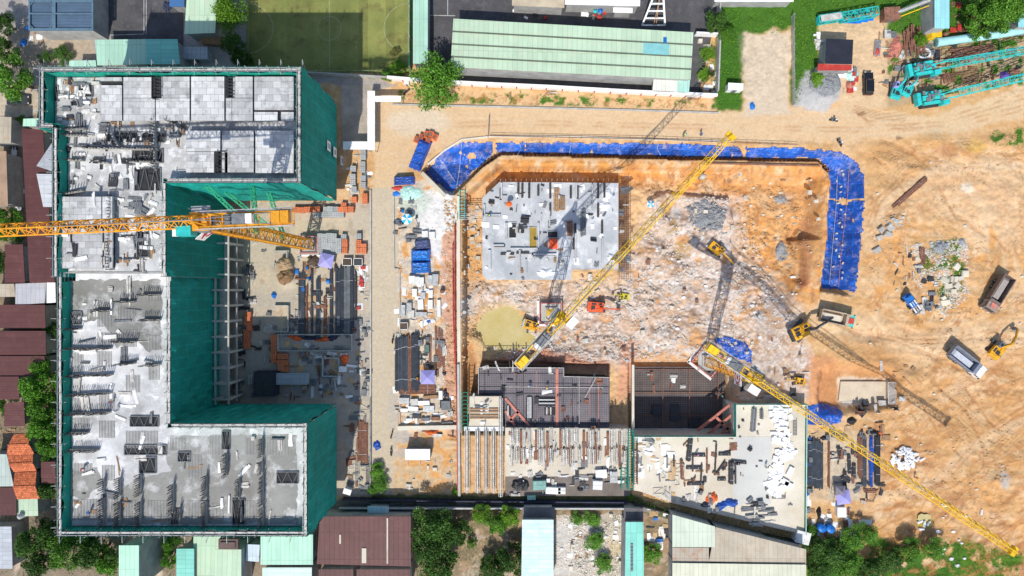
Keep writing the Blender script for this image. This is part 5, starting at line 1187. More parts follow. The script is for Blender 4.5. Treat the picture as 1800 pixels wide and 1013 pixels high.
    for sg in (-1, 1): mb.bar(ap, k0+(k1-k0)*.85+s*sg*w, .10)
    mb.build('tie_bar', C['grey'], t)
    q = s*cabside*(jibw*.5+1.15)+d*1.0+Vector((0, 0, zt-.4)); ob = MB(); ob.box((0, 0, 0), (2.0, 1.35, 2.0)); cab = ob.build('cab', sroof or C['white'], t); cab.location = q if cabpx is None else W(*cabpx, z-.6)-c; cab.rotation_euler = (0, 0, ang)
    ob = MB(); ob.box((1.02, 0, .1), (.04, 1.2, 1.4)); ob.build('window', C['glass'], cab)
    q = s*-cabside*(jibw*.5+.9)+Vector((0, 0, zt-.6)); mb = MB(); mb.box(tuple(q), (2.6, .9, .08), ang)
    for e in (-1.2, 1.2): mb.bar(q+d*e, q+d*e+Vector((0, 0, 1.1)), .06)
    mb.build('platform', C['steel'], t)
    f = .34; q = j0+(j1-j0)*f; mb = MB(); mb.box((q.x, q.y, q.z-.3), (1.6, jibw+.3, .35), ang); mb.build('trolley', C['grey'], t)
    mb = MB()
    for sg in (-1, 1): mb.bar(q+s*sg*.3, q+s*sg*.15-Vector((0, 0, 7)), .04)
    mb.box((q.x, q.y, q.z-7.3), (.5, .3, .7)); mb.build('hook_block', C['dark'], t)
    # emblem board: a white board with a red spiral in a diamond, fixed to the mast
    if sign:
        off, hz, wd, ht, kind, rz = sign; b = MB(); b.box((0, 0, 0), (wd, .12, ht)); sb = b.build('emblem_board', C['white'], t); sb.location = W(off[0], off[1], z+hz)-c; sb.rotation_euler = (R(rz[0]), R(rz[1]), R(rz[2]))
        e = MB(); yy = -.09
        if kind == 'diamond':
            for sc_ in (1.0, .52):
                pts = [(-.40*sc_, 0), (0, .40*sc_), (.40*sc_, 0), (0, -.40*sc_)]
                for i in range(4 if sc_ == 1 else 3):
                    a_, b_ = pts[i], pts[(i+1) % 4]
                    if sc_ == 1 and i == 3: b_ = (a_[0]+(b_[0]-a_[0])*.6, a_[1]+(b_[1]-a_[1])*.6)
                    e.bar((a_[0]*wd, yy, a_[1]*ht), (b_[0]*wd, yy, b_[1]*ht), .05, .28)
            e.bar((0, yy, -.05*ht), (.18*wd, yy, -.05*ht), .05, .22)
        else:
            n_ = 24
            for i in range(n_):
                a_ = 2*math.pi*i/n_; b_ = 2*math.pi*(i+1)/n_; e.bar((math.cos(a_)*wd*.36, yy, math.sin(a_)*ht*.36), (math.cos(b_)*wd*.36, yy, math.sin(b_)*ht*.36), .05, .2)
            e.bar((-.12*wd, yy, 0), (.12*wd, yy, 0), .05, .6)
        e.build('emblem', mat('emblem_red', (.35,.02,.04), .5, .1, 1), sb)
        e = MB(); e.box((wd*.44, yy, 0), (.12, .05, ht*.5)); e.build('lettering', C['dark'], sb)
    return t
c1 = tower_crane('tallest amber tower crane beside the netted block, jib pointing left', (545,431), (350,390), (-60,408), (517,377), 51, 0, 2.0, C['amber'], C['amber'], 24,
    ((367, 408), -4.2, 3.4, 2.7, 'diamond', (0, 0, 40.8)), cabside=1, jibw=1.7, apexh=2.2, thick=.2, sroof=C['teal'], cabpx=(328, 407))
mb = MB(); mb.box((0, 0, 0), (1.4, 1.1, .12)); o = mb.build('cab_roof_panel', C['white'], c1); o.location = W(312, 409, 50)-c1.location
def ties():
    for hz_, y2 in ((16, 357), (30, 357)):
        mb = MB(); a = Vector((0, 0, hz_)); q = Vector((*gp(520, y2), 0))-c1.location; b = Vector((q.x, q.y, hz_)); b2 = b+Vector((-5, 0, 0)) 
        mb.lattice(a, (b.x, b.y, min(hz_, 24)), .6, .6, 8, .12, .08); mb.lattice(a, (b2.x-3, b2.y, min(hz_, 24)), .6, .6, 8, .12, .08); mb.build('wall_tie', mat('tie_green', (.05,.42,.22), .5, .15, 1), c1)
ties()
c2 = tower_crane('yellow tower crane over the middle of the pit, jib to upper right', (968,551), (985,563), (1283,240), (911,646), 26, -4.6, 1.9, C['yellow'], C['yellow'], 11, None, cabside=-1, thick=.15, apexh=5, jibw=1.25)
c3 = tower_crane('yellow tower crane by the podium, long jib to lower right, round emblem', (1243,634), (1302,650), (1778,968), (1217,592), 24, -4.8, 1.9, C['amber'], C['yellow'], 11,
    ((1297, 664), -5.5, 2.8, 3.6, 'round', (0, 0, -90)), cabside=-1, thick=.15, apexh=4.5, jibw=1.25)
def base_fence(c, ang, wd, ln, label, off=(0, 0)):
    t = thing('safety_fence', label, 'fence', c.location+Vector((*off, .0)), ang); mb = MB(); w2 = MB(); p = MB()
    for k, (x, y) in enumerate(((-ln/2, -wd/2), (ln/2, -wd/2), (ln/2, wd/2), (-ln/2, wd/2))):
        x2, y2 = ((ln/2, -wd/2), (ln/2, wd/2), (-ln/2, wd/2), (-ln/2, -wd/2))[k]
        for z, m_ in ((1.2, mb), (.7, w2), (.35, mb)): m_.bar((x, y, z), (x2, y2, z), .14)
        for i in range(6): q = Vector((x, y, 0)).lerp(Vector((x2, y2, 0)), i/6); p.bar(q, q+Vector((0, 0, 1.3)), .09)
    w2.box((-ln/2-.35, 0, .05), (.5, wd+1, .06)); w2.box((0, -wd/2-.35, .05), (ln+1, .5, .06))
    mb.build('red_rail', C['red'], t); w2.build('white_rail', C['white'], t); p.build('posts', C['red'], t); return t
base_fence(c2, 0, 4.4, 4.8, 'red and white fence round the base of the middle crane', (0, 0))
base_fence(c3, R(-38), 4.8, 5.4, 'red and white fence round the base of the crane by the podium')
base_fence(c1, 0, 3.6, 3.4, 'red fence round the base of the tallest crane, beside grey pallets')

# ------------------------------------------------------------------ diggers
def excavator(label, px, py, head, swing, reach, m, z=None, parent_mat=None, boomm=None, sc=1.0, roofm=None, breaker=False, lift=2.6):
    """head: direction of the tracks, swing: direction of the boom, degrees counter-clockwise from right"""
    g = G(px, py) if z is None else W(px, py, z)
    t = thing('excavator', label, 'excavator', g+Vector((0, 0, .05)), 0); t.scale = (sc,)*3; boomm = boomm or m; hd = R(head)
    for sg in (-1, 1):
        tr = MB(); tr.profile([(-1.9,.1),(1.9,.1),(2.2,.45),(1.9,.85),(-1.9,.85),(-2.2,.45)], sg*1.15-.3, sg*1.15+.3); tr.shift((0, 0, 0), hd); o = tr.build('track', C['dark'], t)
        s_ = MB()
        for k in range(10): s_.box((-1.8+.4*k, sg*1.15, .88), (.12, .58, .06))
        s_.shift((0, 0, 0), hd); s_.build('track_shoe', C['grey'], o)
    mb = MB(); mb.tube((0, 0, .5), (0, 0, 1.1), .8, 16); mb.build('turntable', C['dark'], t)
    u = thing('upper', None, None); u.parent = t
    bpy.data.objects.remove(u)
    S_ = R(swing)
    def part(name, mb, mm, par=None):
        if par is None: mb.shift((0, 0, 0), S_); return mb.build(name, mm, t)
        mb.shift((0, 0, 0), S_); return mb.build(name, mm, par)
    b = MB(); b.profile([(-2.2,1.15),(1.5,1.15),(1.5,1.55),(.2,2.0),(-2.2,2.1)], -1.3, -.35); b.profile([(-2.2,1.15),(.5,1.15),(.5,1.8),(-2.2,2.0)], -.35, .35); b.box((-.9, .85, 1.6), (2.4, .9, .85)); body = part('engine_house', b, m)
    g_ = MB(); g_.box((-1.2, -.2, 2.13), (1.0, .9, .06)); g_.box((-1.0, .8, 2.06), (1.3, .5, .06)); part('grille', g_, C['dark'], body)
    b = MB(); b.tube((-1.55, -.8, 2.0), (-1.55, -.8, 2.75), .09, 8); part('exhaust', b, C['dark'], body)
    b = MB(); b.profile([(-2.75,1.2),(-2.2,1.1),(-2.2,2.15),(-2.65,2.1)], -1.28, 1.28); part('counterweight', b, parent_mat or m)
    b = MB(); b.box((.75, .85, 2.1), (1.6, .95, 1.75), top=.9); cab = part('cab', b, roofm or m)
    b = MB(); b.box((1.52, .85, 2.25), (.06, .8, 1.1)); b.box((.6, .85, 3.0), (.8, .6, .05)); part('window', b, C['glass'], cab)
    r = reach; k = (r*.62, lift+1.2)
    b = MB(); pts = [(.6, 1.6), (r*.28, lift+1.5), (r*.62, lift+.6)]
    for i in range(2): b.bar((pts[i][0], -.15, pts[i][1]), (pts[i+1][0], -.15, pts[i+1][1]), .42, .55)
    part('boom', b, boomm)
    b = MB(); b.bar((r*.58, -.15, lift+.9), (r, -.15, lift-1.0), .32, .42); part('arm', b, boomm)
    b = MB(); b.bar((.9, -.4, 1.5), (r*.25, -.4, lift+1.0), .12); b.bar((.9, .1, 1.5), (r*.25, .1, lift+1.0), .12); b.bar((r*.35, -.15, lift+1.8), (r*.58, -.15, lift+1.4), .12); part('hydraulic_ram', b, C['steel'])
    if breaker: b = MB(); b.box((r+.05, -.15, lift-1.9), (.4, .4, 1.6)); b.tube((r+.05, -.15, lift-2.7), (r+.05, -.15, lift-3.5), .1, 8, .04); part('breaker', b, C['dark'])
    else: b = MB(); b.profile([(r-.7,lift-1.6),(r+.1,lift-.9),(r+.35,lift-1.4),(r+.1,lift-2.2),(r-.5,lift-2.2)], -.65, .35); part('bucket', b, C['grey'])
    return t
excavator('black and yellow excavator reaching toward the teal-cabbed truck in the pit mouth', 1404, 581, 50, 25, 7.0, C['exyel'], boomm=C['dark'], parent_mat=C['dark'])
excavator('orange-yellow excavator right of the white-cabbed dump truck, arm to upper right', 1748, 612, 150, 48, 6.6, C['exyel'], roofm=C['grey'], sc=.85)
excavator('small yellow excavator standing on the rock in the crane shadow', 1258, 440, -35, -40, 6.4, C['exyel'], sc=.72)
excavator('orange-red excavator on white rock, arm pointing right', 1049, 540, 0, -4, 5.8, C['orange'], sc=.82)
excavator('small lime-yellow excavator above the orange-red one, arm pointing left', 1094, 521, 20, 170, 4.6, mat('lime_yellow', (.60,.52,.03), .5, .2, 1, speck=(.3,.2,.1), speck_amt=.6), sc=.5)
excavator('small yellow excavator in shade right of the podium crane, arm pointing left', 1400, 669, 10, 172, 4.8, C['exyel'], sc=.55)
excavator('mud-coloured yellow excavator left of the middle crane, arm to the right', 934, 572, 90, -18, 6.0, C['exyel'], parent_mat=C['steel'], sc=.75)
excavator('teal excavator parked in the scrap yard, bent arm pointing up', 1571, 160, 90, 72, 6.6, C['teal'], roofm=C['lilac'], sc=.78)
excavator('smaller teal excavator beside the first, arm pointing up right', 1592, 158, 90, 62, 5.8, C['teal'], sc=.66, roofm=C['steel'])

# ------------------------------------------------------------------ dump trucks and cars
def wheel(par, x, y, r=.5, w=.34):
    m = MB(); m.tube((x, y-w/2, r), (x, y+w/2, r), r, 14); o = m.build('wheel', C['black'], par)
    k = MB(); k.tube((x, y-w/2-.02, r), (x, y+w/2+.02, r), r*.5, 10); k.build('rim', C['grey'], o)
def dump_truck(label, px, py, head, cabm, bedm, load=None, L=8.2, z=None, bed=True, stripe=None):
    g = G(px, py); t = thing('dump_truck', label, 'truck', g, R(head))
    m = MB(); m.box((-.2, 0, .85), (L*.95, .9, .3)); m.build('chassis', C['dark'], t)
    for x in (L*.34, -L*.14, -L*.30):
        for y in (-1.05, 1.05): wheel(t, x, y)
    x0, x1 = L*.25, L*.5
    m = MB(); m.profile([(x0,.7),(x1,.7),(x1,1.8),(x1-.25,2.75),(x0,2.8)], -1.2, 1.2); cab = m.build('cab', cabm, t)
    m = MB(); m.add([(x1+.02,-1.05,1.75),(x1+.02,1.05,1.75),(x1-.2,1.0,2.6),(x1-.2,-1.0,2.6)], [(0,1,2,3)]); m.box(((x0+x1)/2, -1.21, 2.2), (.9, .03, .6)); m.box(((x0+x1)/2, 1.21, 2.2), (.9, .03, .6)); m.build('window', C['glass'], cab)
    m = MB(); m.box(((x0+x1)/2-.1, 0, 2.87), (1.0, 1.2, .14)); m.build('roof_hatch', stripe or cabm, cab)
    for y in (-1.35, 1.35): m = MB(); m.box((x1-.15, y, 2.1), (.12, .2, .5)); m.build('mirror', C['dark'], cab)
    for y in (-.9, .9): m = MB(); m.box((x1+.03, y, 1.0), (.06, .35, .25)); m.build('headlight', C['white'], cab)
    if bed:
        b0, b1 = -L*.5, L*.22; w = 1.25
        m = MB(); m.box(((b0+b1)/2, 0, 1.2), (b1-b0, 2*w, .14))
        for y in (-w, w): m.box(((b0+b1)/2, y, 1.9), (b1-b0, .12, 1.4)); m.box(((b0+b1)/2, y, 2.62), (b1-b0+.1, .2, .12))
        m.box((b1, 0, 1.95), (.12, 2*w, 1.6)); m.box((b0, 0, 1.85), (.1, 2*w, 1.3)); m.box((b1+.35, 0, 2.75), (.8, 2*w, .1))
        n = 8
        for k in range(n): m.box((b0+(b1-b0)*(k+.5)/n, w+.08, 1.9), (.12, .1, 1.3)); m.box((b0+(b1-b0)*(k+.5)/n, -w-.08, 1.9), (.12, .1, 1.3))
        bd = m.build('bed', bedm, t)
        if load:
            m = MB(); m.box(((b0+b1)/2, 0, 1.45+.3), (b1-b0-.4, 2*w-.9, .5), top=.75); m.build('load', load, bd)
        m = MB(); m.box((b1+.75, 0, 2.2), (.12, 2*w, .12)); m.build('headboard', C['red'] if stripe is None else stripe, bd)
    else:
        m = MB(); m.tube((-L*.2, -.8, 1.2), (-L*.2, .8, 1.2), .3, 8); m.build('axle_tank', C['steel'], t)
    return t
dump_truck('dark brown dump truck with an empty ribbed bed, above the excavator', 1743, 516, -122, mat('dusty_cab', (.28,.22,.19), .6, .2, 1.5), mat('rusty_bed', (.17,.12,.10), .7, .3, 1.5), load=mat('dusty_load', (.36,.32,.29), .9, .2, 2), stripe=C['pink'])
dump_truck('white-cabbed dump truck with a grey bed on the haul track', 1689, 635, -38, C['white'], mat('grey_bed', (.20,.22,.27), .6, .25, 1.5), load=mat('grey_load', (.50,.53,.58), .7, .15, 2), L=8.0)
dump_truck('short teal-cabbed truck with a red roof hatch facing right in the pit mouth', 1464, 559, -12, mat('dusty_teal', (.08,.50,.42), .5, .2, 1.5), mat('mud_bed', (.42,.33,.24), .8, .25, 1.5), load=C['concp'], L=7.0, stripe=C['red'])
def car(label, px, py, head, m, L=4.7, cat='car', name='parked_car'):
    t = thing(name, label, cat, G(px, py), R(head)); w = .92
    b = MB(); b.profile([(-L/2,.35),(L/2,.35),(L/2+.05,.7),(L/2-.15,.95),(L*.2,1.08),(-L/2+.1,1.1),(-L/2-.02,.7)], -w, w); b.build('body', m, t)
    b = MB(); b.profile([(-L*.46,1.08),(L*.22,1.06),(L*.10,1.6),(-L*.02,1.68),(-L*.38,1.66)], -w*.86, w*.86); b.build('glasshouse', C['glass'], t)
    b = MB(); b.profile([(-L*.38,1.665),(-L*.02,1.685),(L*.08,1.64),(L*.08,1.66),(-L*.02,1.72),(-L*.38,1.70)], -w*.80, w*.80); b.build('roof', m, t)
    for x in (-L*.3, L*.3):
        for y in (-w+.08, w-.08): wheel(t, x, y, .33, .22)
    for y in (-w*.72, w*.72): b = MB(); b.box((L/2+.0, y, .78), (.14, .3, .16)); b.build('headlight', C['white'], t); b = MB(); b.box((-L/2-.0, y, .85), (.1, .25, .2)); b.build('tail_light', C['red'], t)
    for y in (-w-.1, w+.1): b = MB(); b.box((L*.17, y, 1.12), (.14, .2, .14)); b.build('mirror', m, t)
    return t
blk_ = mat('black_car_paint', (.012,.013,.018), .22, .1, 1, spec=.6, bump=0)
car('black pickup-like car parked by the scrap yard lane', 1523, 149, 90, blk_, 4.8)
car('dark grey car on the lane at the left edge, under a tree', 36, 178, 0, mat('grey_car_paint', (.05,.055,.06), .25, .1, 1, spec=.6, bump=0), 4.4)
def roller(label, px, py, head):
    t = thing('skid_loader', label, 'loader', G(px, py), R(head))
    b = MB(); b.box((-.2, 0, .9), (3.0, 1.5, .8)); b.build('body', C['bluesheet'], t)
    b = MB(); b.box((-.9, 0, 1.6), (1.1, 1.2, 1.1), top=.85); cb = b.build('cab', C['bluesheet'], t); b = MB(); b.box((-.3, 0, 1.7), (.05, 1.0, .7)); b.build('window', C['glass'], cb)
    for y in (-.55, 0, .55): b = MB(); b.bar((0, y, 1.4), (2.6, y, .9), .22); b.build('arm', C['white'] if y else C['steel'], t)
    for x in (-1, 1): 
        for y in (-.85, .85): wheel(t, x, y, .42, .3)
    b = MB(); b.box((2.8, 0, .4), (.6, 1.7, .5)); b.build('bucket', C['grey'], t)
roller('small blue and white loader below the rubble island', 1596, 530, -50)

# crawler cranes and teal lattice booms
def crawler(label, px, py, head, boom_tip, zt=6, m=C['teal']):
    g = G(px, py); t = thing('crawler_crane', label, 'crawler crane', g, 0); h = R(head)
    for sg in (-1, 1):
        b = MB(); b.profile([(-2.4,.1),(2.4,.1),(2.7,.55),(2.4,1.0),(-2.4,1.0),(-2.7,.55)], sg*1.35-.35, sg*1.35+.35); b.shift((0, 0, 0), h); b.build('track', C['dark'], t)
    b = MB(); b.box((-.6, 0, 2.0), (4.6, 1.0, 1.2)); b.box((-.6, 1.0, 1.9), (3.8, .6, 1.0)); b.box((-.6, -1.0, 1.9), (3.8, .6, 1.0)); b.shift((0, 0, 0), h); bd = b.build('machine_house', m, t)
    b = MB()
    for k in range(7): b.box((-2.6+.6*k, rng.uniform(-1.2, 1.2), 2.7), (.5, rng.uniform(.4, 1.2), .35))
    b.tube((-1.4, -.8, 2.7), (-1.4, .8, 2.7), .4, 10); b.shift((0, 0, 0), h); b.build('winch', C['grey'], bd)
    b = MB(); b.box((-3.6, 0, 1.9), (.8, 2.5, 1.4)); b.shift((0, 0, 0), h); b.build('counterweight', m, t)
    b = MB(); b.box((1.6, -1.4, 2.3), (1.5, 1.0, 1.7), top=.9); b.shift((0, 0, 0), h); cb = b.build('cab', m, t)
    b = MB(); b.box((2.38, -1.4, 2.5), (.05, .8, 1.0)); b.shift((0, 0, 0), h); b.build('window', C['glass'], cb)
    tp = W(*boom_tip, zt)-g; st = Vector((2.0*math.cos(h), 2.0*math.sin(h), 1.8)); b = MB(); d = (tp-st).normalized(); L = (tp-st).length
    b.lattice(st+d*3, tp, 1.35, 1.35, int(L/1.5), .13, .075)
    s = Vector((-d.y, d.x, 0)).normalized()
    for sg in (-1, 1):
        for zz in (-.75, .75): b.bar(st+s*sg*.5, st+d*3+s*sg*.75+Vector((0, 0, zz)), .16)
    b.build('boom', m, t)
    b = MB(); a = Vector((-1.5*math.cos(h), -1.5*math.sin(h), 2.6)); top = a+Vector((0, 0, 3.2))
    for sg in (-1, 1): b.bar(a+s*sg*.7, top, .14); b.bar(top+s*sg*.2, tp+s*sg*.3, .07)
    b.build('mast_gantry', m, t)
    return t
crawler('teal crawler crane nearest the haul road, boom to the right edge', 1633, 176, 8, (1850,124), 7)
crawler('teal crawler crane further back in the scrap yard, long boom rising right', 1618, 125, 10, (1850,80), 7)
def boompiece(label, p0, p1, z, w, m=C['teal']):
    a = W(*p0, z); b = W(*p1, z); t = thing('boom_section', label, 'crane part', (a.x, a.y, 0)); mb = MB(); v = (b.x-a.x, b.y-a.y, z); L = math.hypot(v[0], v[1])
    mb.lattice((0, 0, z), v, w, w, int(L/1.2), .16, .1); mb.build('lattice', m, t); mb = MB(); d = Vector((v[0], v[1], 0)).normalized(); mb.bar(Vector((0,0,z))-d*.1, Vector((0,0,z))+d*.1, w, w); mb.build('end_plate', m, t); return t
boompiece('teal lattice boom section lying on blue sheet, top right grass', (1478,32), (1541,21), 1.2, 1.7)
t = boompiece('teal crane part with white deck at the left end of the boom section', (1438,36), (1478,30), 1.0, 1.5)
mb = MB(); v = W(1478, 30, 1.0)-W(1438, 36, 1.0); mb.box((v.x/2, v.y/2, 1.9), (v.length*.9, 1.3, .1), math.atan2(v.y, v.x)); mb.build('deck_plate', C['pale'], t)
tarp('blue_tarpaulin', [(1478,36),(1535,28),(1537,38),(1480,45)], 'bright blue sheet under the teal lattice section, top right', m=C['bluesheet'])
# motorbikes with riders, workers
def body_mesh(pose='stand'):
    """one continuous skinned body"""
    J = {'hip':(0,0,.95),'chest':(0,0,1.32),'neck':(0,0,1.50),'head':(0.02,0,1.66),'top':(0.02,0,1.74),
         'ls':(0,.19,1.42),'le':(.05,.27,1.15),'lh':(.18,.27,.93),'lf':(.22,.27,.86),'rs':(0,-.19,1.42),'re':(.12,-.28,1.16),'rh':(.34,-.22,1.06),'rf':(.42,-.21,1.04),
         'lp':(0,.10,.90),'lk':(.06,.12,.50),'la':(-.02,.12,.09),'lt':(.16,.13,.05),'rp':(0,-.10,.90),'rk':(.03,-.12,.50),'ra':(.02,-.13,.09),'rt':(.20,-.14,.05)}
    if pose == 'ride':
        J.update({'lk':(.42,.22,.80),'la':(.32,.22,.38),'lt':(.50,.22,.34),'rk':(.42,-.22,.80),'ra':(.32,-.22,.38),'rt':(.50,-.22,.34),'hip':(0,0,.86),'lp':(.02,.11,.84),'rp':(.02,-.11,.84),'chest':(.08,0,1.2),'neck':(.14,0,1.40),'head':(.2,0,1.54),'top':(.2,0,1.62),
                  'ls':(.12,.19,1.32),'rs':(.12,-.19,1.32),'le':(.32,.27,1.12),'re':(.32,-.27,1.12),'lh':(.52,.26,1.04),'rh':(.52,-.26,1.04),'lf':(.6,.26,1.03),'rf':(.6,-.26,1.03)})
    if pose == 'bend':
        J.update({'chest':(.25,0,1.18),'neck':(.40,0,1.26),'head':(.52,0,1.24),'top':(.58,0,1.22),'ls':(.32,.19,1.2),'rs':(.32,-.19,1.2),'le':(.42,.22,.95),'re':(.42,-.22,.95),'lh':(.52,.16,.72),'rh':(.52,-.16,.72),'lf':(.55,.14,.64),'rf':(.55,-.14,.64)})
    rad = {'hip':.15,'chest':.17,'neck':.06,'head':.105,'top':.07,'ls':.075,'rs':.075,'le':.05,'re':.05,'lh':.035,'rh':.035,'lf':.025,'rf':.025,'lp':.10,'rp':.10,'lk':.065,'rk':.065,'la':.045,'ra':.045,'lt':.04,'rt':.04}
    E = [('hip','chest'),('chest','neck'),('neck','head'),('head','top'),('chest','ls'),('ls','le'),('le','lh'),('lh','lf'),('chest','rs'),('rs','re'),('re','rh'),('rh','rf'),('hip','lp'),('lp','lk'),('lk','la'),('la','lt'),('hip','rp'),('rp','rk'),('rk','ra'),('ra','rt')]
    K = list(J); me = bpy.data.meshes.new('person'); me.from_pydata([J[k] for k in K], [(K.index(a), K.index(b)) for a, b in E], [])
    o = bpy.data.objects.new('person_tmp', me); COL.objects.link(o); o.modifiers.new('skin', 'SKIN')
    for i, k in enumerate(K): me.skin_vertices[0].data[i].radius = (rad[k],)*2
    me.skin_vertices[0].data[0].use_root = True
    s = o.modifiers.new('sub', 'SUBSURF'); s.levels = s.render_levels = 1
    dg = bpy.context.evaluated_depsgraph_get(); ev = bpy.data.meshes.new_from_object(o.evaluated_get(dg)); bpy.data.objects.remove(o); ev.name = 'person'
    return ev
BM = {k: body_mesh(k) for k in ('stand', 'bend', 'ride')}
skin = mat('work_clothes', (.10,.12,.17), .9, .2, 3, obj_rand=.5)
vestc = {'orange': mat('vest_orange', (.85,.20,.03), .8, .1, 4), 'lime': mat('vest_lime', (.55,.75,.05), .8, .1, 4), 'blue': mat('shirt_blue', (.04,.12,.45), .8, .1, 4), 'white': C['cloth'], 'grey': C['grey'], 'red': C['red']}
def person(label, px, py, z=None, face=0, pose='stand', vest='orange', hat='yellow', loc=None, group='workers on site'):
    p = loc if loc is not None else (G(px, py) if z is None else W(px, py, z)); me = BM[pose]
    if not me.materials: me.materials.append(skin)
    t = bpy.data.objects.new('person', me); link(t); t.location = p; t.rotation_euler = (0, 0, R(face)); tag(t, label, 'person', group)
    hd = {'stand': (.02, 1.66), 'bend': (.54, 1.24), 'ride': (.2, 1.54)}[pose]; ch = {'stand': (0, 1.28), 'bend': (.24, 1.16), 'ride': (.08, 1.18)}[pose]
    m = MB(); n = 12
    for k, (r, z_) in enumerate(((.16, .03), (.13, .04), (.12, .10), (.07, .15))):
        m.v += [(hd[0]+r*math.cos(2*math.pi*i/n)*(1.15), r*math.sin(2*math.pi*i/n), hd[1]+z_) for i in range(n)]
    for k in range(3): m.f += [(k*n+i, k*n+(i+1) % n, (k+1)*n+(i+1) % n, (k+1)*n+i) for i in range(n)]
    m.f += [tuple(range(3*n, 4*n)), tuple(range(n))[::-1]]
    m.build('helmet', {'yellow': C['yellow'], 'white': C['white'], 'blue': C['bluesheet'], 'red': C['red']}[hat], t)
    m = MB(); m.tube((ch[0], 0, ch[1]-.25), (ch[0]+(.08 if pose != 'stand' else 0), 0, ch[1]+.18), .20, 12, .19); m.build('vest', vestc[vest], t)
    return t
def motorbike(label, px, py, head, rider=None):
    t = thing('motorbike', label, 'motorbike', G(px, py), R(head))
    for x in (-.62, .62): m = MB(); m.tube((x, -.05, .3), (x, .05, .3), .3, 14); m.build('wheel', C['black'], t)
    m = MB(); m.profile([(-.6,.45),(.2,.35),(.55,.85),(.45,.95),(.1,.65),(-.65,.72)], -.13, .13); m.build('body', C['dark'], t)
    m = MB(); m.box((-.25, 0, .78), (.75, .26, .1)); m.build('seat', C['black'], t)
    m = MB(); m.bar((.48, -.34, 1.02), (.48, .34, 1.02), .05); m.bar((.62, 0, .3), (.46, 0, 1.02), .07); m.build('handlebar', C['steel'], t)
    if rider: person(rider, px, py, loc=t.location+Vector((-.25*math.cos(R(head)), -.25*math.sin(R(head)), -.02)), face=head, pose='ride', vest='grey', hat='white', group='riders')
    return t
motorbike('motorbike being ridden along the haul road, upper of the two', 1464, 213, 170, 'rider in grey on the upper motorbike of the haul road')
motorbike('motorbike at the road edge above the north-east tarpaulin', 1474, 252, 120, 'rider in grey on the motorbike above the tarpaulin corner')
motorbike('motorbike parked on the pale strip beside the orange tank, upper', 689, 764, 80)
motorbike('motorbike parked on the pale strip beside the orange tank, lower', 688, 794, 95)
motorbike('motorbike parked on the kerb beside the stacked steel tubes', 691, 597, 85)
motorbike('motorbike parked by white hut, left end of the hoarding', 715, 163, 40)
for a in (('worker in lime vest on the north rail above the tarpaulin', 1200, 240, None, 30, 'bend', 'lime'),('worker in dark clothes carrying material above the north tarpaulin', 1231, 238, None, 200, 'stand', 'grey'),
          ('worker in orange vest on the netted block roof, beside the long upstands', 200, 706, RS, 20, 'stand', 'orange'),('worker in red at the left end of the south roof', 148, 823, RS, 0, 'bend', 'red'),
          ('worker in blue bending on the west wing roof', 160, 900, RS, 60, 'bend', 'blue'),('worker in white on the roof near the court corner', 208, 720, RS, 250, 'stand', 'white'),
          ('worker in orange vest on the grey slab near the orange parasol', 893, 358, SL, 240, 'stand', 'orange'),('worker in lime vest on the grey slab by the clipped corner', 858, 380, SL, 0, 'bend', 'lime'),
          ('worker in blue on the dark mesh deck, left', 933, 676, MZ, 200, 'bend', 'blue'),('worker in red on the dark mesh deck, right', 961, 680, MZ, 270, 'stand', 'red'),
          ('worker in lime vest at the basement beside the red strut', 1267, 695, -6.3, 130, 'stand', 'lime'),('worker in white on the podium deck, left of the white boards', 1345, 820, PZ, 90, 'stand', 'white'),
          ('worker in orange vest on the podium near the dark frames', 1222, 800, PZ, 40, 'bend', 'orange'),('worker in blue in the courtyard beside the lilac canopy', 545, 492, None, 300, 'stand', 'blue'),
          ('worker in lime vest in the pit beside the lime excavator', 1080, 530, None, 10, 'stand', 'lime'),('worker in orange vest near the rubble sacks pile', 1606, 838, None, 10, 'stand', 'orange'),
          ('worker in red beside the steel tubes of the materials strip', 735, 668, None, 90, 'bend', 'red'),('worker in blue by the white boards of the materials strip', 741, 590, None, 10, 'stand', 'blue'),
          ('worker in orange vest at the truss deck centre', 975, 790, .55, 10, 'stand', 'orange'),('worker in white at the truss deck right end', 1070, 828, .55, 10, 'bend', 'white')):
    lb, x, y, z, f, po, ve = a; person(lb, x, y, z, f, po, ve, rng.choice(['yellow', 'white', 'blue']))
# ------------------------------------------------------------------ stacked materials, canopies, tarpaulin heaps
def pallet_mesh(w=1.15, d=1.15, h=1.1, seed=0):
    r = random.Random(seed); a = MB(); b = MB()
    for y in (-d/2+.08, 0, d/2-.08): a.box((0, y, .06), (w, .12, .12))
    for k in range(5): a.box((-w/2+.1+k*(w-.2)/4, 0, .14), (.14, d, .04))
    n = 4; hh = (h-.18)/n
    for k in range(n):
        for i in range(3):
            for j in range(3): b.box((-w/3+i*w/3, -d/3+j*d/3, .17+hh*(k+.5)), (w/3-.03+r.uniform(-.02, 0), d/3-.03, hh-.02))
    return a, b
PAL_ = {}
def pallet(px, py, kind='grey', rz=0, z=None, h=1.1, s=1.0):
    if kind not in PAL_:
        t = thing('block_pallet', '', 'pallet'); a, b = pallet_mesh(h=h); a.build('pallet', C['timber'], t); b.build('blocks', C['brick'] if kind == 'orange' else C['block'], t); PAL_[kind] = [t, False]
    t, used = PAL_[kind]
    p = G(px, py) if z is None else W(px, py, z); r = rz+rng.uniform(-.06, .06)
    if used: t = dup(t, p, r)
    else: PAL_[kind][1] = True; t.location = p; t.rotation_euler = (0, 0, r)
    t.scale = (s, s, s*rng.uniform(.9, 1.15)); return t
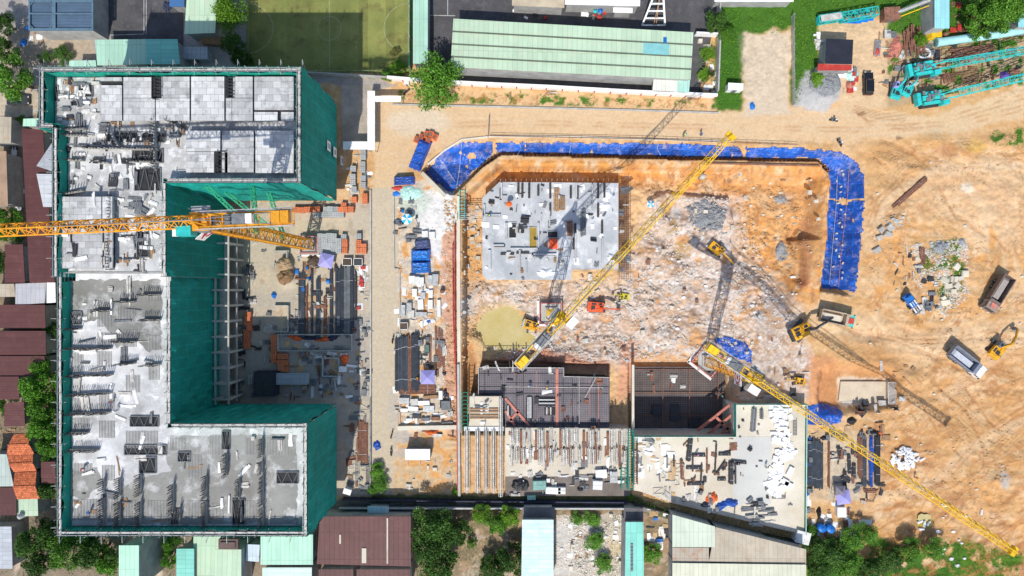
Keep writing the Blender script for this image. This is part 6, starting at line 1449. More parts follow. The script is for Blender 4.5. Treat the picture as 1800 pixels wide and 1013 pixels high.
rows = [([523,532,542,551,560], 370, 'orange', 'pallet of orange blocks', 'in the row below the north wing net'), ([575,583,591], 369, 'grey', 'pallet of grey blocks', 'in the row below the north wing net'), ([600,609], 369, 'orange', 'pallet of orange blocks', 'at the right end of that row'),
        ([557,565,574,583,592,601], 378.5, 'grey', 'pallet of grey blocks', 'in the second row below the net')]
for xs_, y, k, d, wh_ in rows: order([pallet(x+rng.uniform(-.5, .5), y+rng.uniform(-1, 1), k) for x in xs_], d, wh_, 'x', 'block pallets by the north wing')
order([pallet(606, 362, 'orange'), pallet(619, 369, 'orange')], 'pallet of orange blocks', 'set apart near the net corner', 'x', 'block pallets by the north wing')
for j, y in enumerate((416, 424.5, 433, 441.5)):
    order([pallet(x+rng.uniform(-.6, .6), y+rng.uniform(-.6, .6), 'grey') for x in ((564,572.5,581,589.5,598) if j else (564,572.5,581,589.5))], 'pallet of grey blocks', 'in row %s of the grey block grid' % ['one','two','three','four'][j], 'x', 'grid of grey block pallets')
order([pallet(606, 417, 'grey'), pallet(632, 416, 'grey')], 'pallet of grey blocks', 'above the orange pallets beside the grey grid', 'x', 'grid of grey block pallets')
order([pallet(608, y, 'orange') for y in (426, 433, 441)], 'pallet of orange blocks', 'in the column touching the grey block grid', 'y', 'orange pallet columns'); order([pallet(632, y, 'orange') for y in (427, 434, 441)], 'pallet of orange blocks', 'in the taller kerbside column', 'y', 'orange pallet columns')
order([pallet(641, y, 'orange') for y in (434, 441.5)], 'pallet of orange blocks', 'in the short kerbside column', 'y', 'orange pallet columns')
order([pallet(643, y, 'orange') for y in (346, 354)]+[pallet(624, 352, 'orange')], 'pallet of orange blocks', 'beside the ladder stack at the net corner', 'x', 'orange pallets at the corner')
order([pallet(484, y, 'orange', .1) for y in (593, 601, 609, 617, 625, 633)], 'pallet of orange blocks', 'in the shaded courtyard column', 'y', 'shaded orange pallets'); order([pallet(x, y, 'orange') for x, y in ((495,626),(503,626),(495,637),(503,637),(497,646),(504,648))], 'pallet of orange blocks', 'in the shaded courtyard cluster', 'x', 'shaded orange pallets')
order([pallet(438+rng.uniform(-3, 3), y, 'orange') for y in (553,560,568,576,584,592,600,608)], 'pallet of orange blocks', 'in the shaded column along the block', 'y', 'shaded orange pallets by the block')
order([pallet(x, y, k) for x, y, k in ((640,268,'grey'),(640,278,'grey'),(639,290,'grey'),(639,300,'grey'),(623,298,'grey'),(622,312,'grey'),(622,322,'grey'),(640,315,'grey'),(640,326,'grey'),(624,334,'grey'))], 'grey stack of steel plates', 'right of the north wing net', 'y', 'grey stacks by the walkway')
# bundles of pipes and bars
def bundle(label, px, y0, y1, n, m, d=.28, z=None, layers=2, rz=0, cat='pipe stack', name='pipe_bundle', horizontal=False, group=None, round_=True):
    a = W(px, (y0+y1)/2, 0) if not horizontal else W((y0+y1)/2, px, 0); L = abs(y1-y0)*PX; g = gz(a.x, a.y) if z is None else z
    k_ = (H-g)/H; p = Vector((a.x*k_, a.y*k_, g)); t = thing(name, label, cat, p, rz+(1.5708 if not horizontal else 0), group)
    mb = MB()
    for l in range(layers):
        for i in range(n-l):
            y = (i-(n-l-1)/2)*d*1.05; e = rng.uniform(-.04, .04)*L; zz = .12+d/2+l*d*.9
            if round_: mb.tube((-L/2+e, y, zz), (L/2+e+rng.uniform(-.1, .1), y+rng.uniform(-.03, .03), zz), d/2, 7)
            else: mb.box((e, y, zz), (L*rng.uniform(.94, 1), d*.9, d*.9), rng.uniform(-.006, .006))
    mb.build('bars', m, t); mb = MB()
    for f in (-.4, -.13, .15, .42): mb.box((f*L, 0, .06), (.16, n*d*1.15, .12))
    mb.build('bearers', C['timber'], t); mb = MB()
    for f in (-.3, .3): mb.box((f*L, 0, .16+layers*d*.95), (.07, (n-1)*d, .05))
    mb.build('strap', C['steel'], t); return t
stl = mat('blued_steel', (.07,.085,.105), .45, .25, 1.2, metal=.3, speck=(.18,.14,.12), speck_amt=.4)
cy = []
for x, y0, y1, n, mm in ((531,482,590,6,stl),(540,500,586,2,C['rust']),(549,476,588,2,stl),(560,488,594,4,stl),(572,520,590,3,C['rust']),(583,476,592,3,stl),(595,472,588,5,stl),(603,470,584,4,stl),(611,470,590,6,C['grey']),(619,470,586,4,stl),(626,476,560,2,C['dark'])):
    cy.append(bundle('', x, y0, y1, n, mm, .24, layers=2))
order(cy, 'long bundle of dark steel bars', 'in the courtyard steel yard', 'x', 'courtyard bar bundles')
cy = [bundle('', 530+rng.uniform(0, 60), 0, 0, 1, stl) for _ in range(0)]
g_ = []
for x, y0, y1, mm in ((699,596,686,stl),(704,594,684,stl),(709,592,684,stl),(715,590,686,stl),(721,592,686,C['rust']),(727,590,684,stl),(733,586,686,stl)):
    g_.append(bundle('', x, y0, y1, 5, mm, .22, layers=3))
order(g_, 'bundle of long steel tubes', 'in the materials strip', 'x', 'tube bundles in the strip')
g_ = [bundle('', x, y0, y1, 2, C['rust'], .25, layers=1, round_=False, rz=rng.uniform(-.05, .05)) for x, y0, y1 in ((756,590,646),(767,575,640),(772,578,650),(776,580,644),(780,600,660),(769,650,662))]
order(g_, 'long rusty beam pair', 'near the red rail in the materials strip', 'x', 'rusty beams in the strip')
order([bundle('', y, 700, 765, 4, C['rust'], .22, layers=1, horizontal=True, name='bar_bundle') for y in (679, 684, 689)], 'sheaf of rusty bars lying crosswise', 'below the lilac canopy', 'y', 'crosswise bars')
g_ = [bundle('', x, y0, y1, n, mm, .25, layers=2) for x, y0, y1, n, mm in ((1422,776,852,4,stl),(1429,772,856,5,stl),(1436,775,858,5,stl),(1443,778,856,3,stl),(1456,775,855,2,C['rust']),(1511,768,838,4,C['rust']),(1518,770,852,4,stl),(1541,765,850,5,C['dark']),(1530,768,852,3,C['bluetarp']))]
order(g_, 'bundle of long steel bars', 'in the yard right of the podium', 'x', 'bundles right of the podium')
g_ = [bundle('', x, y0, y1, 4, C['dark'], .2, layers=2, rz=r_) for x, y0, y1, r_ in ((1484,828,862,0),(1492,800,832,.05),(1500,815,838,-.03),(1475,785,806,.2))]
order(g_, 'short dark bar bundle', 'in the middle of the bar yard', 'x', 'short bundles right of podium')
order([bundle('', x, 742, 812, 3, C['rust'], .3, layers=1, z=None) for x in (633, 638, 643)], 'long rusty channel', 'on the block yard near the haul road', 'x', 'rusty channels in the block yard')
g_ = []
for k in range(16):
    g_.append(bundle('', 1590+k*2.2+rng.uniform(-2, 2), 52+rng.uniform(-8, 8), 96+rng.uniform(-8, 4), 1, C['rust'], .34, layers=1, z=.2+.12*(k % 4), rz=rng.uniform(-.14, .2), name='steel_pile'))
order(g_, 'rusty steel pile section', 'in the heap between the scrap yard sheds', 'x', 'rusty pile sections')
g_ = [bundle('', 86+k*4.4, 1665+rng.uniform(-8, 8), 1745+rng.uniform(-14, 8), 2, C['rust'], .34, layers=1, horizontal=True, rz=R(7)) for k in range(5)]
order(g_, 'long rusty beam lying', 'under the teal pipe in the scrap yard', 'y', 'rusty beams under the pipe')
order([bundle('', 1597+k*6, 300+4*k, 378-8*k, 2, C['rust'], .38, layers=1, rz=R(-49)) for k in range(2)], 'pair of rusty H-beams', 'on earth right of the tarpaulin', 'x', 'H-beams on the earth')
for lb, x, y0, y1, n, mm in (('brown beam stack on the grey slab, centre', 978, 330, 372, 3, C['timber']),('dark beam stack on the grey slab near its east side', 1025, 374, 416, 3, C['grey']),('red-brown beam on the grey slab by the crane shadow', 1003, 388, 416, 2, C['rust']),('short brown beam left of the crane shadow on the slab', 998, 390, 415, 1, C['rust']),
                            ('brown plank heap right of the brown beam stack on the slab', 988, 345, 370, 3, C['timber'])): bundle(lb, x, y0, y1, n, mm, .38, z=SL, layers=1, round_=False, cat='beam stack', name='beam_stack')
SLs = [bundle('', x, y0, y1, 1, C['dark'], .45, z=SL, layers=1, round_=False, name='shutter_girder') for x, y0, y1 in ((880,332,353),(911,322,342),(918,322,348),(930,322,349),(967,322,350),(967,358,381),(1003,328,350),(1015,328,350),(1051,323,350),(1051,358,382),(1058,389,412),(1011,393,411),(1062,322,350),(946,326,345),(1008,420,440))]
order(SLs, 'narrow dark shutter beam', 'lying up and down on the grey slab', 'x', 'shutter beams on the slab')
order([bundle('', y, x0, x1, 1, C['dark'], .4, z=SL, layers=1, round_=False, horizontal=True, name='shutter_girder') for y, x0, x1 in ((447,880,905),(448,934,978),(433,868,888),(379,852,880),(445,906,930))], 'dark shutter beam', 'lying crosswise on the grey slab', 'x', 'crosswise beams on the slab')
# frames on the podium
pod = [bundle('', x, y0, y1, n, mm, .34, z=PZ, layers=l, round_=False, name='beam_stack', rz=r_) for x, y0, y1, n, mm, l, r_ in ((1322,718,760,2,C['grey'],2,-.08),(1327,718,758,1,C['grey'],1,-.08),(1338,720,736,2,C['grey'],2,0),(1211,772,810,3,C['dark'],2,-.1),(1217,798,828,1,C['dark'],1,0),(1242,790,832,1,C['rust'],1,0),(1257,780,838,1,C['dark'],1,-.05),
       (1284,812,850,3,C['dark'],2,0),(1292,818,850,1,C['dark'],1,0),(1198,808,842,2,C['rust'],2,.05),(1232,815,850,1,C['dark'],1,-.05),(1184,800,820,1,C['dark'],1,0),(1172,800,822,1,C['grey'],1,0),(1266,808,835,1,C['dark'],1,-.6))]
order(pod, 'dark formwork beam', 'standing out up and down on the podium deck', 'x', 'beams on the podium')
order([bundle('', y, x0, x1, 2, C['dark'], .3, z=PZ, layers=1, round_=False, horizontal=True, name='beam_stack', rz=r_) for y, x0, x1, r_ in ((850,1208,1238,0),(812,1285,1312,-.1),(815,1285,1300,.1),(800,1216,1240,0),(798,1262,1284,0),(842,1260,1275,0),(822,1205,1232,0))], 'dark formwork beam', 'lying crosswise on the podium deck', 'x', 'crosswise beams on podium')
def ladder(label, x0, y0, x1, y1, z, m=C['grey']):
    a = W(x0, y1, z); b = W(x1, y0, z); t = thing('ladder_frame', label, 'frame', (a.x, a.y, z)); L = b.y-a.y; w = b.x-a.x; mb = MB(); mb.bar((0,0,.1),(0,L,.1),.1); mb.bar((w,0,.1),(w,L,.1),.1); mb.build('stile', m, t); mb = MB()
    for k in range(int(L/.3)): mb.bar((0, .3*k, .1), (w, .3*k, .1), .07)
    mb.build('rung', m, t)
ladder('grey ladder frame on the podium right of the white boards', 1394, 735, 1400, 765, PZ); ladder('dark grating frame at the bottom of the white boards', 1357, 866, 1380, 876, PZ, C['dark']); ladder('ladder frame in the block yard beside the rusty channels', 644, 800, 650, 848, 0)
ladder('pale ladder frame in the block yard, left of the rusty channels', 624, 800, 631, 850, 0, C['pale']); ladder('short ladder frame at the bottom of the block yard', 613, 832, 620, 852, 0)
# white boards on the podium, laid like spilled cards
bs = []
wt = mat('insulation_board', (.80,.80,.80), .8, .06, 1)
for k in range(150):
    x = rng.uniform(1358, 1390); y = rng.choice([rng.uniform(713, 800), rng.uniform(790, 872)]); dx = 8*math.sin(y/20) if y > 790 else 0
    if y > 800 and x > 1380+dx: x -= 14
    p = W(x+dx, y, PZ+.036+.0031*k); mb = MB(); mb.box((0, 0, 0), (rng.choice([1.2, .6, 1.2, 2.0]), rng.choice([1.2, .6, .9]), .06)); bs.append(solo('insulation_board', mb, wt, '', 'board', p, rng.choice([0, 0, rng.uniform(0, 3)]) if y < 795 else rng.uniform(0, 3)))
up_ = [o for o in bs if o.location.y > W(0, 795, PZ).y]; lo_ = [o for o in bs if o not in up_]
def chunks(its, d, wh_, grp):
    its = sorted(its, key=lambda o: -o.location.y)
    for i in range(0, len(its), 30): order(its[i:i+30], d, wh_+' row %s' % ['one','two','three','four','five'][i//30], 'x', grp)
chunks(up_, 'white insulation board', 'on the upper podium spread,', 'white insulation boards'); chunks(lo_, 'white insulation board', 'on the lower podium spread,', 'white insulation boards, lower')
order([solo('insulation_block', (lambda mb: mb.box((0, 0, .25), (1.9, 1.1, .5)))(MB()), wt, '', 'block', W(x, y, PZ), r_) for x, y, r_ in ((1388,828,1.1),(1378,846,-.5),(1366,838,.2),(1369,858,.4),(1385,852,-.4))], 'thick white insulation block', 'at the right of the podium boards', 'x', 'white blocks on podium')
loose(kk('white white board'), (1118,768,1180,835), PZ, 44, 'on the podium left end', (.8, 2)); loose(kk('steel pipe frame ply'), (1118,768,1200,890,lambda x, y: y < 858+.25*(x-1113)), PZ, 44, 'beside the white boards at the podium left end')
loose(kk('rust plank dark'), (1200,770,1290,860), PZ, 46, 'among the podium frames', (.4, 1.8)); loose(kk('steel dark board pipe crate'), (1140,862,1260,898,lambda x, y: y < 856+.27*(x-1113)), PZ, 50, 'along the podium bottom edge', (.8, 2.6))
loose(kk('steel board dark pipe crate dark'), (1240,875,1340,925,lambda x, y: y < 852+.27*(x-1113)), PZ, 50, 'at the podium bottom middle', (.8, 2.6)); loose(kk('dark steel'), (1295,712,1412,900), PZ, 40, 'scattered on the right part of the podium', (.2, .8))
loose(kk('pipe steel pipe'), (1320,890,1358,925), PZ, 22, 'in the pipe heap low on the podium', (1.5, 3.0), ang=0.05)
# slab, truss deck, basement
loose(kk('steel dark board white plank pipe'), (852,325,1000,490), SL, 120, 'on the left of the grey slab', (.3, 1.8)); loose(kk('steel dark board white'), (1000,325,1084,470), SL, 40, 'on the right of the grey slab', (.3, 1.4))
loose(kk('pipe steel board dark'), (890,820,1100,868), .56, 70, 'along the truss deck bottom', (.6, 2.0)); loose(kk('steel pipe white rust'), (892,756,1100,822), .56, 90, 'between the trusses', (.5, 2.2), ang=1.57)
loose(kk('pipe white rust'), (1140,655,1200,690), -6.5, 12, 'on the basement raft', (.6, 2)); loose(kk('dark rust dark'), (850,650,1065,745,lambda x, y: x > 890 or y < 690), MZ, 40, 'on the mesh deck', (.4, 1.6))
loose(kk('board pipe steel'), (828,700,880,750), .56, 16, 'on the small beam deck')
for lb, x, y, w, d_, h, mm in (('white box on dark slab, bottom of the truss deck, left', 972, 861, 3.2, 1.4, .9, C['panel']),('second white box on dark slab beside the first', 987, 861, 1.6, 1.4, .9, C['panel']),('white cube right of the dark strip on the truss deck', 1049, 850, 2.0, 1.8, 1.6, C['white']),('pale blue crate on the lane wall below the truss deck', 934, 874, 1.8, .9, .6, C['mint']),
        ('green and white bale stack on the truss deck', 948, 851, 2.8, 1.9, 1.2, mat('bale_green', (.20,.36,.32), .7, .3, 2)),('white panel stack on truss deck, right', 1056, 832, 2.4, 1.8, .8, C['panel']),('silver plate stack beside the white panel stack', 1078, 838, 1.6, 2.4, .6, C['steel'])):
    mb = MB(); mb.box((0, 0, h/2), (w, d_, h), 0, .97); mb.box((0, 0, h+.03), (w*.96, .1, .05)); mb.box((w*.2, 0, h+.03), (.1, d_*.95, .05)); solo('storage_box', mb, mm, lb, 'box', W(x, y, .56), rng.uniform(-.06, .06))
def heap(name, label, px, py, rx, ry, h, m, cat='heap', z=None, rz=0, seed=0, group=None, jag=.4, n=26):
    """crumpled heap with an uneven outline"""
    p = G(px, py) if z is None else W(px, py, z); vs = []; fs = []; rr = 10
    for i in range(rr+1):
        for j in range(n):
            t_ = 2*math.pi*j/n; f = i/rr; q = 1+jag*(float(vn(np.array([math.cos(t_)*1.7+seed*3.1+5]), np.array([math.sin(t_)*1.7+seed+9]), seed))[()]-.5) if False else 1+jag*(random.Random(seed*100+j//2).random()-.5)
            x = math.cos(t_)*rx*f*q; y = math.sin(t_)*ry*f*q; w_ = float(vn(np.array([x*1.3+seed]), np.array([y*1.3+7]), seed+3)[0])
            vs.append((x, y, h*(1-f**2.2)*(.55+.8*w_)-(.12 if i == rr else 0)+.25*h*(float(vn(np.array([x*4+seed]), np.array([y*4]), seed+5)[0])-.5)*(1-f**6)))
    for i in range(rr):
        for j in range(n): a = i*n+j; b = i*n+(j+1) % n; fs.append((a, a+n, b+n, b))
    mb = MB(); mb.v = vs; mb.f = fs; o = mb.build(name, m); o.location = p; o.rotation_euler = (0, 0, rz); return tag(o, label, cat, group)
BT = C['bluetarp']; OT = mat('orange_tarpaulin', (.80,.14,.03), .5, .25, 1.0, bump=.5, fine=3); NV = C['navy']; BS = C['bluesheet']; BK = mat('black_plastic', (.02,.022,.026), .4, .3, 1, bump=.5, fine=3)
for i, (nm, lb, x, y, rx, ry, h, mm, r_) in enumerate((
  ('orange_tarpaulin', 'orange tarpaulin crumpled on shaded formwork, left piece', 520, 594, 1.6, .6, .5, OT, -.1),('blue_tarpaulin', 'dark blue sheet draped in the shaded formwork bay, middle', 545, 594, 3.6, .5, .4, NV, -.05),('orange_tarpaulin', 'orange tarpaulin in the shaded formwork bay, right piece', 567, 597, 1.8, .5, .5, OT, .1),('blue_tarpaulin', 'dark blue sheet at the right end of the formwork bay', 585, 593, 1.3, .8, .5, NV, .2),
  ('orange_tarpaulin', 'bright orange sheet heap right of the shaded pallets', 606, 631, .9, 1.4, .8, OT, .1),('blue_tarpaulin', 'small blue bag heap in the steel yard, left', 543, 490, .6, .5, .6, BS, 0),('blue_tarpaulin', 'small blue bag heap in the steel yard, right', 577, 495, .6, .6, .6, BS, 0),('blue_tarpaulin', 'blue sheet heap at the left of the sand bay', 482, 519, .6, .9, .6, BS, 0),
  ('earth_heap', 'dark soil heap beside the lilac canopy', 550, 458, 1.3, 1.3, 1.0, mat('dark_soil', (.10,.07,.05), .9, .3, 2), 0),('orange_bag', 'orange bag in the shaded steel yard', 573, 563, .4, .4, .5, OT, 0),('red_bag', 'red bag at the right side of the shaded steel yard', 616, 557, .5, .4, .4, C['red'], 0),
  ('blue_tarpaulin', 'blue sheet scrap under the small covered box', 697, 341, .9, .6, .3, BS, 0),('red_bag_heap', 'red bag heap below the small covered box', 699, 331, 1.3, .5, .4, C['red'], 0),
  ('blue_tarpaulin', 'blue and orange sheet on the long tubes, lower part', 703, 660, .5, 2.6, .4, BT, 0),('orange_tarpaulin', 'orange sheet on the long tubes, upper part', 706, 625, .4, 1.5, .4, OT, 0),('blue_tarpaulin', 'blue sheet on the materials strip above the bar sheaves', 754, 565, .7, .4, .3, BT, 0),('blue_tarpaulin', 'small dark blue bag by the lilac canopy in the strip', 781, 656, .5, .5, .6, NV, 0),
  ('blue_tarpaulin', 'dark blue sheet heap right of the blue plank stack', 783, 692, .5, 1.1, .5, NV, 0),('orange_tank', 'orange covered tank at the top of the earth yard', 759, 759, 1.6, .7, 1.3, OT, 0),('blue_tarpaulin', 'blue and red sheet heap on the kerb near the grey stain', 663, 783, .9, 1.1, .5, BT, .4),
  ('orange_tarpaulin', 'orange tarpaulin on the podium bottom heap', 1251, 876, 1.2, 1.4, .8, OT, -.4),('blue_tarpaulin', 'blue tarpaulin right end of the podium bottom heap', 1285, 884, 1.6, .9, .7, BT, 0),('blue_tarpaulin', 'blue tarpaulin under the orange one on the podium', 1268, 889, 1.3, .9, .5, BT, .3),('blue_tarpaulin', 'dark blue sheet left of the orange tarpaulin on podium', 1243, 886, 1.5, .7, .6, NV, .2),
  ('orange_tarpaulin', 'orange sheet at the head of bars right of the podium', 1431, 775, .5, .9, .4, OT, 0),('orange_tarpaulin', 'orange sheet at the top of the rightmost bars', 1547, 762, .4, .7, .4, OT, 0),('blue_tarpaulin', 'long violet-blue sheet over bars right of the podium', 1531, 810, .55, 4.6, .5, BT, 0),
  ('black_heap', 'black plastic heap above the bars right of podium, left', 1448, 770, .9, .5, .6, BK, 0),('black_heap', 'black covered roll above the bars, right', 1532, 760, 1.3, .5, .7, BK, 0),('black_heap', 'black hose heap on the earth left of the bar yard', 1497, 740, 1.1, .9, .7, BK, 0),('black_heap', 'black bag by the water tanks', 1439, 900, .5, 1.4, .7, BK, 0),
  ('black_heap', 'tangled black sheeting on the truss deck bottom left', 915, 851, 1.8, 1.3, .7, BK, 0),('black_heap', 'round black bag at the bottom of the truss deck', 1021, 859, .8, .6, .6, BK, 0),('sack_pile', 'heap of white sacks on the grey slab, north-east part', 1066, 343, 1.1, 1.5, .6, C['cloth'], 0),('sack_pile', 'second heap of white sacks just below the first', 1063, 362, 1.4, 1.0, .6, C['cloth'], .2),
  ('sack_pile', 'white sack heap at the slab south-east corner', 1074, 453, .9, .9, .5, C['cloth'], 0),('rubble_heap', 'pale rubble heap on the slab bottom edge', 960, 480, 2.2, .9, .5, C['cloth'], 0),('gravel_heap', 'grey gravel heap on the rock, left of the small excavator', 1240, 385, 2.6, 1.6, .8, mat('gravel', (.30,.31,.32), .95, .5, 5, bump=.8), .3),
  ('gravel_heap', 'small grey gravel heap in the orange pit floor', 1374, 440, 1.2, 1.7, .6, MATS['gravel'], 0),('gravel_heap', 'grey gravel patch near the tarpaulin corner in pit', 1372, 352, 1.5, 1.0, .5, MATS['gravel'], 0),('gravel_heap', 'grey gravel heap beside the hut in the north-east', 1450, 150, 3.4, 3.0, 1.1, MATS['gravel'], .6),
  ('blue_tarpaulin', 'small blue sheet on the sand north-east of the wall', 1322, 187, .6, .9, .4, BS, 0),('blue_tarpaulin', 'blue bundle under the north white hut', 50, 50, .8, .5, .5, BS, 0),('blue_tarpaulin', 'blue bags beside the slate shed, lower', 42, 75, .9, .9, .6, BS, 0),('blue_tarpaulin', 'blue goods by the booth at the top edge', 294, 12, 1.0, 1.2, .8, NV, 0),
  ('purple_tarpaulin', 'violet sheet near the lower lattice boom', 1765, 132, 1.2, .9, .7, mat('violet_sheet', (.12,.06,.30), .6, .2, 1), 0),('scrap_heap', 'rusty red scrap heap beside the hut yard', 1493, 153, .8, 1.3, .8, C['pink'], .3),('scrap_heap', 'red machine part by the scrap yard lane', 1541, 92, .7, .9, .8, C['red'], 0),('scrap_heap', 'pink-grey scrap heap in the scrap yard', 1573, 85, 1.6, 2.6, 1.0, C['pink'], -.3),
  ('bag_heap', 'pale mint bag heap behind the black canopy', 1497, 134, 1.9, 1.2, .6, mat('mint_bags', (.42,.66,.58), .7, .3, 2), 0),('bag_heap', 'mint and grey bag heap at the materials strip top', 722, 340, 2.4, 1.8, .5, MATS['mint_bags'], 0),('rubble_heap', 'grey rubble at the rubble island top', 1652, 436, 1.8, 1.4, .7, MATS['gravel'], .5),('rubble_heap', 'silver scrap at the island top right corner', 1690, 428, .9, 1.1, .6, C['steel'], 0))):
    zz = {True: None}[True]
    if 'slab' in lb and 'grey slab' in lb or 'slab south' in lb or 'slab bottom' in lb or 'just below the first' in lb: zz = SL
    elif 'podium' in lb and 'right of' not in lb: zz = PZ
    elif 'truss deck' in lb: zz = .56
    heap(nm, lb, x, y, rx, ry, h, mm, nm.split('_')[-1], zz, r_, i+1)
def canopy(label, px, py, m, w=1.45, z=None, rz=0, group='lilac canopies'):
    t = thing('shade_canopy', label, 'canopy', G(px, py) if z is None else W(px, py, z), rz, group); b = MB()
    a = [(-w, -w, 2.1), (w, -w, 2.1), (w, w, 2.1), (-w, w, 2.1), (0, 0, 2.9)]; b.add(a, [(0,1,4),(1,2,4),(2,3,4),(3,0,4)]); b.add([(x, y, z_-.05) for x, y, z_ in a], [(1,0,4),(2,1,4),(3,2,4),(0,3,4)]); b.build('canopy_top', m, t)
    for x, y in ((-w, -w), (w, -w), (w, w), (-w, w)): b = MB(); b.bar((x*.97, y*.97, 0), (x*.97, y*.97, 2.15), .07); b.build('leg', C['steel'], t)
for lb, x, y, r_ in (('lilac canopy in the courtyard below the grey block grid', 578, 459, -.2),('lilac canopy at the lower end of the materials strip', 754, 661, 0),('lilac canopy at the foot of the yard right of podium', 1474, 869, .15)): canopy(lb, x, y, C['lilac'], rz=r_)
canopy('grey-lilac sheet on posts left of the last canopy', 1469, 858, mat('grey_shade', (.22,.20,.24), .8, .2, 1), 1.0)
def parasol(label, px, py, m1, m2, r=1.15, z=None):
    t = thing('parasol', label, 'parasol', G(px, py) if z is None else W(px, py, z), .3, 'parasols'); b = MB(); b.bar((0, 0, 0), (0, 0, 2.5), .06); b.build('pole', C['steel'], t)
    for k, mm in ((0, m1), (1, m2)):
        b = MB()
        for i in range(k, 8, 2):
            a0 = 2*math.pi*i/8; a1 = 2*math.pi*(i+1)/8; b.add([(0, 0, 2.55), (r*math.cos(a0), r*math.sin(a0), 2.1), (r*math.cos(a1), r*math.sin(a1), 2.1)], [(0, 1, 2)])
        b.build('canopy', mm, t)
    b = MB(); b.tube((0, 0, 0), (0, 0, .1), .3, 10); b.build('base', C['conc'], t)
LB = mat('light_blue_cloth', (.02,.42,.72), .7, .1, 1)
parasol('blue and white parasol in the upper materials strip', 718, 387, LB, C['white']); parasol('blue and white parasol on the orange pit floor', 1140, 361, LB, C['white'], .8)
parasol('red-orange parasol on the grey slab', 895, 361, OT, OT, .65, SL); parasol('blue parasol by the top white building, lower', 1053, 26, BS, BS, .6); parasol('blue parasol by the top white building, upper', 1053, 13, BS, NV, .6); parasol('green parasol by the top white building', 1044, 27, C['teal'], C['teal'], .45); parasol('red parasol by the top white building', 1043, 33, C['red'], C['red'], .35)
# boxes, tanks, huts
def boxy(name, label, px, py, w, d, h, m, cat, rz=0, z=None, lid=None, rim=False):
    t = thing(name, label, cat, G(px, py) if z is None else W(px, py, z), rz); b = MB(); b.box((0, 0, h/2), (w, d, h)); b.build('body', m, t)
    if rim:
        b = MB()
        for y in (-d/2, d/2): b.box((0, y, h+.06), (w+.1, .12, .14))
        for x in (-w/2, w/2): b.box((x, 0, h+.06), (.12, d+.1, .14))
        b.build('rim', lid or m, t)
    else:
        b = MB(); b.box((0, 0, h+.05), (w+.16, d+.16, .1)); b.build('roof', lid or m, t)
        b = MB()
        n = max(2, int(w/.8))
        for k in range(n): b.box((-w/2+w*(k+.5)/n, 0, h+.12), (.08, d*.98, .05))
        b.build('roof_rib', lid or m, t)
    b = MB(); b.box((0, -d/2-.02, h*.45), (min(.9, w*.4), .05, h*.85)); b.build('door', C['grey'], t); return t
boxy('site_container', 'white and grey container hut on the earth yard, shadow above it', 737, 794, 5.0, 2.1, 2.5, C['grey'], 'container', 0, lid=C['white']); boxy('site_container', 'white container beside the diagonal boundary wall, bottom right of podium', 1403, 938, 2.8, 2.4, 2.4, C['white'], 'container', -.25)
boxy('site_container', 'small white container at the end of the grass strip', 1287, 158, 3.0, 1.3, 2.2, C['white'], 'container', -.05); boxy('store_box', 'white box on the earth below the bar yard', 1474, 897, 1.7, 1.9, 1.4, C['white'], 'box'); boxy('store_box', 'slanted white cabinet at the foot of the block yard', 614, 860, 1.5, 1.0, 1.8, C['white'], 'cabinet', -.3)
boxy('store_box', 'brown steel box beside the top lattice section', 1559, 30, 3.2, 2.4, 2.0, C['rust'], 'box', .05); boxy('store_box', 'white box in the shaded courtyard beside the orange sheet', 605, 648, 1.3, 1.0, 1.3, C['white'], 'box'); boxy('store_box', 'grey box at the west end of the hoarding', 716, 148, .9, .8, 1.4, C['panel'], 'box')
boxy('store_box', 'brown wooden box roof near the bright tree, top left', 378, 74, 4.2, 2.0, 1.6, C['timber'], 'shed', -.1); boxy('store_box', 'grey tiled flat hut beside the mint roof', 350, 100, 5.4, 2.4, 2.2, MATS['grey_sheet'], 'hut')
boxy('store_box', 'dark roofed hut in the courtyard shade by the south wing', 473, 672, 4.4, 5.0, 2.4, C['dark'], 'hut', lid=C['navy'], rim=True); boxy('store_box', 'long pale workshop bench roof in the courtyard shade', 518, 664, 6.4, 2.2, 2.0, MATS['grey_sheet'], 'shed')
for lb, x, y, w, d_ in (('sunken square tank with rim in the courtyard shade', 583, 645, 3.4, 3.8),('walled formwork bay holding orange and blue sheets', 555, 602, 15.5, 3.4),('walled sand bay left of the steel yard', 494, 470, 3.0, 6.5),('walled store bay below the sand bay', 496, 560, 3.0, 5.4)):
    t = thing('walled_bay', lb, 'bay', G(x, y)); b = MB()
    for yy in (-d_/2, d_/2):
        if not ('sand bay left' in lb and yy < 0): b.box((0, yy, .45), (w, .22, .9))
    b.build('side_wall', C['conc'], t); b = MB(); b.box((w/2, 0, .46), (.24, d_, .92)); b.build('end_wall', C['conc'], t)
    if 'sand' not in lb: b = MB(); b.box((-w/2, 0, .46), (.24, d_, .92)); b.build('end_wall', C['conc'], t)
heap('sand_heap', 'brown sand heap in the walled bay, upper', 500, 466, 1.7, 1.6, 1.0, mat('sand', (.36,.25,.15), .95, .2, 2), 'sand', None, 0, 61); heap('sand_heap', 'darker sand heap in the walled bay, lower', 502, 487, 1.7, 1.7, 1.1, mat('sand2', (.28,.17,.09), .95, .2, 2), 'sand', None, 0, 62)
def tank(label, px, py, r, h, m):
    t = thing('water_tank', label, 'tank', G(px, py)); b = MB(); b.tube((0, 0, 0), (0, 0, h), r, 18); b.build('body', m, t, True); b = MB(); b.tube((0, 0, h), (0, 0, h+.25), r*.95, 18, r*.4); b.tube((0, 0, h+.25), (0, 0, h+.35), r*.3, 12); b.build('lid', m, t)
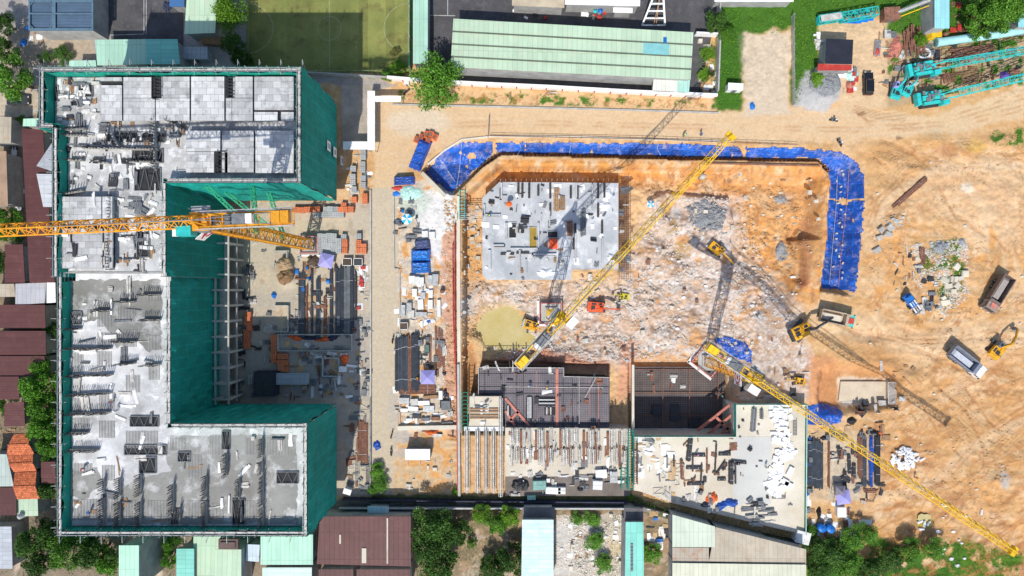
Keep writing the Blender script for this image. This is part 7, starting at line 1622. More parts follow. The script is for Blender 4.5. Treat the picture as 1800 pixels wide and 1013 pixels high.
tank('left blue water tank below the bar yard', 1440, 925, .85, 1.6, BS); tank('right blue water tank below the bar yard', 1455, 926, .85, 1.6, BS); tank('blue barrel on the white container, bottom right of podium', 1403, 946, .4, 1.0, BT); tank('steel tank on the pale roof below orange tiles', 63, 895, .55, 4.8, C['steel']); tank('grey concrete ring in the pit below the tarpaulin', 1231, 313, .55, 2.5, C['conc'])
tank('steel drum at the right side of the materials strip', 778, 512, .5, 1.1, C['rust'])
boxy('soil_box', 'soil skip beside the lilac canopy row, left', 612, 461, 1.9, 1.5, .9, MATS['dark_soil'], 'skip', rim=True, lid=C['panel']); boxy('soil_box', 'white framed skip in the row below the block grid', 631, 461, 1.8, 1.5, .9, C['dark'], 'skip', rim=True, lid=C['panel']); boxy('soil_box', 'open soil box at the top left of the long tubes', 711, 573, 1.7, 1.4, .9, MATS['dark_soil'], 'skip', rim=True, lid=C['panel'])
boxy('long_pipe_store', 'dark green skip in the middle of the materials strip', 751, 613, .9, 1.6, .8, mat('skip_green', (.10,.17,.15), .6, .2, 1), 'skip', rim=True)
# plate and board stacks of the materials strip
st_ = []
for x, y, w, d_, h, mm in ((725,492,1.3,1.7,.9,'panel'),(734,493,1.0,1.7,.9,'panel'),(742,495,1.0,1.7,.9,'panel'),(748,412,1.3,1.4,.6,'panel'),(760,414,1.3,1.5,.6,'panel'),(756,492,1.0,1.8,.8,'steel'),(766,492,1.3,2.4,.7,'steel'),(720,540,1.0,2.0,.7,'steel'),(740,535,1.2,2.2,.6,'panel'),(757,535,1.0,2.0,.8,'panel'),(772,542,.7,3.6,.6,'white'),(709,546,1.0,2.4,.7,'steel'),(723,552,1.4,1.7,.6,'pale'),(741,552,2.4,.9,.6,'steel'),(729,515,1.0,1.6,.6,'panel'),(744,520,1.0,1.4,.5,'steel'),(758,517,.9,1.7,.6,'panel'),
                        (711,704,2.2,1.2,.7,'steel'),(729,706,1.6,1.4,.7,'pale'),(745,708,2.6,.9,.6,'white'),(727,718,2.2,.9,.6,'white'),(711,720,1.6,.7,.5,'panel'),(754,718,2.4,1.3,.6,'steel'),(775,694,.8,1.9,.5,'white'),(757,697,3.2,.7,.6,'timber'),(784,712,2.0,1.9,.8,'grey'),(733,732,1.9,.8,.5,'dark'),(720,738,1.4,.6,.4,'panel'),(749,736,1.8,.7,.5,'grey'),(766,735,1.8,.8,.6,'rust')):
    t = thing('plate_stack', '', 'stack', G(x, y), rng.uniform(-.07, .07)); b = MB(); n = 4
    for k in range(n): b.box((rng.uniform(-.06, .06), rng.uniform(-.06, .06), .12+h*(k+.5)/n), (w*rng.uniform(.93, 1), d_*rng.uniform(.93, 1), h/n*.86))
    b.build('plates', C[mm], t); b = MB()
    for s_ in (-.3, .3): b.box((s_*w, 0, .06), (.1, d_, .12))
    b.build('bearers', C['timber'], t); st_.append(t)
order([o for o in st_ if o.location.y > W(0, 600, 0).y], 'stack of pale plates', 'in the upper materials strip', 'y', 'plate stacks, upper strip'); order([o for o in st_ if o.location.y <= W(0, 600, 0).y], 'stack of plates', 'in the lower materials strip', 'y', 'plate stacks, lower strip')
for zn, n_, ks, wh_ in (((705,500,782,570), 46, 'steel pipe frame white', 'in the strip above the soil box'),((695,350,735,430), 40, 'dark blue steel pipe dark crate', 'by the blue and white parasol'),((737,590,780,660), 36, 'steel dark pipe crate', 'beside the long tubes'),((700,695,795,745), 56, 'steel pipe dark plank white', 'at the foot of the materials strip'),((695,545,702,745), 12, 'white pipe', 'along the strip kerb'),
        ((412,470,445,545), 34, 'dark steel crate pipe', 'in the shade beside the block'),((410,540,480,700), 70, 'dark steel crate pipe', 'in the deep shade of the court'),((627,468,650,545), 46, 'pipe white frame red', 'right of the steel yard'),((628,545,650,700), 60, 'dark steel pipe crate', 'along the court right edge'),((520,460,592,520), 40, 'rust plank dark blue', 'at the top of the steel yard'),((515,520,625,590), 130, 'ply rust steel plank pipe', 'in the shaded steel yard'),
        ((480,560,520,590), 14, 'steel crate pipe', 'beside the store bay'),((500,605,640,700), 150, 'plank steel ply crate rust pipe board', 'in the court shade'),((612,700,652,865), 70, 'steel plank frame rust', 'in the block yard by the haul road'),((605,265,650,350), 34, 'steel pipe frame board', 'right of the north wing'),((440,395,530,470), 14, 'pipe steel', 'in the court below the tall crane mast'),
        ((730,755,800,775), 14, 'dark pipe rust', 'around the orange tank'),((715,800,800,860), 26, 'plank pipe rubble', 'on the earth yard'),((1422,756,1548,770), 26, 'dark ply steel crate', 'at the head of the bar yard'),((1460,780,1512,862), 44, 'dark steel pipe rust', 'in the bar yard middle'),((1515,850,1550,880), 22, 'dark plank rust', 'at the bar yard corner'),((1425,880,1520,940), 40, 'white pipe plank rust', 'on the earth below the bar yard'),
        ((1418,770,1424,940), 22, 'blue white crate', 'along the podium east net'),((1480,640,1590,735), 26, 'rust pipe dark', 'around the sandy hollow'),((1540,735,1560,800), 8, 'rust plank', 'right of the bar yard'),((1560,640,1620,670), 10, 'rust plank', 'above the hollow on the earth'),
        ((1570,440,1625,500), 34, 'dark steel pipe rust', 'left of the rubble island'),((1618,490,1645,555), 30, 'dark steel pipe', 'at the island lower left'),((1545,60,1640,150), 90, 'rust plank pipe steel', 'in the scrap yard left part'),((1640,70,1790,150), 90, 'rust rust plank dark', 'in the scrap yard right part'),((1672,0,1712,60), 30, 'rust red plank', 'beside the aqua roof'),
        ((1480,120,1510,170), 20, 'red steel white pipe', 'behind the parked car'),((1430,60,1455,120), 18, 'white pipe board', 'left of the black canopy'),((1228,70,1258,165), 34, 'white rubble dark', 'between warehouse and wall'),((1135,893,1180,960), 40, 'blue white ply dark', 'in the small yard by the aqua roof'),((1000,905,1095,1000), 50, 'rubble white pipe plank', 'in the rubble yard'),
        ((905,0,1120,35), 18, 'red white dark', 'by the top white building'),((30,55,165,68), 18, 'blue plank white', 'in front of the slate shed'),((22,250,36,420), 34, 'dark white blue', 'in the alley at the left edge'),((10,700,70,760), 8, 'pipe plank', 'behind the terrace'),((840,640,930,646), 10, 'pipe dark', 'at the mesh deck rim'),((1000,480,1110,640), 30, 'pipe rust rubble plank', 'on the rock by the excavators'),
        ((815,350,845,500), 26, 'rubble pipe', 'between the slab and the west rail'),((1090,330,1112,480), 26, 'pipe steel rust', 'on the slab edge mat'),((1150,300,1440,430), 40, 'rubble pipe plank', 'on the orange pit floor'),((1120,440,1380,620), 50, 'rubble rust pipe', 'on the white rock'),((1290,640,1420,700), 24, 'dark pipe plank', 'below the podium crane'),((560,760,600,870), 1, 'pipe', 'near block base'),
        ((960,650,985,690), 6, 'white pipe', 'on the red strip of the mesh deck'),((870,160,1240,176), 14, 'plank pipe', 'on the verge below the hoarding'),((1500,700,1540,745), 12, 'dark rust', 'on the bank above the bar yard')):
    loose(kk(ks), zn, MZ if 'mesh deck' in wh_ else (SL-.4 if 'edge mat' in wh_ else None), n_, wh_, (.5, 2.4) if 'rubble' not in ks else (.4, 1.2))
# rubble island slabs and boulders
def rock(label, px, py, r, m, h=.7, seed=0, flat=False, ax=1.4, rz=0, z=None):
    q = random.Random(seed); b = MB(); n = 6 if not flat else 4; ring = []
    for lv, zz in ((1.0, 0), (1.0, h*.7), (.8, h)):
        for i in range(n):
            t_ = 2*math.pi*(i+.5)/n; k = (.82+.36*random.Random(seed*31+i).random())*lv*r*(1.0 if not flat else 1.15); ring.append((math.cos(t_)*k*ax, math.sin(t_)*k, zz+q.uniform(-.06, .06)))
    fs = [(j*n+i, j*n+(i+1) % n, (j+1)*n+(i+1) % n, (j+1)*n+i) for j in range(2) for i in range(n)]+[tuple(range(2*n, 3*n))]
    b.v = ring; b.f = fs; return solo('concrete_block' if flat else 'boulder', b, m, label, 'block' if flat else 'boulder', (G(px, py) if z is None else W(px, py, z))-Vector((0, 0, .1)), rz)
bl = [rock('', x, y, r, C['concp'], .7, i+1, True, ax, rz) for i, (x, y, r, ax, rz) in enumerate(((1659,492,.8,1.6,-.5),(1671,490,.65,.6,0),(1678,491,.75,.7,0),(1681,469,.8,1.0,.9),(1695,481,.85,1.0,0),(1687,489,.6,1.2,.3),(1681,502,.7,1.1,.8),(1674,512,.6,1.2,0),(1657,524,.55,1.1,.5),(1661,532,.7,1.6,.2),(1665,503,.7,1.6,.1)))]
order(bl, 'pale concrete block', 'on the grassy rubble island', 'x', 'concrete blocks on the island')
bl = [rock('', x, y, r, C['conc'], .8, i+40, True, ax, rz) for i, (x, y, r, ax, rz) in enumerate(((1563,400,.8,1.1,-.9),(1560,412,.7,1.5,-.4),(1548,404,.7,1.0,.6),(1545,418,.6,1.2,.4),(1541,440,.7,1.3,.6)))]
order(bl, 'grey concrete block', 'on the earth right of the tarpaulin', 'x', 'blocks by the tarpaulin')
bl = [rock('', rng.uniform(1632, 1668), rng.uniform(424, 450), rng.uniform(.15, .45), C['conc'], .3, 60+i) for i in range(40)]; order(bl, 'small boulder', 'at the island top', 'x', 'boulders on the island top')
bl = [rock('', 1572+rng.gauss(0, 6), 392+rng.gauss(0, 5), rng.uniform(.12, .4), C['conc'], .3, 160+i) for i in range(22)]; order(bl, 'small boulder', 'above the grey concrete blocks', 'x', 'boulders above the blocks')
for rg, n_, wh_, mm, s_ in (((1213,365,1270,405), 30, 'in the gravel on white rock', MATS['gravel'], .35),((1120,430,1400,610), 40, 'strewn over the white rock', C['cloth'], .4),((808,500,850,560), 12, 'by the west rail on the rock', C['conc'], .4),((1300,310,1440,480), 30, 'strewn on the orange pit floor', C['concp'], .35),((810,350,845,490), 24, 'along the slab west side', C['conc'], .4),((985,905,1090,1000), 30, 'in the rubble yard below the lane', C['cloth'], .35),((1500,280,1800,900), 36, 'strewn over the east earth', C['concp'], .3),((1000,500,1120,640), 16, 'around the orange-red excavator', C['conc'], .4),((1640,880,1700,1000),14,'by the south-east grass', C['cloth'], .4)):
    order([rock('', rng.uniform(rg[0], rg[2]), rng.uniform(rg[1], rg[3]), rng.uniform(.12, s_), mm, .35, 300+i, z=None) for i in range(n_)], 'small boulder', wh_, 'x', 'boulders '+wh_)
# white sacks pile
sk = []
for i in range(70):
    a = rng.uniform(0, 6.28); r_ = rng.random()**.6; x = 1588+math.cos(a)*r_*24; y = 806+math.sin(a)*r_*20; g = G(x, y); b = MB(); l = rng.uniform(.8, 1.5)
    b.tube((-l/2, 0, .22), (0, 0, .26), .16, 8, .30); b.tube((0, 0, .26), (l/2, 0, .2), .30, 8, .14); sk.append(solo('white_sack', b, C['cloth'], '', 'sack', g+Vector((0, 0, .9*(1-r_))), rng.uniform(0, 6.28)))
order(sk, 'white sack', 'in the pile under the long jib', 'x', 'white sacks in the pile')
order([solo('white_sack', (lambda b: b.tube((-.6, 0, .2), (.6, 0, .2), .3, 8, .2))(MB()), C['cloth'], '', 'sack', G(x, y), r_) for x, y, r_ in ((1616,917,.4),(1624,921,1.4),(1631,920,.9),(1724,900,1.4),(1619,930,0),(1620,807,.5))], 'white sack', 'lying near the south-east puddle', 'x', 'sacks near the puddle')
# the big pipe and yard bits in the north-east
t = thing('steel_pipe', 'long pale teal pipe lying across the scrap yard', 'pipe', (0, 0, 0)); a = W(1645, 75, 1.2); b_ = W(1860, 46, 1.2); t.location = a; mb = MB(); mb.tube((0, 0, 0), b_-a, .85, 18); mb.build('body', mat('pale_teal_pipe', (.35,.66,.68), .4, .15, .8, speck=(.25,.3,.3), speck_amt=.3), t, True); mb = MB()
for f in (.0, .25, .5, .75): mb.tube((b_-a)*f, (b_-a)*(f+.012), .98, 18)
mb.build('flange', MATS['pale_teal_pipe'], t)
t = thing('steel_pipe', 'grey chute pipe sloping from the brown box to the aqua roof', 'pipe', W(1572, 24, 1.6)); v = W(1634, 0, 3.2)-W(1572, 24, 1.6); mb = MB(); mb.tube((0, 0, 0), v, .42, 12); mb.build('body', C['steel'], t); mb = MB(); mb.bar((.2, -1, -.3), v+Vector((.2, -1, -.3)), .16); mb.build('side_rail', C['yellow'], t)
t = thing('grab_bucket', 'yellow clamshell bucket at the foot of the aqua roof', 'bucket', G(1640, 64)); mb = MB(); mb.box((0, 0, .7), (3.0, 1.8, 1.3), 0, .7); mb.build('body', C['yellow'], t); mb = MB(); mb.tube((1.8, 0, .5), (2.6, .4, .5), .5, 12); mb.build('drum', C['rust'], t)
t = thing('casing_cage', 'round white and grey steel ring beside the rusty beams', 'ring', G(1621, 96)); mb = MB()
for k in range(16): a0 = 2*math.pi*k/16; a1 = 2*math.pi*(k+1)/16; mb.bar((1.3*math.cos(a0), 1.0*math.sin(a0), .5), (1.3*math.cos(a1), 1.0*math.sin(a1), .5), .35, .5)
mb.build('rim', C['panel'], t); mb = MB()
for k in range(6): a0 = 2*math.pi*k/6; mb.bar((0, 0, .5), (1.2*math.cos(a0), .9*math.sin(a0), .5), .15)
mb.build('spokes', C['grey'], t)
for lb, x, y, w, d_, nx, ny, mm in (('brown lattice grid mat in the scrap yard', 1703, 137, 3.4, 2.4, 12, 9, C['timber']),('rusty grid frame between the two crawler booms', 1668, 139, 2.6, 1.8, 3, 8, C['rust']),('grey grating by the rubble slab, left of the north gravel', 1541, 86, 1.2, 3.2, 4, 12, C['steel'])):
    b = MB()
    for i in range(nx+1): b.bar((-w/2+w*i/nx, -d_/2, .3), (-w/2+w*i/nx, d_/2, .3), .1)
    for i in range(ny+1): b.bar((-w/2, -d_/2+d_*i/ny, .4), (w/2, -d_/2+d_*i/ny, .4), .1)
    solo('steel_grid', b, mm, lb, 'grid', G(x, y), rng.uniform(-.2, .2))
# the A-frame mast by the top edge
t = thing('frame_tower', 'white triangular steel frame tower on the asphalt at the top edge', 'tower', W(1148, 46, 0)); mb = MB()
for x in (-2.4, 2.4): mb.bar((x, 0, .4), (x*.25, 5.0, 6.5), .34)
for k in range(5): f = k/5; mb.bar((-2.4*(1-.75*f), 5*f, .4+6.1*f), (2.4*(1-.75*f), 5*f, .4+6.1*f), .26)
mb.build('frame', C['white'], t); mb = MB(); mb.bar((0, 0, .6), (.6, 6, 6.8), .2); mb.bar((.5, 0, .6), (.2, 6, 6.8), .2); mb.build('brace', C['timber'], t)

# covered loads: boxes under taut sheets
def covered(label, px, py, w, d, h, m, rz=0, seed=1, group=None, seams=3):
    t = thing('covered_load', label, 'covered load', G(px, py), rz, group); nx, ny = 14, 14; r = random.Random(seed); vs = []; fs = []
    for i in range(nx+1):
        for j in range(ny+1):
            u = i/nx*2-1; v = j/ny*2-1; e = max(abs(u), abs(v)); z = h*(1 if e < .8 else max(0, 1-(e-.8)*4.9)); k = 1+(.06 if e > .9 else 0)*r.random()
            vs.append((u*w/2*k, v*d/2*k, z+r.uniform(-.05, .05)*h+.03))
    fs = [(i*(ny+1)+j, (i+1)*(ny+1)+j, (i+1)*(ny+1)+j+1, i*(ny+1)+j+1) for i in range(nx) for j in range(ny)]
    mb = MB(); mb.v = vs; mb.f = fs; mb.build('tarpaulin', m, t); mb = MB()
    for k in range(seams): y = -d*.35+d*.7*k/max(1, seams-1); mb.bar((-w*.42, y, h+.06), (w*.42, y, h+.06), .07)
    mb.build('rope', C['navy'], t); return t
covered('long blue covered load beside the haul road bend', 739, 272, 2.7, 6.6, 1.5, BT, -.38, 1); covered('small blue covered box below the long covered load', 711, 318, 4.3, 1.7, 1.4, BT, .04, 2)
covered('upper of the two bright blue covered stacks in the strip', 740, 449, 4.0, 2.4, 1.3, BS, 0, 3); covered('lower of the two bright blue covered stacks in the strip', 740, 470, 4.0, 2.4, 1.3, BS, .02, 4)
covered('faded blue-grey covered stack above the bright blue ones', 743, 430, 3.2, 2.1, 1.3, mat('faded_tarp', (.07,.10,.24), .6, .3, 1, speck=(.35,.28,.25), speck_amt=.7), .1, 5)
ob = []
for x, y in ((733,247),(741,243),(750,238),(758,238),(754,247),(765,243)):
    t = thing('orange_bin', '', 'bin', G(x, y), -.4+rng.uniform(-.1, .1)); b = MB(); b.box((0, 0, .5), (.95, 1.15, 1.0), 0, 1.08); b.build('body', OT, t); b = MB(); b.box((0, 0, 1.03), (.75, .9, .04)); b.build('opening', C['rust'], t); ob.append(t)
order(ob, 'orange bin', 'above the long blue covered load', 'x', 'orange bins')
# loose stones nobody could count
def stones(name, label, poly, n, m, s0, s1, seed, thr=.45, sc=2.5):
    q = [G(a, b) for a, b in poly]; x0 = min(p.x for p in q); x1 = max(p.x for p in q); y0 = min(p.y for p in q); y1 = max(p.y for p in q); nr = np.random.RandomState(seed)
    X = nr.uniform(x0, x1, n*3); Y = nr.uniform(y0, y1, n*3); k = (sdist(X, Y, [(p.x, p.y) for p in q]) > 0) & (fbm(X/sc, Y/sc, seed) > thr); X = X[k][:n]; Y = Y[k][:n]; n = len(X)
    gx = np.clip(np.searchsorted(GXS, X)-1, 0, len(GXS)-2); gy = np.clip(np.searchsorted(GYS, Y)-1, 0, len(GYS)-2); Z = GZ[gy, gx]; s = nr.uniform(s0, s1, (n, 1))**1.0
    B = np.array([(-1,-1,0),(1,-1,0),(1,1,0),(-1,1,0),(-.6,-.6,1),(.6,-.6,1),(.6,.6,1),(-.6,.6,1)])*.5; a = nr.uniform(0, 6.28, n); ca = np.cos(a)[:, None]; sa = np.sin(a)[:, None]
    J = B[None]+nr.uniform(-.18, .18, (n, 8, 3)); J[..., 0] *= nr.uniform(.7, 1.7, (n, 1)); V = np.stack([J[..., 0]*ca-J[..., 1]*sa, J[..., 0]*sa+J[..., 1]*ca, J[..., 2]*.8-.15], -1)*s[..., None]+np.stack([X, Y, Z], 1)[:, None]
    F = np.array([(4,5,6,7),(0,1,5,4),(1,2,6,5),(2,3,7,6),(3,0,4,7)]); F = (F[None]+np.arange(n)[:, None, None]*8).reshape(-1, 4); V = V.reshape(-1, 3); me = bpy.data.meshes.new(name)
    me.vertices.add(len(V)); me.vertices.foreach_set('co', V.astype(np.float32).ravel()); me.loops.add(F.size); me.loops.foreach_set('vertex_index', F.astype(np.int32).ravel()); me.polygons.add(len(F)); me.polygons.foreach_set('loop_start', np.arange(0, F.size, 4, dtype=np.int32)); me.update(calc_edges=True)
    return tag(smesh(name, me, m), label, 'stones', kind='stuff')
rs = mat('pale_stone', (.62,.57,.51), .9, .2, 2, speck=(.35,.28,.22), speck_amt=.6); es = mat('earth_clod', (.48,.30,.15), .95, .3, 2)
stones('loose_stones', 'loose pale stones strewn over the white rock in the pit', [(820,500),(1120,480),(1150,350),(1290,345),(1400,540),(1420,610),(1300,640),(860,630)], 5200, rs, .08, .42, 5)
stones('loose_stones', 'grey gravel lumps heaped on the white rock', [(1205,365),(1235,350),(1275,370),(1270,400),(1225,410)], 900, MATS['gravel'], .15, .5, 6, .3); stones('loose_stones', 'grey lumps in the orange pit floor', [(1365,432),(1382,430),(1384,455),(1370,460)], 260, MATS['gravel'], .12, .45, 7, .3)
stones('earth_clods', 'earth clods over the orange pit floor', [(1130,300),(1440,300),(1445,420),(1410,510),(1300,480),(1290,345),(1150,350)], 2200, es, .08, .35, 8); stones('earth_clods', 'earth clods over the churned ground in the east', [(1530,260),(1800,230),(1800,940),(1560,900),(1560,640),(1530,500)], 4200, es, .07, .32, 9, .5, 4)
stones('earth_clods', 'clods and debris on the bank west of the pit', [(780,350),(804,350),(806,750),(786,750)], 1200, es, .08, .35, 10, .4); stones('loose_stones', 'small debris over the materials strip', [(698,340),(790,330),(790,755),(700,755)], 1800, rs, .06, .3, 11, .45)
stones('loose_stones', 'rubble bits over the yard south of the lane', [(978,905),(1096,905),(1096,1013),(978,1013)], 1600, rs, .08, .35, 12, .45); stones('loose_stones', 'rubble bits over the island', [(1600,430),(1700,420),(1705,520),(1660,560),(1610,500)], 1500, rs, .08, .4, 13, .45)
stones('earth_clods', 'clods along the pit south and west foot', [(810,345),(850,345),(850,500),(880,540),(820,640),(810,640)], 900, es, .08, .4, 14, .4); stones('loose_stones', 'debris on the haul road verge', [(700,160),(1255,178),(1262,196),(700,182)], 900, es, .06, .22, 15, .45)

sb = []
for i in range(20):
    x = 1478+rng.uniform(-9, 9)-(i/20)*8; y = 300+i*10+rng.uniform(-3, 3); g = G(x, y); b = MB(); b.box((0, 0, .12), (.55, .34, .2), 0, .8); sb.append(solo('sandbag', b, C['pale'], '', 'sandbag', g+Vector((0, 0, .32)), rng.uniform(0, 3)))
order(sb, 'small pale sandbag', 'down the east tarpaulin', 'y', 'sandbags on the east tarpaulin')
def rope(label, pts, m=C['pale'], r=.03):
    mb = MB(); P = [G(a, b)+Vector((0, 0, .5)) for a, b in pts]; c = P[0].copy()
    for i in range(len(P)-1): mb.bar(P[i]-c, P[i+1]-c, r*2)
    solo('rope', mb, m, label, 'rope', c)
for i, x in enumerate((913,1004,1157,1262)): rope('pale rope over the north tarpaulin, %s from the left' % nth(i+1), [(x, 252), (x+rng.uniform(-4, 4), 262), (x+rng.uniform(-5, 5), 274)])
rope('long pink cord running down the east tarpaulin', [(1490,300),(1488,340),(1482,400),(1476,450),(1472,505)], C['pink'])
rope('second pale cord down the east tarpaulin, near its left edge', [(1470,310),(1468,360),(1462,430),(1456,500)])
rope('pale rope across the corner tarpaulin, left', [(770,275),(800,320)]); rope('pale rope across the corner tarpaulin, right', [(812,254),(808,300),(802,335)])
# ------------------------------------------------------------------ trees and undergrowth
def leafm(name, c, c2):
    m = mat(name, c, .6, .3, 1.2, col2=c2, bump=0, fine=4, obj_rand=.18, spec=.25, speck=tuple(q*1.7 for q in c2), speck_amt=.35); return m
LF = [leafm('leaf_dark', (.035,.095,.015), (.075,.17,.025)), leafm('leaf_mid', (.055,.18,.015), (.14,.32,.03)), leafm('leaf_bright', (.09,.24,.012), (.19,.38,.025)), leafm('leaf_dry', (.10,.12,.03), (.18,.18,.05))]
bark = mat('bark', (.13,.09,.06), .9, .3, 3)
def leaves(pts, s, r, up=.6):
    """numpy: small leaf quads at pts, sizes s"""
    n = len(pts); nr = np.random.RandomState(r)
    d = nr.normal(size=(n, 3)); d[:, 2] = np.abs(d[:, 2])*up+.25; d /= np.linalg.norm(d, axis=1)[:, None]
    u = np.cross(d, nr.normal(size=(n, 3))); u /= np.linalg.norm(u, axis=1)[:, None]; v = np.cross(d, u)
    s = s[:, None]; a = nr.uniform(.5, .9, (n, 1))
    V = np.stack([pts-u*s, pts-v*s*a*.6, pts+u*s, pts+v*s*a*.6], 1).reshape(-1, 3)
    return V, np.arange(4*n).reshape(-1, 4)
def fastmesh(name, V, F):
    me = bpy.data.meshes.new(name); me.vertices.add(len(V)); me.vertices.foreach_set('co', V.astype(np.float32).ravel()); me.loops.add(F.size); me.loops.foreach_set('vertex_index', F.astype(np.int32).ravel())
    me.polygons.add(len(F)); me.polygons.foreach_set('loop_start', np.arange(0, F.size, 4, dtype=np.int32)); me.update(calc_edges=True); return me
def tree_meshes(seed, R_=3.6, Ht=7.5, n=5200, leaf=.17, spiky=0.0):
    nr = np.random.RandomState(seed); q = random.Random(seed); wood = MB(); cl = []
    wood.tube((0, 0, 0), (.1, .1, Ht*.45), .28, 8, .18)
    for k in range(q.randint(9, 13)):
        a = 2*math.pi*k/10+q.uniform(-.4, .4); rr = R_*q.uniform(.35, .98); z = Ht*q.uniform(.5, .95)*(1-.28*(rr/R_)**2); p = (math.cos(a)*rr, math.sin(a)*rr, z)
        wood.tube((.1, .1, Ht*q.uniform(.3, .45)), p, .10, 6, .03); cl.append((p, R_*q.uniform(.22, .42)))
        for j in range(2): b = a+q.uniform(-.5, .5); r2 = rr*q.uniform(.6, 1.15); cl.append(((math.cos(b)*r2, math.sin(b)*r2, z+q.uniform(-.9, .9)), R_*q.uniform(.13, .26)))
    cl.append(((0, 0, Ht), R_*.4)); cl.append(((.3, .2, Ht*.9), R_*.5)); P = []
    w = np.array([c[1]**2 for c in cl]); w = w/w.sum()
    for (c, r), k in zip(cl, (w*n).astype(int)):
        d = nr.normal(size=(k, 3)); d /= np.linalg.norm(d, axis=1)[:, None]; rad = r*nr.uniform(.55, 1.05, (k, 1))
        if spiky: d[:, :2] *= 1+spiky*nr.random_sample((k, 1))
        P.append(np.array(c)+d*rad*np.array([1, 1, .7]))
    P = np.concatenate(P); V, F = leaves(P, nr.uniform(leaf*.6, leaf*1.5, len(P)), seed)
    return wood, fastmesh('crown', V, F)
TV = []
for i in range(5):
    w_, cm = tree_meshes(20+i, leaf=.2, spiky=.5 if i == 4 else 0); tw = bpy.data.meshes.new('trunk'); tw.from_pydata(w_.v, [], w_.f); tw.materials.append(bark); TV.append((tw, cm))
CR = {}
def tree(label, px, py, rpx, kind=1, var=0, group=None, cat='tree', name='broadleaf_tree', hs=1.0):
    s = rpx*PX/3.6; zt = 6*s*hs; p = W(px, py, zt*.8); g = gz(p.x, p.y); t = thing(name, label, cat, (p.x, p.y, g), rng.uniform(0, 6.28), group); t.scale = (s, s, s*hs)
    o = bpy.data.objects.new('trunk', TV[var][0]); link(o, t)
    if (var, kind) not in CR: m = TV[var][1].copy(); m.materials.clear(); m.materials.append(LF[kind]); CR[(var, kind)] = m
    o = bpy.data.objects.new('crown', CR[(var, kind)]); link(o, t); return t
tree('large spiky bright green tree at the north hoarding, over the haul road verge', 767, 141, 41, 1, 4)
tree('bright yellow-green tree beside the pale roof at the top, left of the pitch', 402, 24, 30, 2, 4)
tree('dark tree shaded below the bright tree, left of the pitch', 410, 80, 24, 0, 1); tree('dark tree at the left end of the pitch, by the netted block', 425, 105, 18, 0, 2)
tree('bright tree over the parked dark car at the left edge', 22, 140, 36, 1, 0); tree('dark tree in the top left corner', 4, 40, 24, 0, 1); tree('dark tree above the bright one, left edge', 4, 90, 26, 0, 2); tree('loose grey-green bush above the block north-west corner', 108, 95, 18, 0, 3, cat='bush', name='bush', hs=.5)
tree('small bush at the yard corner, top left', 80, 100, 13, 0, 1, cat='bush', name='bush', hs=.5)
for lb, x, y, r, k in (('tree above the jib at the left edge', 12, 384, 21, 1),('tree below the jib at the left edge', 14, 410, 20, 1),('dark tree left of the small maroon roof', 6, 455, 24, 0),('top tree of the green row beside the block', 74, 645, 24, 1),('second tree of the green row beside the block', 66, 680, 32, 1),('third tree of the green row beside the block', 74, 715, 30, 1),
      ('fourth tree of the green row beside the block', 76, 750, 28, 1),('lowest tree of the green row beside the block', 84, 785, 22, 1),('small tree beside the orange tiles', 84, 860, 20, 0),('small green tree by the small maroon roof', 4, 715, 14, 1),('tree squeezed behind the scaffold, west side', 88, 580, 16, 0),('small tree left of the porch', 38, 212, 10, 1)): tree(lb, x, y, r, k, rng.randint(0, 3), 'trees on the left side')
for lb, x, y, r, k in (('dark tree in the bottom left grove, leftmost', 55, 955, 30, 0),('dark tree in the bottom left grove, top', 90, 935, 28, 0),('tree in the bottom left grove, centre', 120, 965, 34, 1),('dark tree in the bottom left grove, bottom', 70, 990, 26, 0),('tree in the bottom left grove, right of centre', 165, 975, 34, 0),('bright tree touching the tall mint house', 190, 990, 24, 1),
      ('tree in the bottom left grove, upper right', 150, 945, 24, 0),('tree right of the tall mint house', 255, 952, 14, 1),('tree right of the footpath', 298, 955, 16, 1),('tree right of the footpath, lower', 296, 985, 16, 1)): tree(lb, x, y, r, k, rng.randint(0, 3), 'trees in the bottom left grove')
for lb, x, y, r, k in (('large dark tree left in the scrubland plot', 765, 925, 38, 0),('large dark tree below the first in the scrubland', 758, 965, 38, 0),('dark tree at the scrubland bottom left', 775, 1000, 34, 0),('dark tree right of the large ones in scrubland', 800, 935, 28, 0),('bright shrub along the lane in the scrubland, left', 845, 905, 18, 2),('bright shrub along the lane in the scrubland, middle', 872, 918, 22, 1),
      ('bright shrub along the lane in the scrubland, right', 896, 908, 20, 2),('dark tree in the scrubland right bottom', 897, 985, 28, 0),('dark tree in the scrubland, bottom centre', 868, 1000, 24, 0),('small bright shrub in the scrubland bottom', 858, 990, 13, 2),('small bush in the scrubland centre', 828, 955, 9, 1)): tree(lb, x, y, r, k, rng.randint(0, 3), 'trees in the scrubland plot', hs=.8)
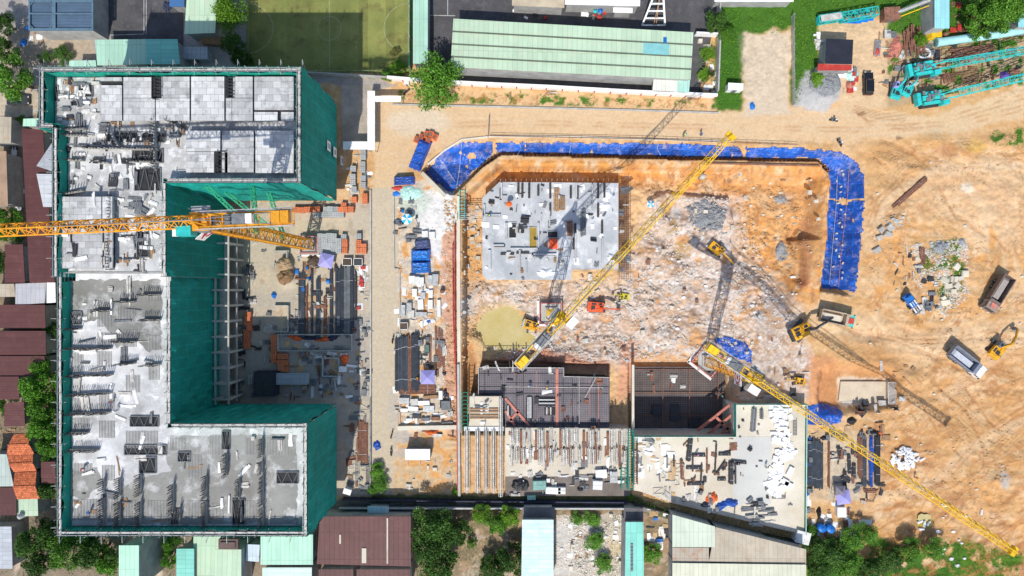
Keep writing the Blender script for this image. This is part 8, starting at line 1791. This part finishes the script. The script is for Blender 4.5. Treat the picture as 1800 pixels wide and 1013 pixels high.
for lb, x, y, r, k in (('round shrub in the rubble yard', 1046, 950, 18, 1),('shrub at the rubble yard top left', 1015, 912, 13, 1),('shrub at the rubble yard top middle', 1040, 915, 16, 1),('shrub low in the rubble yard', 1060, 990, 18, 1),('shrub right of the pale strip at the earth yard corner', 664, 830, 16, 1),('lower shrub at the earth yard corner', 670, 852, 16, 1),('shrub at the earth yard left bottom', 655, 862, 11, 1),
      ('bright shrub beside the red rail bottom end', 802, 864, 8, 2),('shrub beside the small yard and cream hall', 1145, 975, 18, 1),('small green shrub at the lane by the podium corner', 1108, 875, 6, 2),('shrub in the strip beside the warehouse, upper', 1245, 95, 13, 2),('shrub in the strip beside the warehouse, lower', 1238, 132, 13, 2),('shrub by the pitch bottom right corner', 700, 118, 14, 2),
      ('shrub at the pitch fence, upper', 694, 90, 10, 3),('low bush below the pitch', 680, 132, 12, 1),('small green shrub near the hut on the gravel', 1435, 140, 14, 2)): tree(lb, x, y, r, k, rng.randint(0, 3), 'shrubs round the site', 'shrub', 'shrub', hs=.5)
for lb, x, y, r, k in (('large green tree in the north-east corner, left', 1728, 30, 30, 1),('large green tree in the north-east corner, middle', 1752, 20, 34, 1),('large green tree in the north-east corner, right', 1785, 8, 30, 1),('tree below the corner group, north-east', 1740, 48, 18, 0),('shrub in the north-east scrap yard', 1618, 70, 12, 2),('tall shrub at the wall top on the grass strip', 1262, 38, 20, 0),('shrub on the grass strip beside the wall', 1276, 60, 16, 1),
      ('dark tree behind the aqua roof, north-east', 1716, 5, 20, 0)): tree(lb, x, y, r, k, rng.randint(0, 3), 'trees in the north-east')
for lb, x, y, r, k in (('dark tree at the south-east corner, leftmost', 1435, 960, 24, 0),('dark tree at the south-east, second', 1458, 975, 28, 0),('bright tree at the south-east, upper left', 1500, 950, 24, 1),('bright tree at the south-east, next to rubble', 1526, 938, 20, 1),('tree at the south-east bottom, left of centre', 1490, 990, 28, 1),('dark tree at the south-east bottom', 1530, 1000, 26, 0),('dark tree at the south-east below the boxes', 1440, 1000, 26, 0),
      ('tree at the south-east bottom, centre', 1570, 985, 22, 0),('bright low tree in the south-east, middle', 1600, 968, 24, 1),('bright low tree in the south-east, right', 1640, 965, 22, 1),('small tree below the white container', 1424, 935, 14, 1)): tree(lb, x, y, r, k, rng.randint(0, 3), 'trees in the south-east', hs=.6)
# ground cover: one object per stretch of growth nobody could count
def cover(name, label, poly, dens, h, kind, cat='grass', leaf=.14, thr=.0, sc=12, seed=0):
    q = [G(a, b) for a, b in poly]; x0 = min(p.x for p in q); x1 = max(p.x for p in q); y0 = min(p.y for p in q); y1 = max(p.y for p in q); nr = np.random.RandomState(seed+3); n = int(dens*(x1-x0)*(y1-y0))
    X = nr.uniform(x0, x1, n); Y = nr.uniform(y0, y1, n); d = sdist(X, Y, [(p.x, p.y) for p in q])+(fbm(X/2.5, Y/2.5, 7)-.5)*3; f = fbm(X/(sc*PX), Y/(sc*PX), 150+seed, 4); k = (d > 0)&(f > thr); X = X[k]; Y = Y[k]; f = f[k]
    gx = np.clip(np.searchsorted(GXS, X)-1, 0, len(GXS)-2); gy = np.clip(np.searchsorted(GYS, Y)-1, 0, len(GYS)-2); Z = GZ[gy, gx]+nr.uniform(.0, 1, len(X))*h*(.3+1.2*fbm(X/1.6, Y/1.6, 9))
    V, F = leaves(np.stack([X, Y, Z], 1), nr.uniform(leaf*.5, leaf*1.4, len(X)), seed); o = smesh(name, fastmesh(name, V, F), LF[kind]); return tag(o, label, cat, kind='stuff')
cover('grass', 'bright green grass along the boundary wall, top right of the warehouse', [(1262,-60),(1310,-60),(1300,60),(1304,120),(1295,190),(1260,190)], 16, .5, 2, seed=1)
cover('grass', 'green grass field across the top right', [(1310,-60),(1560,-60),(1555,30),(1530,20),(1440,35),(1440,60),(1392,60),(1310,60)], 14, .4, 2, seed=2)
cover('grass', 'green grass strip left of the black canopy', [(1393,40),(1440,40),(1436,120),(1450,130),(1410,150),(1395,185)], 16, .4, 2, seed=3)
cover('undergrowth', 'scattered weeds through the scrap yard', [(1540,20),(1650,20),(1720,60),(1800,60),(1800,140),(1640,130),(1560,120)], 14, .6, 2, 'weeds', thr=.5, seed=4)
cover('undergrowth', 'dense green growth behind the scrap yard', [(1560,-60),(1850,-60),(1850,40),(1700,60),(1660,20),(1560,25)], 14, 1.2, 1, 'weeds', seed=5, leaf=.18)
cover('undergrowth', 'weeds along the verge under the hoarding', [(700,158),(1255,178),(1262,190),(700,176)], 14, .35, 2, 'weeds', thr=.56, seed=6)
cover('undergrowth', 'dark hedge growth along the foot of the football pitch', [(436,112),(722,118),(722,140),(560,132),(436,128)], 16, .9, 0, 'weeds', thr=.42, seed=7)
cover('undergrowth', 'green weeds on the rubble island', [(1612,470),(1640,430),(1680,425),(1700,460),(1692,520),(1668,548),(1650,548),(1646,500)], 18, .4, 2, 'weeds', thr=.5, seed=8)
cover('undergrowth', 'green weeds by the right edge beside yellow boards', [(1738,240),(1800,222),(1800,256),(1750,258)], 16, .5, 2, 'weeds', thr=.45, seed=9)
cover('undergrowth', 'green growth along the south-east corner', [(1415,955),(1520,930),(1570,955),(1660,945),(1692,960),(1700,1060),(1415,1060)], 16, .9, 1, 'weeds', thr=.40, sc=22, seed=10)
cover('grass', 'bright low grass in the bottom right corner', [(1690,940),(1740,960),(1820,975),(1820,1060),(1695,1060)], 14, .35, 2, thr=.40, sc=20, seed=11)
cover('undergrowth', 'dark growth along the site south wall', [(655,862),(1110,866),(1110,884),(655,880)], 16, .6, 0, 'weeds', thr=.42, seed=12)
cover('undergrowth', 'dark hedge along the diagonal south boundary', [(1120,866),(1200,888),(1415,940),(1415,956),(1190,906),(1110,880)], 26, 3.2, 0, 'weeds', thr=.3, seed=13)
cover('undergrowth', 'dry scrub over the plot south of the lane', [(730,892),(918,892),(918,1060),(730,1060)], 8, .5, 1, 'weeds', thr=.5, sc=20, seed=14)
cover('undergrowth', 'weeds in the rubble yard', [(1000,905),(1096,905),(1096,1060),(1000,1060)], 12, .4, 1, 'weeds', thr=.54, seed=15)
cover('undergrowth', 'undergrowth between houses on the left', [(-60,560),(98,560),(98,1060),(-60,1060)], 8, .5, 0, 'weeds', thr=.48, sc=18, seed=16)
cover('undergrowth', 'undergrowth below the block, bottom left', [(20,925),(310,940),(310,1060),(20,1060)], 12, .6, 1, 'weeds', thr=.44, sc=18, seed=17)
cover('undergrowth', 'creeper beside the warehouse end', [(1224,85),(1258,70),(1256,150),(1224,140)], 22, .5, 2, 'weeds', thr=.44, seed=18)

for o in SC.objects:
    if o.parent is None and o.get('category') and not o.get('kind'): o['kind'] = 'thing'
